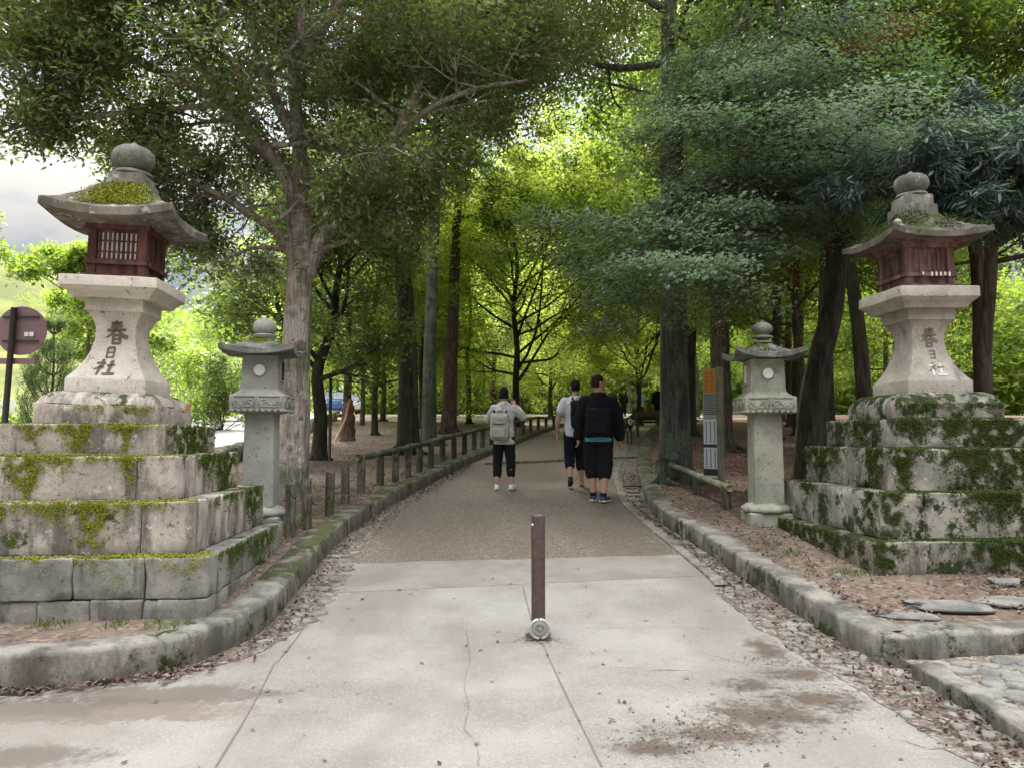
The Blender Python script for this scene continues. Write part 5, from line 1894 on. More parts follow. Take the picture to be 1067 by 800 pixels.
# ---- long-leaved tree over the right lantern
yO = 9.6
pO = Vector((at(1100, 400, yO).x, yO, 0))
pO.z = soil(pO.x, pO.y)
lo_ = lambda q_: px_path(pO, q_)
G = Grower(31, nch=(6, 5, 3), ratio=(.55, .5, .5), ang=.9, flat=.6, wob=.12, trop=(-.02, -.04, -.08), maxl=2, t0=.2)
G.trunk([(0, 0, -.25), (0, 0, 1.0)] + lo_([(1105, 300, yO), (1100, 200, yO), (1095, 100, yO)]), .16, .09, 12, 1.3)
for (pp, r0, r1, nb, L) in [([(1100, 205, yO), (1050, 160, yO - .6), (1000, 145, yO - 1.1), (950, 165, yO - 1.3), (915, 195, yO - 1.4)], .05, .012, 13, .75),
                            ([(1100, 220, yO), (1065, 185, yO - .8), (1030, 175, yO - 1.4), (1000, 200, yO - 1.6)], .04, .012, 11, .65),
                            ([(1095, 140, yO), (1060, 125, yO - .3), (1020, 128, yO - .6), (990, 140, yO - .8)], .04, .012, 8, .7),
                            ([(1100, 230, yO), (1075, 225, yO - .9), (1050, 215, yO - 1.5)], .04, .012, 8, .6),
                            ([(1098, 180, yO), (1090, 170, yO - 1), (1070, 160, yO - 1.8)], .04, .012, 8, .7)]:
    P = smooth_path(lo_(pp), 4)
    rad = np.linspace(r0, r1, len(P))
    G.wood.add(P, rad, 7)
    G.along(P, rad, nb, L, 0, .2, 1.0, elev=(-.3, .4))
LO = G.leaves(16, .145, .027, .05, .75, 1, .75, out=.5)
print('lance', len(LO) // 4)
tree_obj('long_leaved_tree', 'evergreen with long drooping lance leaves reaching in above the mossy lantern roof', 'large trees along the path', pO, G.wood.mesh('lance_trunk'), leaf_mesh('lance_crown', LO), M['barkB'], M['leafLance'])

# ---- bright yellow-green tree in the clearing
p = Vector((.2, 29, float(soil(.2, 29))))
w, c, n = gen_tree(41, 10.0, .15, 1.7, 6.6, 32, 24, .13, .065, k=dict(wood_max=1, flat=.35, trop=(.02, .0, -.03), nch=(7, 6, 4)), elev=(.15, .95), tilt=.4, sig=.2, curve=.35); tl.append(n)
ty = tree_obj('maple_tree', 'bright yellow-green tree with a dark forking trunk above the woman with the pale backpack', 'yellow-green trees in the clearing', p, w, c, M['barkD'], M['leafYellow'])
for k, (x, y, s_, lab) in enumerate([(5.6, 33, .85, 'yellow-green tree arching over the far end of the path'), (-6.2, 36, .85, 'pale yellow-green tree deeper in the wood, left of the bright forking tree'), (2.4, 46, 1.0, 'farthest yellow-green tree, seen between the walkers and the wood')]):
    copy_tree(ty, lab, (x, y, soil(x, y)), 1.7 + k * 2.1, s_)

w, c, n = gen_tree(43, 13.5, .2, 4.5, 4.4, 20, 20, .10, .048, k=dict(flat=.45), sig=.2, curve=.3); tl.append(n)
p = Vector((10.4, 16.5, soil(10.4, 16.5)))
yr = tree_obj('woodland_tree', 'tall light yellow-green tree high behind the mossy lantern, at the upper right', 'yellow-green trees in the clearing', p, w, c, M['barkB'], M['leafYellow'])
copy_tree(yr, 'yellow-green tree filling the gap between the bending maple and the mossy lantern', (7.6, 21.5, soil(7.6, 21.5)), 2.2, .8)
# ---- forest behind: prototypes copied
proto = []
for (sd, H_, r_, cb_, cr_, lf, bk, k_) in [(51, 13, .17, 3.6, 4.2, 'leafMid', 'barkD', {}), (52, 12, .14, 2.4, 4.4, 'leafMid', 'barkB', dict(flat=.4)), (53, 14, .18, 4.2, 4.0, 'leafDark', 'barkD', {}), (54, 9, .14, 1.6, 3.6, 'leafFresh', 'barkD', dict(flat=.4)), (55, 13.5, .16, 5.5, 3.6, 'leafFresh', 'barkG', {}), (56, 13, .15, 4.4, 3.6, 'leafDark', 'barkD', {}), (57, 12, .13, 3.6, 3.4, 'leafFresh', 'barkB', dict(flat=.4))]:
    w, c, n = gen_tree(sd, H_, r_, cb_, cr_, 17, 12 if sd < 54 or sd == 55 else 24, .15 if sd < 54 or sd == 55 else .09, .065 if sd < 54 or sd == 55 else .042, k=dict(k_, nch=(6, 5, 4), wood_max=1), sig=.22, curve=.3, sides=9)
    tl.append(n)
    proto.append((w, c, M[bk], M[lf]))
print('tree leaves', tl)

spots = []
rng = random.Random(77)
# left of the path, beyond the fence (park trees), then the wood on both sides and at the end
LEFTP = [(-5.0, 22.6, 2), (-4.3, 23.5, 0), (-3.4, 28, 0), (-6.0, 30, 1), (-1.9, 33, 2), (-4.6, 36, 4), (-8, 40, 1), (-2.4, 41, 0), (-6.3, 48, 3), (-1.2, 47, 2), (-9.5, 55, 0), (-4.2, 56, 4), (.8, 60, 0), (-12.5, 68, 1), (-7.5, 66, 2)]
RIGHTP = [(4.5, 21.0, 0), (6.3, 15.0, 5), (8.6, 13.6, 6), (7.2, 18.5, 6), (9.8, 12.2, 5), (5.6, 23.5, 2), (8.8, 23, 0), (12.5, 22, 2), (6.8, 29, 4), (10.8, 29, 1), (15, 28, 0), (8.6, 36, 2), (13, 36, 3), (18, 35, 1), (10.8, 44, 4), (16, 45, 0), (22, 44, 2), (3.6, 57, 0), (7.4, 62, 2), (13, 55, 1), (19, 56, 3), (26, 55, 0), (11, 70, 4), (18, 70, 0), (27, 69, 1), (3, 72, 2), (34, 66, 2), (-2, 72, 1)]
PLAB = {0: 'dark-stemmed woodland tree with mid-green crown', 1: 'brown-stemmed woodland tree with layered mid-green crown', 2: 'tall woodland tree with a deep green crown', 3: 'low woodland tree with a light green crown', 4: 'grey-stemmed woodland tree with a fresh green crown', 5: 'thin dark-stemmed tree with a fine deep green crown', 6: 'thin brown-stemmed tree with a fine fresh green crown'}
first = {}
for i, (x, y, k) in enumerate(LEFTP + RIGHTP):
    side = 'in the park left of the path' if i < len(LEFTP) else 'in the wood right of the path'
    lab = PLAB[k] + ', ' + side
    grp = PLAB[k].split(' with')[0] + 's ' + ('left' if i < len(LEFTP) else 'right')
    loc = (x, y, soil(x, y) - .02)
    s_ = rng.uniform(.9, 1.15) * (.68 if (x < 0 and y < 42) else 1)
    if k not in first:
        w, c, bk, lf = proto[k]
        first[k] = tree_obj('woodland_tree', lab, grp, loc, w, c, bk, lf, rng.uniform(0, 6), s_)
    else:
        copy_tree(first[k], lab, loc, rng.uniform(0, 6), s_, grp)
# trees beyond the road on the left: light green
ROADT = [(-22, 40, 0, .75, 'mid-green tree across the road, between the big lantern and the slim left lantern'), (-17.5, 47, 3, .8, 'light green tree across the road, right of the big lantern pedestal'), (-26, 54, 1, .7, 'layered green tree across the road, behind the big lantern'), (-14.5, 62, 0, .8, 'mid-green tree far along the road, above the parked car'), (-23, 70, 0, .9, 'mid-green tree farthest along the road')]
for (x, y, k, s_, lab) in ROADT:
    copy_tree(first[k], lab, (x, y, float(h(y)) + .15), rng.uniform(0, 6), s_, 'trees across the road')
# far wood that reads as one mass
rgm = np.random.default_rng(8)
n = 150000
th_ = rgm.uniform(-.42, .75, n)
rr_ = rgm.uniform(80, 112, n)
X, Y = np.sin(th_) * rr_, np.cos(th_) * rr_
lump = np.array([noise.noise(Vector((x * .11, y * .11, 0))) for x, y in zip(X[:n // 10], Y[:n // 10])])
lump = np.repeat(lump, 10)[:n]
top_ = 10.5 + 5 * lump
Z = h(Y) + .1 + rgm.uniform(0, 1, n) ** .9 * np.maximum(3, top_ + 1.5)
f = (th_ > -.20) | (rgm.uniform(0, 1, n) < .25)
P = np.stack([X, Y, Z], 1)[f]
n = len(P)
N = unit(rgm.normal(0, .7, (n, 3)) + np.array([0, -.4, .8]))
T = unit(np.cross(N, rgm.normal(0, 1, (n, 3))))
tag(link('far_woods', leaf_mesh('far_woods', leaves_V(P, N, T, rgm.uniform(.5, 1.1, n), rgm.uniform(.3, .6, n))), M['leafMid']), kind='stuff', label='far dark wood closing the view behind the clearing', cat='wood')

# ---- small pine and bushes on the far left
yp = 15.0
pp = at(52, 438, yp)
zb = float(h(yp)) + .15
G = Grower(61, nch=(5, 3, 2), ratio=(.5, .5, .5), ang=.6, flat=.8, wob=.08, trop=(.12, .12, .1), maxl=1, t0=.3)
Ht = at(52, 334, yp).z - zb
TP, TR = G.trunk([(0, 0, -.2), (0, 0, Ht * .3), (.03, 0, Ht * .6), (0, 0, Ht)], .05, .012, 8, 1.2, bump=.02)
for wv in np.linspace(.12, .93, 8):
    for k in range(6):
        a = k * 1.047 + wv * 5
        G.branch(TP[int(wv * (len(TP) - 1))], np.array([math.cos(a), math.sin(a), .35]), (1.05 - wv) * 1.15 + .15, .014, 0)
G.tw.append((TP[-3], TP[-1]))
LP = G.leaves(40, .11, .012, .035, 1.4, 1, -.5)
tree_obj('pine_tree', 'young pine with upturned branches between the round sign and the big lantern', 'trees across the road', (pp.x, yp, zb), G.wood.mesh('pine_trunk'), leaf_mesh('pine_crown', LP), M['barkB'], M['leafPine'])


def bush(label, px, py, y, hh, ww, m, seed, ln=.09, n=4500, name='bush', zb=None):
    rg_ = np.random.default_rng(seed)
    c = at(px, py, y)
    z = (float(h(y)) + .12) if zb is None else zb
    k = 14
    cen = np.stack([rg_.normal(0, ww * .35, k), rg_.normal(0, ww * .3, k), rg_.uniform(.15, .85, k) * hh], 1)
    rad = rg_.uniform(.18, .34, k) * min(hh, ww)
    i = rg_.integers(0, k, n)
    d = unit(rg_.normal(0, 1, (n, 3)))
    P = cen[i] + d * (rad[i] * rg_.uniform(.6, 1.05, n))[:, None]
    P[:, 2] = np.abs(P[:, 2])
    N = unit(d + rg_.normal(0, .5, (n, 3)) + np.array([0, 0, .4]))
    T = unit(np.cross(N, rg_.normal(0, 1, (n, 3))))
    r = empty(name, (c.x, y, z), 0, label, 'bush', 'bushes along the road')
    wd_ = Wood()
    for j in range(k):
        wd_.add(np.array([[0, 0, -.1], cen[j] * .5 + rg_.normal(0, .03, 3), cen[j]]), [.02, .012, .005], 5)
    link('stem', wd_.mesh('stem'), M['barkB'], r, True)
    link('foliage', leaf_mesh('foliage', leaves_V(P, N, T, rg_.uniform(.6, 1.2, n) * ln, rg_.uniform(.6, 1.2, n) * ln * .5)), m, r)
    return r


bush('pale green bush low at the left edge, behind the round sign pole', 18, 420, 19, .8, 2.0, M['leafFresh'], 1)
bush('mid-green bush right of the young pine', 85, 420, 20, .8, 2.0, M['leafMid'], 2)
bush('dark ivy-clad bush left of the slim lantern, over the road edge', 232, 400, 26, 2.9, 2.2, M['leafDark'], 3, .14, 6500)
bush('broad leafy bush across the road right of the big lantern', 200, 410, 34, 3.4, 5.0, M['leafMid'], 4, .2, 6500)
bush('mid-green bush across the road near the slim left lantern', 262, 405, 36, 3.2, 3.2, M['leafMid'], 5, .2, 5000)
bush('round green bush floating above the hill line behind the big pedestal', 66, 330, 30, 2.6, 3.4, M['leafMid'], 6, .18, 5000) if False else None
# branch tips reaching in from a tree at the far left
yl = 13.0
bl = at(-125, 300, yl)
zb = float(h(yl)) + .15
G = Grower(71, nch=(6, 5, 3), ratio=(.5, .5, .5), ang=.9, flat=.6, wob=.12, trop=(.0, -.02, -.03), maxl=2, t0=.2)
G.trunk([(0, 0, -.2), (0, 0, 2), (.05, 0, 4.2), (0, 0, 6)], .14, .05, 10, 1.3)
for (z_, dx, L_) in ((4.0, .9, 1.55), (4.4, .8, 1.35), (3.8, .5, 1.0), (4.8, .2, .9), (4.2, -.9, 1.6), (5.2, -.5, 1.4)):
    for a in (-.5, .0, .5):
        G.branch(np.array([0, 0, z_]), unit(np.array([dx, a, .25])), L_, .04, 0)
LL = G.leaves(22, .10, .05, .09, .7, 1, .2)
tree_obj('young_tree', 'tree mostly out of frame at the left edge, its fresh leafy branch against the sky', 'trees across the road', (bl.x, yl, zb), G.wood.mesh('young_trunk'), leaf_mesh('young_crown', LL), M['barkB'], M['leafMid'])
# slim tree behind the big lantern showing left and right of the pedestal
yl = 21.0
bl = at(96, 300, yl)
zb = float(h(yl)) + .15
w, c, n = gen_tree(73, at(60, 262, yl).z - zb, .10, 2.6, 1.7, 12, 14, .13, .065, sig=.12, curve=.2)
tree_obj('young_tree', 'slim young tree behind the big lantern, its crown peeping out beside the fire box', 'trees across the road', (bl.x, yl, zb), w, c, M['barkB'], M['leafMid'])
# roadside clipped edge on the park side: low mossy bank
mb = MB()
for k in range(14):
    t_ = k / 13
    a = np.array([np.interp(t_ * .62, np.linspace(0, 1, len(RR)), [q_[j] for q_ in RR]) for j in range(2)])
    b2 = np.array([np.interp((t_ + 1 / 13) * .62, np.linspace(0, 1, len(RR)), [q_[j] for q_ in RR]) for j in range(2)])
    z = float(h(a[1]))
    n = 6
    V, Fc = [], []
    for i in range(n + 1):
        c = a + (b2 - a) * (i / n) * .985
        zz = float(h(c[1]))
        for (dx, dz) in ((0.06, 0), (.07, .42), (.10, .46), (.36, .47), (.42, .43), (.44, 0)):
            V.append((c[0] + dx, c[1], zz + dz + noise.noise(Vector((c[0] * 3, c[1] * 3, dx * 9))) * .04))
    for i in range(n):
        for k2 in range(5): Fc.append((i * 6 + k2, i * 6 + k2 + 1, (i + 1) * 6 + k2 + 1, (i + 1) * 6 + k2))
    mb.add(V, Fc)
o = mb.build('low_stone_wall', M['kerbfar'], None, True)
tag(o, 'low moss-topped stone wall between the road and the park trees', 'wall')
# ------------------------------------------------------------------ people
def fuse(mb, voxel, smooth=4, wrinkle=0.0, seed=0, fr=7.0):
    me = mb.mesh('tmp')
    ob = bpy.data.objects.new('tmp', me)
    COL.objects.link(ob)
    m = ob.modifiers.new('r', 'REMESH')
    m.mode = 'VOXEL'
    m.voxel_size = voxel
    if smooth:
        s_ = ob.modifiers.new('s', 'SMOOTH')
        s_.iterations = smooth
        s_.factor = .5
    dg = bpy.context.evaluated_depsgraph_get()
    out = bpy.data.meshes.new_from_object(ob.evaluated_get(dg))
    bpy.data.objects.remove(ob)
    bpy.data.meshes.remove(me)
    if wrinkle:
        n = len(out.vertices)
        co = np.empty(n * 3, np.float32)
        out.vertices.foreach_get('co', co)
        no = np.empty(n * 3, np.float32)
        out.vertices.foreach_get('normal', no)
        co = co.reshape(-1, 3)
        no = no.reshape(-1, 3)
        d = np.array([noise.noise(Vector((p[0] * fr + seed, p[1] * fr, p[2] * fr * 1.7))) * 1.0 + .6 * noise.noise(Vector((p[0] * fr * .8, p[1] * fr * 2.5 + seed, p[2] * fr * 3.4 + p[0] * 9))) for p in co])
        co = co + no * (d * wrinkle)[:, None]
        out.vertices.foreach_set('co', co.ravel())
        out.update()
    return out


def eloft(mb, rings, n=20):
    V, Fc = [], []
    for (cx, cy_, cz, rx, ry) in rings:
        for k in range(n):
            t_ = 2 * math.pi * k / n
            V.append((cx + rx * math.cos(t_), cy_ + ry * math.sin(t_), cz))
    for i in range(len(rings) - 1):
        for k in range(n):
            k2 = (k + 1) % n
            Fc.append((i * n + k, i * n + k2, (i + 1) * n + k2, (i + 1) * n + k))
    Fc.append(tuple(reversed(range(n))))
    Fc.append(tuple(range((len(rings) - 1) * n, len(rings) * n)))
    mb.add(V, Fc)


def ellipsoid(mb, c, r, rot=None, n=14):
    V, Fc = [], []
    for i in range(n + 1):
        ph = math.pi * i / n
        for k in range(2 * n):
            t_ = math.pi * k / n
            v = Vector((r[0] * math.sin(ph) * math.cos(t_), r[1] * math.sin(ph) * math.sin(t_), r[2] * math.cos(ph)))
            if rot: v = rot @ v
            V.append(Vector(c) + v)
    for i in range(n):
        for k in range(2 * n):
            k2 = (k + 1) % (2 * n)
            Fc.append((i * 2 * n + k, (i + 1) * 2 * n + k, (i + 1) * 2 * n + k2, i * 2 * n + k2))
    mb.add(V, Fc)


def limb(mb, pts, rad, n=12):
    pts = [Vector(p) for p in pts]
    S = smooth_path(pts, 5) if len(pts) > 2 else np.array([pts[0], pts[0].lerp(pts[1], .5), pts[1]])
    rr_ = np.interp(np.linspace(0, 1, len(S)), np.linspace(0, 1, len(rad)), rad)
    d0, d1 = unit(S[0] - S[1]), unit(S[-1] - S[-2])
    S = np.concatenate([[S[0] + d0 * rr_[0] * .8, S[0] + d0 * rr_[0] * .5], S, [S[-1] + d1 * rr_[-1] * .5, S[-1] + d1 * rr_[-1] * .8]])
    rr_ = np.concatenate([[rr_[0] * .35, rr_[0] * .8], rr_, [rr_[-1] * .8, rr_[-1] * .35]])
    mb.tube([Vector(p) for p in S], list(rr_), n)


def hand(mb, w, d, side, thumb, curl, s, grip=None):
    """palm from the wrist w along d; side = across the palm towards the thumb; palmn = palm normal the fingers curl to"""
    d = Vector(d).normalized()
    sd = (Vector(side) - d * Vector(side).dot(d)).normalized()
    pn = d.cross(sd) * thumb
    L = .092 * s
    limb(mb, [w, w + d * L * .5, w + d * L], [.022 * s, .024 * s, .022 * s])
    for q_ in (-.5, .5): limb(mb, [w + d * .03 * s + sd * q_ * .024 * s, w + d * L + sd * q_ * .038 * s], [.017 * s, .016 * s])
    for k, (o, l) in enumerate(((.031, .068), (.0105, .078), (-.0105, .072), (-.031, .056))):
        p = w + d * L * .96 + sd * o * s
        pts = [p - d * .02 * s]
        a = curl * .35
        for j in range(3):
            pts.append(pts[-1] + (d * math.cos(a) + pn * math.sin(a)) * (l * s * (.46, .32, .26)[j] + (.02 * s if j == 0 else 0)) + sd * (o * .10 * s if j < 2 else 0))
            a += curl
        limb(mb, pts, [.0088 * s, .0085 * s, .0078 * s, .0068 * s], 8)
    tb = w + d * .022 * s + sd * .024 * s
    limb(mb, [tb, tb + (d * .6 + sd * .75 + pn * .2) * .035 * s, tb + (d * 1.2 + sd * .75 + pn * .5) * .055 * s], [.0115 * s, .0105 * s, .008 * s], 8)


def person(label, loc, yaw, H, J, skin, hairm, hair_style, top, legs, shoes, group='people walking away up the path', head_yaw=0.0, head_tilt=0.0, build=1.0, detail=True):
    """J: joints in metres for a figure of height H, y forward; top=(mat, sleeve_fraction, hem_z, looseness, hood, hem_mat) legs=(mat, hem fraction of shin, loose)"""
    s = H / 1.72
    B = build
    skinb = MB()
    zc = J['hip']  # pelvis height
    lean_ = J.get('lean', 0.0)
    sx, sy = J.get('shift', (0, 0))
    zs_ = J['sh']
    yl_ = lambda z: lean_ * (z - zc) + sy
    rg_ = lambda z, rx, ry: (sx, yl_(z), z, rx * s * B, ry * s * B)
    tor = [rg_(zc - .10 * s, .11, .10), rg_(zc - .03 * s, .165, .115), rg_(zc + .06 * s, .16, .11), rg_(zc + .18 * s, .135, .095), rg_(zc + .32 * s, .155, .11), rg_(zs_ - .06 * s, .165, .105), rg_(zs_ - .005 * s, .14, .075), rg_(zs_ + .035 * s, .07, .055), rg_(zs_ + .06 * s, .055, .052)]
    eloft(skinb, tor)
    hc = Vector((sx, yl_(H - .12 * s) + .015 * s, H - .118 * s))
    limb(skinb, [(sx, yl_(zs_) , zs_ + .01 * s), (hc.x, hc.y - .012 * s, hc.z - .05 * s)], [.058 * s, .052 * s])
    hr = Matrix.Rotation(head_yaw, 3, 'Z') @ Matrix.Rotation(-head_tilt, 3, 'X')
    hp_ = lambda x, y, z: hc + hr @ Vector((x * s, y * s, z * s))
    ellipsoid(skinb, hc, (.073 * s, .092 * s, .112 * s), hr)
    ellipsoid(skinb, hp_(0, .045, -.055), (.05 * s, .048 * s, .058 * s), hr)
    limb(skinb, [hp_(0, .088, .01), hp_(0, .112, -.028)], [.009 * s, .014 * s], 8)
    limb(skinb, [hp_(-.022, .088, -.062), hp_(0, .094, -.06), hp_(.022, .088, -.062)], [.006 * s, .008 * s, .006 * s], 8)
    for q_ in (-1, 1):
        ellipsoid(skinb, hp_(q_ * .076, -.005, -.005), (.010 * s, .018 * s, .032 * s), hr, 8)
    for k, q_ in (('L', -1), ('R', 1)):
        a = J['arm' + k]
        limb(skinb, [Vector((sx + q_ * .165 * s * B, yl_(zs_ - .03 * s), zs_ - .035 * s)), a[0], a[1]], [.052 * s * B, .042 * s * B, .036 * s, .027 * s])
        hand(skinb, Vector(a[1]), a[2], a[3], q_, a[4], s)
        l = J['leg' + k]
        limb(skinb, [Vector((sx + q_ * .088 * s, yl_(zc) , zc)), l[0]], [.088 * s * B, .056 * s * B])
        limb(skinb, [l[0], Vector(l[0]).lerp(Vector(l[1]), .35) + Vector((0, -.015, 0)), l[1]], [.055 * s, .058 * s * B, .036 * s])
        toe = Vector(l[2])
        limb(skinb, [Vector(l[1]), Vector(l[1]).lerp(toe, .5) + Vector((0, 0, -.02)), toe], [.038 * s, .034 * s, .026 * s])
    body = link('person', fuse(skinb, .0075 if detail else .016, 2), skin, None, True)
    tag(body, label, 'person', group)
    # clothes
    tm, sleeve, hem, loose, hood, hemm = top
    tb = MB()
    L_2 = loose
    e = lambda z, rx, ry: (sx, yl_(z) - .006, z, rx * s * B + L_2, ry * s * B + L_2)
    eloft(tb, [e(hem, .158, .112), e(hem + .03, .165, .118), e(zc + .10 * s, .16, .115), e(zc + .20 * s, .148, .105), e(zc + .33 * s, .163, .115), e(zs_ - .07 * s, .172, .112), e(zs_ - .0 * s, .145, .08), e(zs_ + .03 * s, .085, .062), e(zs_ + .05 * s, .06, .055)])
    for k, q_ in (('L', -1), ('R', 1)):
        a = J['arm' + k]
        S0 = Vector((sx + q_ * .165 * s * B, yl_(zs_ - .03 * s), zs_ - .035 * s))
        E0, W0 = Vector(a[0]), Vector(a[1])
        if sleeve > .6:
            t_ = (sleeve - .5) * 2
            limb(tb, [S0, E0], [.058 * s * B + L_2, .046 * s * B + L_2])
            limb(tb, [E0, E0.lerp(W0, t_)], [.046 * s * B + L_2, .036 * s + L_2])
        else:
            limb(tb, [S0, S0.lerp(E0, sleeve * 2)], [.06 * s * B + L_2, .054 * s * B + L_2 * 1.6])
    if hood:
        limb(tb, [Vector((sx - .085 * s, yl_(zs_) - .015, zs_ + .035 * s)), Vector((sx, yl_(zs_) - .075 * s, zs_ - .01 * s)), Vector((sx + .085 * s, yl_(zs_) - .015, zs_ + .035 * s))], [.03 * s, .052 * s, .03 * s])
        limb(tb, [Vector((sx, yl_(zs_) - .085 * s, zs_ + .02 * s)), Vector((sx, yl_(zs_) - .10 * s, zs_ - .09 * s))], [.055 * s, .035 * s])
        eloft(tb, [e(zs_ + .03 * s, .085, .065), e(zs_ + .085 * s, .062, .06)])
    link('jacket' if sleeve > .6 else 't_shirt', fuse(tb, .011 if detail else .02, 3, .009 if sleeve > .6 else .006, 3), tm, body, True)
    if hemm:
        hb = MB()
        eloft(hb, [(sx, yl_(hem) - .006, hem - .045, (.162 * s * B + L_2 * .9), .125 * s * B + L_2 * .9), (sx, yl_(hem) - .006, hem + .04, (.158 * s * B + L_2 * .8), .12 * s * B + L_2 * .8)], 28)
        link('shirt_hem', fuse(hb, .009, 2, .004, 5), hemm, body, True)
    lm_, hemf, ll = legs
    pb = MB()
    eloft(pb, [(sx, yl_(zc) , zc - .10 * s, .12 * s * B + ll * .4, .105 * s * B + ll), (sx, yl_(zc), zc - .03 * s, .168 * s * B + ll * .4, .118 * s * B + ll * .6), (sx, yl_(zc), zc + .06 * s, .162 * s * B + ll * .3, .112 * s * B + ll * .4), (sx, yl_(zc), zc + .14 * s, .145 * s * B + ll * .3, .102 * s * B + ll * .3)])
    for k, q_ in (('L', -1), ('R', 1)):
        l = J['leg' + k]
        Hp = Vector((sx + q_ * .086 * s, yl_(zc), zc - .01 * s))
        K, A_ = Vector(l[0]), Vector(l[1])
        limb(pb, [Hp, K], [.092 * s * B + ll * .6, .062 * s * B + ll])
        if hemf > .02: limb(pb, [K, K.lerp(A_, hemf)], [.062 * s * B + ll, .05 * s * B + ll * 1.05])
    link('trousers', fuse(pb, .011 if detail else .02, 3, .009, 9), lm_, body, True)
    for k in 'LR':
        l = J['leg' + k]
        sm_, solem, sock = shoes if not isinstance(shoes, dict) else shoes[k]
        A_, T_ = Vector(l[1]), Vector(l[2])
        f = Vector((T_.x - A_.x, T_.y - A_.y, 0)).normalized()
        fw = (T_ - A_)
        heel = A_ - f * .045 * s + Vector((0, 0, -.035 * s))
        if T_.z < .05: heel.z = max(.035 * s, min(heel.z, A_.z - .04 * s))
        sb_ = MB()
        mid = heel.lerp(T_, .5)
        limb(sb_, [heel, mid + Vector((0, 0, .006)), T_ + f * .02 * s + Vector((0, 0, .002))], [.036 * s, .041 * s, .033 * s])
        limb(sb_, [A_ + Vector((0, 0, .005)), heel.lerp(mid, .5)], [.042 * s, .040 * s])
        sh_ = link('shoe', fuse(sb_, .008 if detail else .014, 2), sm_, body, True)
        so_ = MB()
        u_ = (T_ - heel).normalized()
        dn = Vector((0, 0, -1)) - u_ * Vector((0, 0, -1)).dot(u_)
        limb(so_, [heel + dn * .022 * s - u_ * .01, mid + dn * .024 * s, T_ + f * .028 * s + dn * .018 * s], [.022 * s, .020 * s, .018 * s])
        W_ = MB()
        W_.V = [tuple(Vector(v)) for v in so_.V]
        W_.F = so_.F
        side_ = u_.cross(dn).normalized()
        c0 = heel.lerp(T_, .5)
        W_.V = [tuple(Vector(v) + side_ * (Vector(v) - c0).dot(side_) * 1.0) for v in W_.V]
        link('sole', W_.mesh('sole'), solem, sh_, True)
        if sock is not None:
            kb = MB()
            limb(kb, [A_ + Vector((0, 0, .0)), A_.lerp(Vector(l[0]), .16)], [.044 * s, .041 * s])
            link('sock', kb.mesh('sock'), sock, body, True)
    # hair
    hb = MB()
    ellipsoid(hb, hp_(0, -.010, .022), (.079 * s, .094 * s, .098 * s), hr)
    ellipsoid(hb, hp_(0, -.030, -.012), (.074 * s, .068 * s, .085 * s), hr)
    if hair_style == 'bob':
        ellipsoid(hb, hp_(0, -.035, -.04), (.082 * s, .066 * s, .088 * s), hr)
        ellipsoid(hb, hp_(.0, -.095, -.005), (.036 * s, .032 * s, .036 * s), hr)
    if hair_style == 'short':
        pass
    # cut the face side free
    hm = fuse(hb, .008 if detail else .014, 1, .007, 2, 26)
    bm = bmesh.new()
    bm.from_mesh(hm)
    inv = hr.transposed()
    kill = []
    for v in bm.verts:
        q_ = inv @ (v.co - hc) / s
        low = -.035 if hair_style == 'bob' else -.075
        if q_.y > .035 + .5 * max(0, q_.z - .02) or (q_.y > -.01 and q_.z < .01 and hair_style != 'bob') or q_.z < (low - .05 if hair_style == 'bob' else low): kill.append(v)
    bmesh.ops.delete(bm, geom=kill, context='VERTS')
    bm.to_mesh(hm)
    bm.free()
    link('hair', hm, hairm, body, True)
    for q_ in (-1, 1):
        eb = MB()
        ellipsoid(eb, hp_(q_ * .031, .080, .012), (.012 * s, .010 * s, .008 * s), hr, 6)
        link('eye', eb.mesh('eye'), M['eye'], body, True)
    body.location = loc
    body.rotation_euler = (0, 0, yaw)
    return body


def backpack(label, loc, yaw, w, d, hgt, m, strap_m, pocket=True, sh_=None, tilt=0.0):
    r = empty('backpack', loc, yaw, label, 'backpack', 'backpacks on the walkers')
    r.rotation_euler = (tilt, 0, yaw)
    mb = MB()
    n = 18
    V, Fc = [], []
    mb.rough_box(-w / 2, w / 2, -d, 0, 0, hgt, min(w, d) * .40, .012, 7, .03, 9)
    link('bag', fuse(mb, .011, 6, .006, 4, 11), m, r, True)
    if pocket:
        mb = MB()
        mb.rough_box(-w * .36, w * .36, -d - .035, -d * .6, .04, hgt * .48, .03, .005, 9, .03, 9)
        link('pocket', fuse(mb, .01, 4, .004, 6, 11), m, r, True)
        mb = MB()
        mb.tube([(-w * .33, -d - .005, hgt * .62), (0, -d - .016, hgt * .60), (w * .33, -d - .005, hgt * .62)], .006, 6)
        link('zip', mb.mesh('zip'), strap_m, r, True)
    mb = MB()
    mb.tube(smooth_path([(-.03, -.02, hgt - .01), (-.02, -.02, hgt + .035), (.02, -.02, hgt + .035), (.03, -.02, hgt - .01)], 4), .007, 6)
    link('handle', mb.mesh('handle'), strap_m, r, True)
    for q_ in (-1, 1):
        mb = MB()
        P = smooth_path([(q_ * w * .26, -.02, hgt - .05), (q_ * w * .34, .03, hgt + .035), (q_ * w * .42, .14, hgt + .0), (q_ * w * .46, .235, hgt - .14), (q_ * w * .5, .20, hgt - .30), (q_ * w * .44, .02, .06)], 5)
        mb.tube(P, .013, 6, sx=2.0)
        link('strap', mb.mesh('strap'), strap_m, r, True)
    return r


def cloth(name, c1, c2, sc_=90): return simple(name, c1, c2, sc_, .9, .25, 220, spec=.15, bdist=.002)


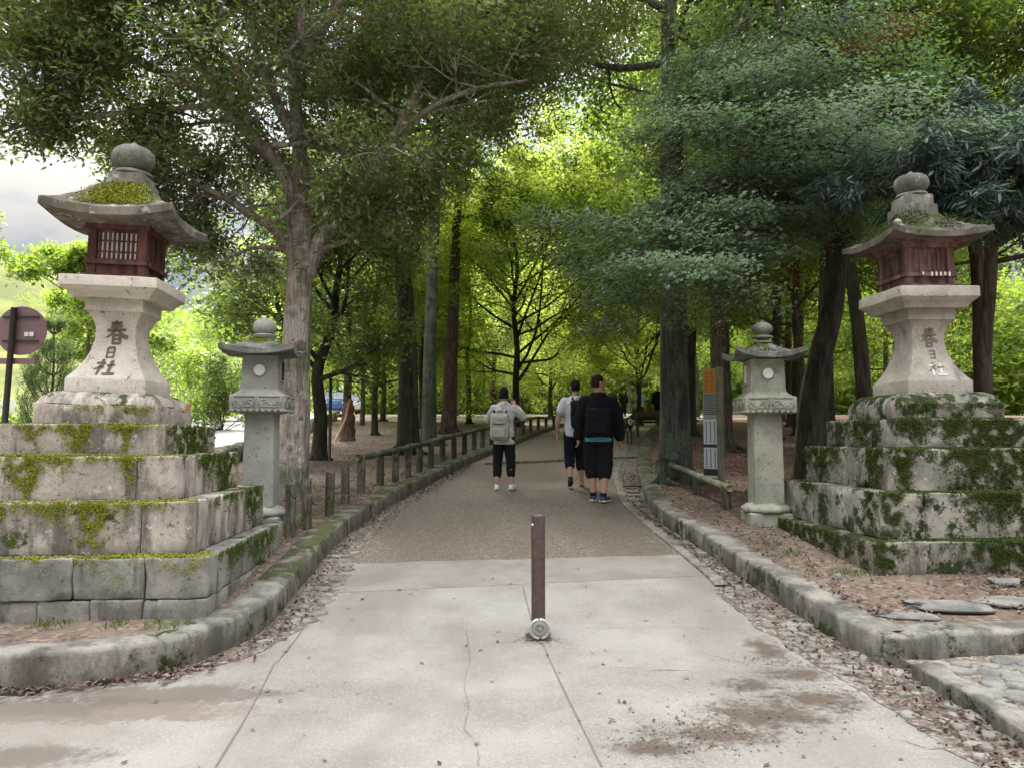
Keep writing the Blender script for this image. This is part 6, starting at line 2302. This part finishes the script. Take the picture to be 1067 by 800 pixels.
M['eye'] = simple('eye', (.02, .015, .012), (.03, .02, .02), 5, .3)
M['skin'] = simple('skin', (.40, .235, .165), (.47, .285, .205), 14, .55, .08, 120)
M['hair'] = simple('black_hair', (.008, .007, .006), (.02, .016, .014), 60, .75, .5, 180, spec=.1)
M['hairG'] = simple('greying_hair', (.02, .02, .02), (.07, .07, .072), 60, .5, .5, 180)
M['hairB'] = simple('dark_brown_hair', (.015, .010, .008), (.04, .026, .02), 60, .75, .5, 180, spec=.1)
M['jackW'] = cloth('pale_grey_jacket', (.42, .42, .42), (.52, .52, .515))
M['black'] = cloth('black_cloth', (.008, .008, .010), (.016, .016, .019))
M['navy'] = cloth('navy_cloth', (.006, .008, .015), (.012, .014, .024))
M['jackB'] = cloth('black_jacket_cloth', (.006, .007, .010), (.013, .014, .018))
M['tee'] = cloth('white_tee', (.48, .50, .55), (.58, .6, .64))
M['cyan'] = cloth('turquoise_hem', (.07, .27, .36), (.09, .33, .42))
M['bagW'] = cloth('beige_bag', (.30, .29, .25), (.40, .385, .335))
M['bagB'] = cloth('black_bag', (.010, .010, .012), (.02, .02, .023))
M['shoeW'] = simple('white_shoe', (.6, .6, .59), (.7, .7, .69), 30, .7)
M['shoeN'] = simple('navy_shoe', (.02, .04, .10), (.035, .06, .14), 30, .8)
M['shoeD'] = simple('dark_shoe', (.02, .015, .012), (.04, .03, .025), 30, .8)
M['shoeT'] = simple('tan_shoe', (.28, .17, .09), (.36, .24, .14), 30, .8)
M['sole'] = simple('pale_sole', (.5, .5, .5), (.6, .6, .6), 30, .7)

V3 = Vector
# woman holding up a phone
g = gnd(525, 510.5)
HW = 1.59
JW = dict(hip=.80, sh=1.285, lean=.0,
          armL=(V3((-.27, .12, 1.08)), V3((-.10, .33, 1.27)), (.35, .55, .75), (1, 0, 0), .55),
          armR=(V3((.30, .09, 1.12)), V3((.14, .32, 1.29)), (-.35, .5, .8), (-1, 0, 0), .55),
          legL=(V3((-.10, .02, .43)), V3((-.105, -.03, .075)), V3((-.115, .12, .035))),
          legR=(V3((.105, .02, .43)), V3((.12, -.03, .075)), V3((.155, .12, .035))))
pw = person('woman in a pale grey hooded jacket and black cropped trousers raising her phone', (g.x, g.y, g.z + .004), R(-6), HW, JW, M['skin'], M['hair'], 'bob',
            (M['jackW'], .98, .70, .022, True, None), (M['black'], .55, .022), (M['shoeW'], M['sole'], None), build=.95)
Mw = Matrix.Translation((g.x, g.y, g.z)) @ Matrix.Rotation(R(-6), 4, 'Z')
backpack('pale beige backpack on the back of the woman with the phone', Mw @ V3((-.04, -.135, .76)), R(-6), .29, .15, .42, M['bagW'], M['bagB'])
mb = MB()
mb.rough_box(-.075, .075, -.004, .004, -.036, .036, .003, 0, 1, .05)
ph = mb.build('phone', M['bagB'])
ph.location = Mw @ V3((.02, .405, 1.375))
ph.rotation_euler = (R(-8), 0, R(-6))
tag(ph, 'dark phone held up in front of the woman in the pale jacket', 'phone')

# man in white t-shirt, mid stride
g = gnd(600, 507.5)
JM = dict(hip=.87, sh=1.39, lean=.02,
          armL=(V3((-.27, -.01, 1.09)), V3((-.285, .07, .85)), (-.03, .25, -1), (.2, 1, 0), .35),
          armR=(V3((.25, .03, 1.09)), V3((.25, .16, .88)), (.0, .3, -1), (-.2, 1, 0), .35),
          legL=(V3((-.10, .02, .47)), V3((-.10, -.21, .15)), V3((-.10, -.09, .045))),
          legR=(V3((.09, .14, .47)), V3((.10, .12, .08)), V3((.115, .27, .035))))
person('man in a white short-sleeved shirt and dark cropped trousers striding behind the man in black', (g.x, g.y, g.z + .004), R(0), 1.70, JM, M['skin'], M['hair'], 'short',
       (M['tee'], .30, .80, .022, False, None), (M['navy'], .45, .026), dict(L=(M['shoeD'], M['shoeD'], None), R=(M['shoeT'], M['shoeT'], None)), head_yaw=R(8), head_tilt=R(6))
backpack('slim dark backpack on the white-shirted man', (g.x + .035, g.y - .125, g.z + .93), 0, .25, .13, .44, M['bagB'], M['bagB'])

# man in black jacket
g = gnd(624, 523)
JB = dict(hip=.885, sh=1.42, lean=.0,
          armL=(V3((-.255, -.02, 1.14)), V3((-.275, .05, .90)), (.05, .12, -1), (.3, 1, 0), .5),
          armR=(V3((.27, -.02, 1.14)), V3((.295, .05, .88)), (-.05, .15, -1), (-.3, 1, 0), .5),
          legL=(V3((-.085, .10, .49)), V3((-.07, .06, .085)), V3((-.08, .22, .038))),
          legR=(V3((.085, -.01, .48)), V3((.055, -.09, .085)), V3((.13, .05, .036))))
person('stocky man in a black hooded jacket with a turquoise hem and black knee-length shorts', (g.x, g.y, g.z + .004), R(-2), 1.75, JB, M['skin'], M['hairB'], 'short',
       (M['jackB'], .99, .87, .036, True, M['cyan']), (M['black'], .28, .045), (M['shoeN'], M['sole'], M['navy']), head_yaw=R(-62), head_tilt=R(10), build=1.04)
backpack('black backpack hanging low on the man in the black jacket', (g.x - .03, g.y - .165, g.z + .89), 0, .34, .14, .40, M['jackB'], M['bagB'])

# people far up the path
for (px, y, m1, m2, lab, hd) in [(667, 33, 'tee', 'black', 'distant person in a white top standing far up the path beyond the deer', .3), (686, 34, 'navy', 'navy', 'distant person in dark clothes beside the far bend, right of the person in white', -.4), (650, 47, 'black', 'navy', 'farthest tiny figure in black on the pale clearing', .2)]:
    x = at(px, 440, y).x
    J2 = dict(hip=.85, sh=1.36, lean=0.0,
              armL=(V3((-.25, .0, 1.08)), V3((-.25, .08, .84)), (0, .2, -1), (.2, 1, 0), .4), armR=(V3((.25, .0, 1.08)), V3((.25, .08, .84)), (0, .2, -1), (-.2, 1, 0), .4),
              legL=(V3((-.09, .02, .46)), V3((-.09, -.02, .08)), V3((-.10, .12, .035))), legR=(V3((.09, .04, .46)), V3((.09, .0, .08)), V3((.10, .14, .035))))
    person(lab, (x, y, float(h(y)) + (.0 if abs(x) < 6.5 else .1)), hd + math.pi, 1.66, J2, M['skin'], M['hair'], 'short', (M[m1], .3 if m1 == 'tee' else .98, .78, .02, False, None), (M[m2], .9, .02), (M['shoeD'], M['shoeD'], None), group='people far up the path', detail=False)


# ------------------------------------------------------------------ deer
def deer(label, loc, yaw, s, graze, coat):
    mb = MB()
    limb(mb, [(0, -.42, .78), (0, -.15, .76), (0, .18, .75), (0, .40, .78)], [.15, .17, .165, .13], 14)
    ellipsoid(mb, (0, -.40, .76), (.135, .17, .16))
    ellipsoid(mb, (0, .36, .72), (.125, .15, .18))
    if graze:
        nk = [(0, .42, .80), (0, .66, .62), (0, .80, .36)]
        hd, hdir = V3((0, .83, .27)), V3((0, .25, -.95))
    else:
        nk = [(0, .42, .82), (0, .56, 1.02), (0, .64, 1.20)]
        hd, hdir = V3((0, .68, 1.25)), V3((0, .9, -.28))
    limb(mb, nk, [.115, .085, .065])
    hdir.normalize()
    limb(mb, [hd - hdir * .04, hd + hdir * .06, hd + hdir * .17], [.068, .062, .036])
    upv = V3((0, 0, 1)) if not graze else V3((0, 1, .2))
    for q_ in (-1, 1):
        e0 = hd - hdir * .05 + V3((q_ * .05, 0, 0)) + upv * .03
        limb(mb, [e0, e0 + V3((q_ * .08, 0, 0)) + upv * .05, e0 + V3((q_ * .13, 0, 0)) + upv * .07], [.018, .028, .008], 8)
        a = .03 * q_
        limb(mb, [(q_ * .085, .38, .68), (q_ * .085, .36 + a, .46), (q_ * .08, .38 + a, .40), (q_ * .08, .37 + a, .08), (q_ * .08, .39 + a, .0)], [.072, .042, .032, .021, .026], 10)
        limb(mb, [(q_ * .09, -.40, .72), (q_ * .095, -.30, .52), (q_ * .085, -.50 + a, .36), (q_ * .085, -.46 + a, .08), (q_ * .085, -.44 + a, .0)], [.11, .07, .034, .023, .027], 10)
    limb(mb, [(0, -.56, .84), (0, -.63, .76)], [.035, .028], 8)
    o = link('deer', fuse(mb, .014, 3), coat, None, True)
    tag(o, label, 'deer', 'deer beside the path')
    rb = MB()
    ellipsoid(rb, (0, -.575, .76), (.085, .03, .11))
    link('rump_patch', rb.mesh('rump'), M['jackW'], o, True)
    o.location = loc
    o.rotation_euler = (0, 0, yaw)
    o.scale = (s, s, s)
    return o


coat = simple('deer_coat', (.05, .03, .02), (.10, .06, .04), 9, .9, .4, 120)
y = 24.2
x = at(676, 450, y).x
deer('dark brown deer seen side-on, lowering its head beside the far gutter', (x, y, soil(x, y)), R(72), .95, True, coat)
y = 21.5
x = at(651, 460, y).x
deer('lean brown deer facing away on the path right of the man in black', (x, y, float(h(y))), R(12), .80, False, coat)

# ------------------------------------------------------------------ parked car far along the road
def car(label, x, y, yaw, body_m):
    r = empty('parked_car', (x, y, float(h(y)) + .145), yaw, label, 'car')
    mb = MB()
    prof = [(-2.1, .35), (-2.12, .62), (-2.05, .88), (-1.2, .95), (-1.1, .97), (1.25, .97), (1.9, .92), (2.1, .78), (2.12, .4), (2.0, .28), (-2.0, .28)]
    V = [(q_ * (.84 if z < .9 else .80), y_, z) for q_ in (-1, 1) for (y_, z) in prof]
    n = len(prof)
    mb.add(V, [tuple(range(n)), tuple(reversed(range(n, 2 * n)))] + [(k, k + n, (k + 1) % n + n, (k + 1) % n) for k in range(n)])
    mb.build('body', body_m, r)
    mb = MB()
    pr = [(-1.55, .972), (-.95, 1.46), (.95, 1.48), (1.75, .972)]
    V = [(q_ * (.79 if z < 1.2 else .64), y_, z) for q_ in (-1, 1) for (y_, z) in pr]
    mb.add(V, [(0, 1, 2, 3), (7, 6, 5, 4)] + [(k, k + 4, (k + 1) % 4 + 4, (k + 1) % 4) for k in range(4)])
    mb.build('cabin_glass', simple('car_glass', (.02, .025, .03), (.03, .035, .04), 3, .15, 0, spec=.6), r)
    mb = MB()
    mb.rough_box(-.62, .62, -.95, .95, 1.47, 1.53, .03, 0, 1, .2)
    mb.build('roof', body_m, r, True)
    for q_ in (-1, 1):
        for yy in (-1.3, 1.3):
            mb = MB()
            mb.lathe([(.18, -.1), (.31, -.1), (.32, -.06), (.32, .06), (.31, .1), (.18, .1)], 20)
            wv = mb.build('wheel', M['darkmetal'], r)
            wv.rotation_euler = (0, R(90), 0)
            wv.location = (q_ * .76, yy, .32)
        mb = MB()
        ellipsoid(mb, (q_ * .62, -2.1, .72), (.16, .05, .08))
        link('headlight', mb.mesh('headlight'), M['white'], r, True)
        mb = MB()
        ellipsoid(mb, (q_ * .66, 2.09, .74), (.13, .04, .10))
        link('tail_light', mb.mesh('tail'), simple('tail_red', (.4, .02, .02), (.45, .03, .03), 3, .3), r, True)
    return r


yc = 50
car('small blue car on the road far behind the pale oak trunk', at(347, 430, yc).x, yc, R(16), simple('blue_paint', (.05, .11, .30), (.06, .13, .34), 2, .25, 0, spec=.6))
yc = 58
car('white car parked beyond the blue car on the road', at(362, 428, yc).x, yc, R(16), simple('white_car_paint', (.6, .6, .6), (.65, .65, .65), 2, .25, 0, spec=.6))
# thin dark pole in the park
x = at(344, 440, 14.5).x
pl = empty('thin_pole', (x, 14.5, soil(x, 14.5)), 0, 'thin dark metal pole between the small forking tree and the road', 'pole')
mb = MB()
mb.tube([(0, 0, -.2), (0, 0, 1.0), (0, 0, at(344, 396, 14.5).z - soil(x, 14.5))], .03, 10)
mb.build('shaft', M['darkmetal'], pl, True)
mb = MB()
mb.lathe([(.034, 0), (.036, .02), (.02, .04), (.002, .045)], 10, (0, 0, at(344, 396, 14.5).z - soil(x, 14.5)))
mb.build('cap', M['darkmetal'], pl, True)
# leaning pinkish stump prop
x = at(362, 452, 21).x
sp = empty('tree_stump', (x, 21, soil(x, 21)), 0, 'reddish broken stump with a pale leaning prop near the road', 'stump')
mb = MB()
mb.tube(smooth_path([(0, 0, -.1), (0, .02, .3), (.02, 0, .75), (.0, .02, 1.1)], 4), [.30 * (1 - .035 * i_) * (1 + .12 * math.sin(i_ * 2.1)) * .8 for i_ in range(13)], 9)
mb.build('stump', M['barkR'], sp, True)
mb = MB()
mb.tube([(-.25, -.45, -.05), (.0, -.25, .6), (.1, -.2, 1.15)], .035, 8)
mb.build('prop', simple('pinkish_wood', (.35, .2, .14), (.45, .27, .2), 12), sp, True)

# ------------------------------------------------------------------ small things on the ground
def rock(label, px, py, r, seed, m, asp=(1, .8, .6), dz=.2):
    p = gnd(px, py, dz)
    mb = MB()
    V0 = len(mb.V)
    ellipsoid(mb, (0, 0, 0), (r * asp[0], r * asp[1], r * asp[2]), None, 10)
    mb.V = [tuple(Vector(v) * (1 + .5 * noise.noise(Vector(v) / r * 1.1 + Vector((seed, 0, 0))) + .25 * noise.noise(Vector(v) / r * 3.0 + Vector((seed, 5, 0))))) for v in mb.V]
    o = edge_split(mb.build('rock', m), 30)
    o.location = (p.x, p.y, soil(p.x, p.y) + r * asp[2] * .35)
    return tag(o, label, 'rock', 'loose stones by the right lantern')


rock('pale grey rock lying in front of the mossy lantern base at the right edge', 1045, 607, .10, 1, M['cobble'], (1.3, .8, .45))
rock('dark bluish rock at the foot of the mossy lantern by the right edge', 1064, 590, .10, 2, simple('blue_rock', (.07, .08, .10), (.12, .13, .15), 12, .9, .6, 30))
rock('flat broken slab between the right kerb and the mossy lantern', 985, 630, .24, 3, M['cobble'], (1.3, .6, .13))
rock('jagged grey slab lying nearest the corner of the right kerb', 945, 640, .15, 8, M['cobble'], (1.2, .6, .16))
rock('low grey slab by the right edge, between the kerb and the bluish rock', 1050, 625, .2, 9, M['cobble'], (1.3, .6, .14))
rock('small white stone among the litter beside the right kerb', 851, 611, .035, 4, M['flag'])
rock('rounded pebble next to the mossy corner of the right lantern', 872, 601, .05, 5, M['cobble'])
# big dry leaf on the base slab of the left lantern
mb = MB()
V = []
for i in range(9):
    for j in range(7):
        u, v = i / 8 - .5, j / 6 - .5
        w_ = max(.02, math.cos(u * 3.0)) * .075
        V.append((u * .10, v * w_, .012 + .25 * v * v * .15 + .03 * math.sin(u * 5) + .015 * abs(v)))
mb.add(V, [(i * 7 + j, (i + 1) * 7 + j, (i + 1) * 7 + j + 1, i * 7 + j + 1) for i in range(8) for j in range(6)])
lf = mb.build('dry_leaf', simple('orange_dry_leaf', (.22, .09, .03), (.32, .14, .05), 30, .7), None, True)
lf.location = (-2.60, 6.02, 1.46 + .125)
lf.rotation_euler = (R(20), R(-10), R(40))
tag(lf, 'curled orange leaf on the upper slab of the moss-topped left lantern', 'leaf')

# leaf litter: on the soil, in the gutters and a few on the concrete
rg = np.random.default_rng(12)


def litter(name, X, Y, Zf, ln, label, m, up=.9):
    n = len(X)
    N = unit(rg.normal(0, .35, (n, 3)) + np.array([0, 0, up]))
    T = unit(np.cross(N, rg.normal(0, 1, (n, 3))))
    l = ln * rg.uniform(.5, 1.3, n)
    P = np.stack([X, Y, Zf], 1)
    V = leaves_V(P - T * (l * .5)[:, None], N, T, l, l * rg.uniform(.3, .6, n))
    o = link(name, leaf_mesh(name, V), m)
    return tag(o, label, 'leaf litter', None, 'stuff')


n = 150000
Y = 5 + 26 * rg.uniform(0, 1, n) ** 1.7
X = rg.uniform(-1, 1, n) * (2.5 + Y * .62)
ins_ = in_corridor(X, Y)
d_ = kerb_dist(X, Y)
f = (~ins_) & (d_ > .2)
f &= ~((X < -2.0) & (Y < 6.9) & (X < -1.95)) | (Y < 4.9)
X, Y = X[f], Y[f]
dens = np.array([noise.noise(Vector((x * .8, y * .8, 1))) for x, y in zip(X, Y)])
f = rg.uniform(-.5, .6, len(X)) < dens + np.where(X > 0, np.where(Y < 8, -.12, .45), -.05)
X, Y = X[f], Y[f]
litter('leaf_litter', X, Y, h(Y) + rise(X, Y) + .015 + rg.uniform(0, .02, len(X)), .04, 'brown fallen leaves covering the soil on both sides of the path', M['litter'])
# gutters
P_ = []
for k in range(2400):
    y = 3.1 + 11 * rg.uniform() ** 1.4
    a, b_ = gl(y), (float(xr(np.array(y))) - .1 if y > 4.55 else 2.26)
    t_ = rg.beta(1.6, 1.1)
    P_.append((a + (b_ - a) * t_ + rg.normal(0, .03), y))
for k in range(1500):
    y = 4.3 + 11 * rg.uniform() ** 1.3
    P_.append((float(xl(np.array(y))) + .09 + abs(rg.normal(0, .13)), y))
for k in range(600):
    P_.append((rg.uniform(-3.6, -1.9), 0))
    x = P_[-1][0]
    P_[-1] = (x, float(np.interp(x, [-4, -2.78, -2.42, -2.02], [4.1, 4.14, 4.2, 4.4])) - abs(rg.normal(0, .07)))
for k in range(2200):      # drift of leaves across the path
    u_ = rg.uniform()
    p = gnd(505 + u_ * 165, 484 - u_ * 7 + 0)
    P_.append((p.x, p.y + rg.normal(0, .07)))
P_ = np.array(P_)
litter('gutter_litter', P_[:, 0], P_[:, 1], h(P_[:, 1]) + .016 + rg.uniform(0, .02, len(P_)), .042, 'brown leaf drift in the gutters and across the gravel', M['litter'])
k = 240
Y = 3.0 + rg.uniform(0, 1, k) ** 1.2 * 9
X = rg.uniform(-1.9, 1.8, k)
litter('scattered_leaves', X, Y, h(Y) + .010 + rg.uniform(0, .006, k), .036, 'few dry leaves scattered over the concrete and gravel', M['litter'], 2.0)
k = 900
c_ = np.array([[gnd(px, py).x, gnd(px, py).y, r_] for px, py, r_ in [(800, 745, .3), (745, 762, .25), (850, 722, .22), (800, 690, .15), (710, 775, .2), (560, 668, .07)]])
i_ = rg.integers(0, len(c_), k)
X = c_[i_, 0] + rg.normal(0, 1, k) * c_[i_, 2]
Y = c_[i_, 1] + rg.normal(0, .6, k) * c_[i_, 2]
litter('needle_debris', X, Y, h(Y) + .008, .018, 'fine brown needles and crumbs on the stained concrete', M['litter'], 3.0)
# pebbles and crumbs of stone in the soil strips
mb = MB()
rr = random.Random(9)
for k in range(220):
    if k % 3:
        y = rr.uniform(4.7, 9)
        x = float(xr(np.array(y))) + rr.uniform(.15, .75)
    else:
        y = rr.uniform(4.2, 4.8)
        x = rr.uniform(-4, -1.9)
    r_ = rr.uniform(.006, .022)
    a = rr.uniform(0, 3)
    c = Vector((x, y, soil(x, y) + r_ * .4))
    mb.add([c + Vector((r_ * math.cos(a + t_), r_ * math.sin(a + t_), -r_ * .3)) for t_ in (0, 1.7, 3.3, 4.8)] + [c + Vector((r_ * .5 * math.cos(a + t_), r_ * .5 * math.sin(a + t_), r_ * .5)) for t_ in (0.2, 1.8, 3.2, 4.9)],
           [(4, 5, 6, 7), (0, 1, 5, 4), (1, 2, 6, 5), (2, 3, 7, 6), (3, 0, 4, 7)])
tag(mb.build('pebbles', M['flag']), 'pale pebbles strewn on the bare soil', 'pebbles', None, 'stuff')
# grass and weeds along kerbs and lantern bases
P_ = []
for k in range(1500):
    q_ = rr.random()
    if q_ < .2:
        x = rr.uniform(-4.2, -2.0)
        P_.append((x, rr.uniform(4.66, 4.87))) if noise.noise(Vector((x * 4, 0, 0))) > -.05 else None
    elif q_ < .6:
        y = 6.5 + 12 * rr.random() ** 1.5
        P_.append((float(xl(np.array(y))) - .30 - abs(rr.gauss(0, .08)), y))
    elif q_ < .8:
        t_ = rr.random()
        P_.append((2.70 - .75 * t_ * .6 + rr.gauss(0, .1), 5.93 + t_ * 1.4)) if noise.noise(Vector((t_ * 7, 0, 0))) > .05 else None
    else:
        y = rr.uniform(10, 22)
        x = -2.2 - abs(rr.gauss(0, 2.5))
        P_.append((x, y))
P_ = np.array(P_)
n = len(P_) * 3
P2 = np.repeat(P_, 3, 0) + rg.normal(0, .015, (n, 2))
zz = h(P2[:, 1]) + rise(P2[:, 0], P2[:, 1]) + .005
T = unit(np.stack([rg.normal(0, .5, n), rg.normal(0, .5, n), np.ones(n)], 1))
N = unit(np.cross(T, rg.normal(0, 1, (n, 3))))
tag(link('grass', leaf_mesh('grass', leaves_V(np.stack([P2[:, 0], P2[:, 1], zz], 1), N, T, rg.uniform(.02, .065, n), rg.uniform(.004, .008, n))), M['grassblade']), 'short weeds and grass at the feet of kerbs and lantern bases', 'grass', None, 'stuff')
# ------------------------------------------------------------------ light, sky, render
w = bpy.data.worlds.new('World')
sc.world = w
w.use_nodes = True
nt = w.node_tree
nt.nodes.clear()
SUN_EL, SUN_AZ = R(47), R(-14)      # azimuth measured from +y towards +x
o_ = nt.nodes.new('ShaderNodeOutputWorld')
bg = nt.nodes.new('ShaderNodeBackground')
sky = nt.nodes.new('ShaderNodeTexSky')
sky.sky_type = 'NISHITA'
sky.sun_disc = False
sky.sun_elevation = SUN_EL
sky.sun_rotation = SUN_AZ
tc = nt.nodes.new('ShaderNodeTexCoord')
mp = nt.nodes.new('ShaderNodeMapping')
mp.inputs['Scale'].default_value = (1.6, 1.6, 4.5)
ns = nt.nodes.new('ShaderNodeTexNoise')
ns.inputs['Scale'].default_value = 1.7
ns.inputs['Detail'].default_value = 7
ns.inputs['Roughness'].default_value = .6
mr = nt.nodes.new('ShaderNodeMapRange')
mr.interpolation_type = 'SMOOTHSTEP'
mr.inputs['From Min'].default_value = .40
mr.inputs['From Max'].default_value = .60
mr.inputs['To Min'].default_value = .12
mx = nt.nodes.new('ShaderNodeMix')
mx.data_type = 'RGBA'
mx.inputs[7].default_value = (6.2, 6.5, 6.9, 1)
bg.inputs[1].default_value = .10
L_ = nt.links.new
# overcast sky: the zenith about three times as bright as the horizon
sx_ = nt.nodes.new('ShaderNodeSeparateXYZ')
L_ = nt.links.new
L_(tc.outputs['Generated'], sx_.inputs[0])
m1 = nt.nodes.new('ShaderNodeMapRange')
m1.inputs['From Min'].default_value = 0
m1.inputs['From Max'].default_value = 1
m1.inputs['To Min'].default_value = .07
m1.inputs['To Max'].default_value = 2.0
pw_ = nt.nodes.new('ShaderNodeMath')
pw_.operation = 'POWER'
pw_.use_clamp = True
pw_.inputs[1].default_value = 2.4
L_(sx_.outputs[2], pw_.inputs[0])
L_(pw_.outputs[0], m1.inputs['Value'])
cm = nt.nodes.new('ShaderNodeMix')
cm.data_type = 'RGBA'
cm.blend_type = 'MULTIPLY'
cm.inputs[0].default_value = 1
cm.inputs[6].default_value = (10.5, 10.15, 9.6, 1)
L_(m1.outputs[0], cm.inputs[7])
L_(cm.outputs[2], mx.inputs[7])
L_(tc.outputs['Generated'], mp.inputs[0])
L_(mp.outputs[0], ns.inputs['Vector'])
L_(ns.outputs['Fac'], mr.inputs['Value'])
L_(mr.outputs[0], mx.inputs[0])
sm_ = nt.nodes.new('ShaderNodeMix')
sm_.data_type = 'RGBA'
sm_.blend_type = 'MULTIPLY'
sm_.inputs[0].default_value = 1
L_(m1.outputs[0], sm_.inputs[7])
L_(sky.outputs[0], sm_.inputs[6])
L_(sm_.outputs[2], mx.inputs[6])
L_(mx.outputs[2], bg.inputs[0])
L_(bg.outputs[0], o_.inputs[0])

sd = bpy.data.lights.new('Sun', 'SUN')
sd.energy = 2.5
sd.angle = R(6)
sd.color = (1, .95, .86)
so = bpy.data.objects.new('Sun', sd)
COL.objects.link(so)
dv = Vector((math.sin(SUN_AZ) * math.cos(SUN_EL), math.cos(SUN_AZ) * math.cos(SUN_EL), math.sin(SUN_EL)))
so.rotation_euler = dv.to_track_quat('Z', 'Y').to_euler()
so.location = (-20, 10, 40)

vs = sc.view_settings
vs.view_transform = 'Standard'
vs.look = 'None'
vs.exposure = 2.6
vs.gamma = 1
vs.use_curve_mapping = False
sc.render.engine = 'CYCLES'
cy = sc.cycles
cy.use_denoising = True
cy.denoiser = 'OPENIMAGEDENOISE'
cy.denoising_input_passes = 'RGB_ALBEDO_NORMAL'
cy.max_bounces = 7
cy.diffuse_bounces = 4
cy.glossy_bounces = 2
cy.transmission_bounces = 4
cy.transparent_max_bounces = 6
cy.sample_clamp_indirect = 6
sc.render.film_transparent = False
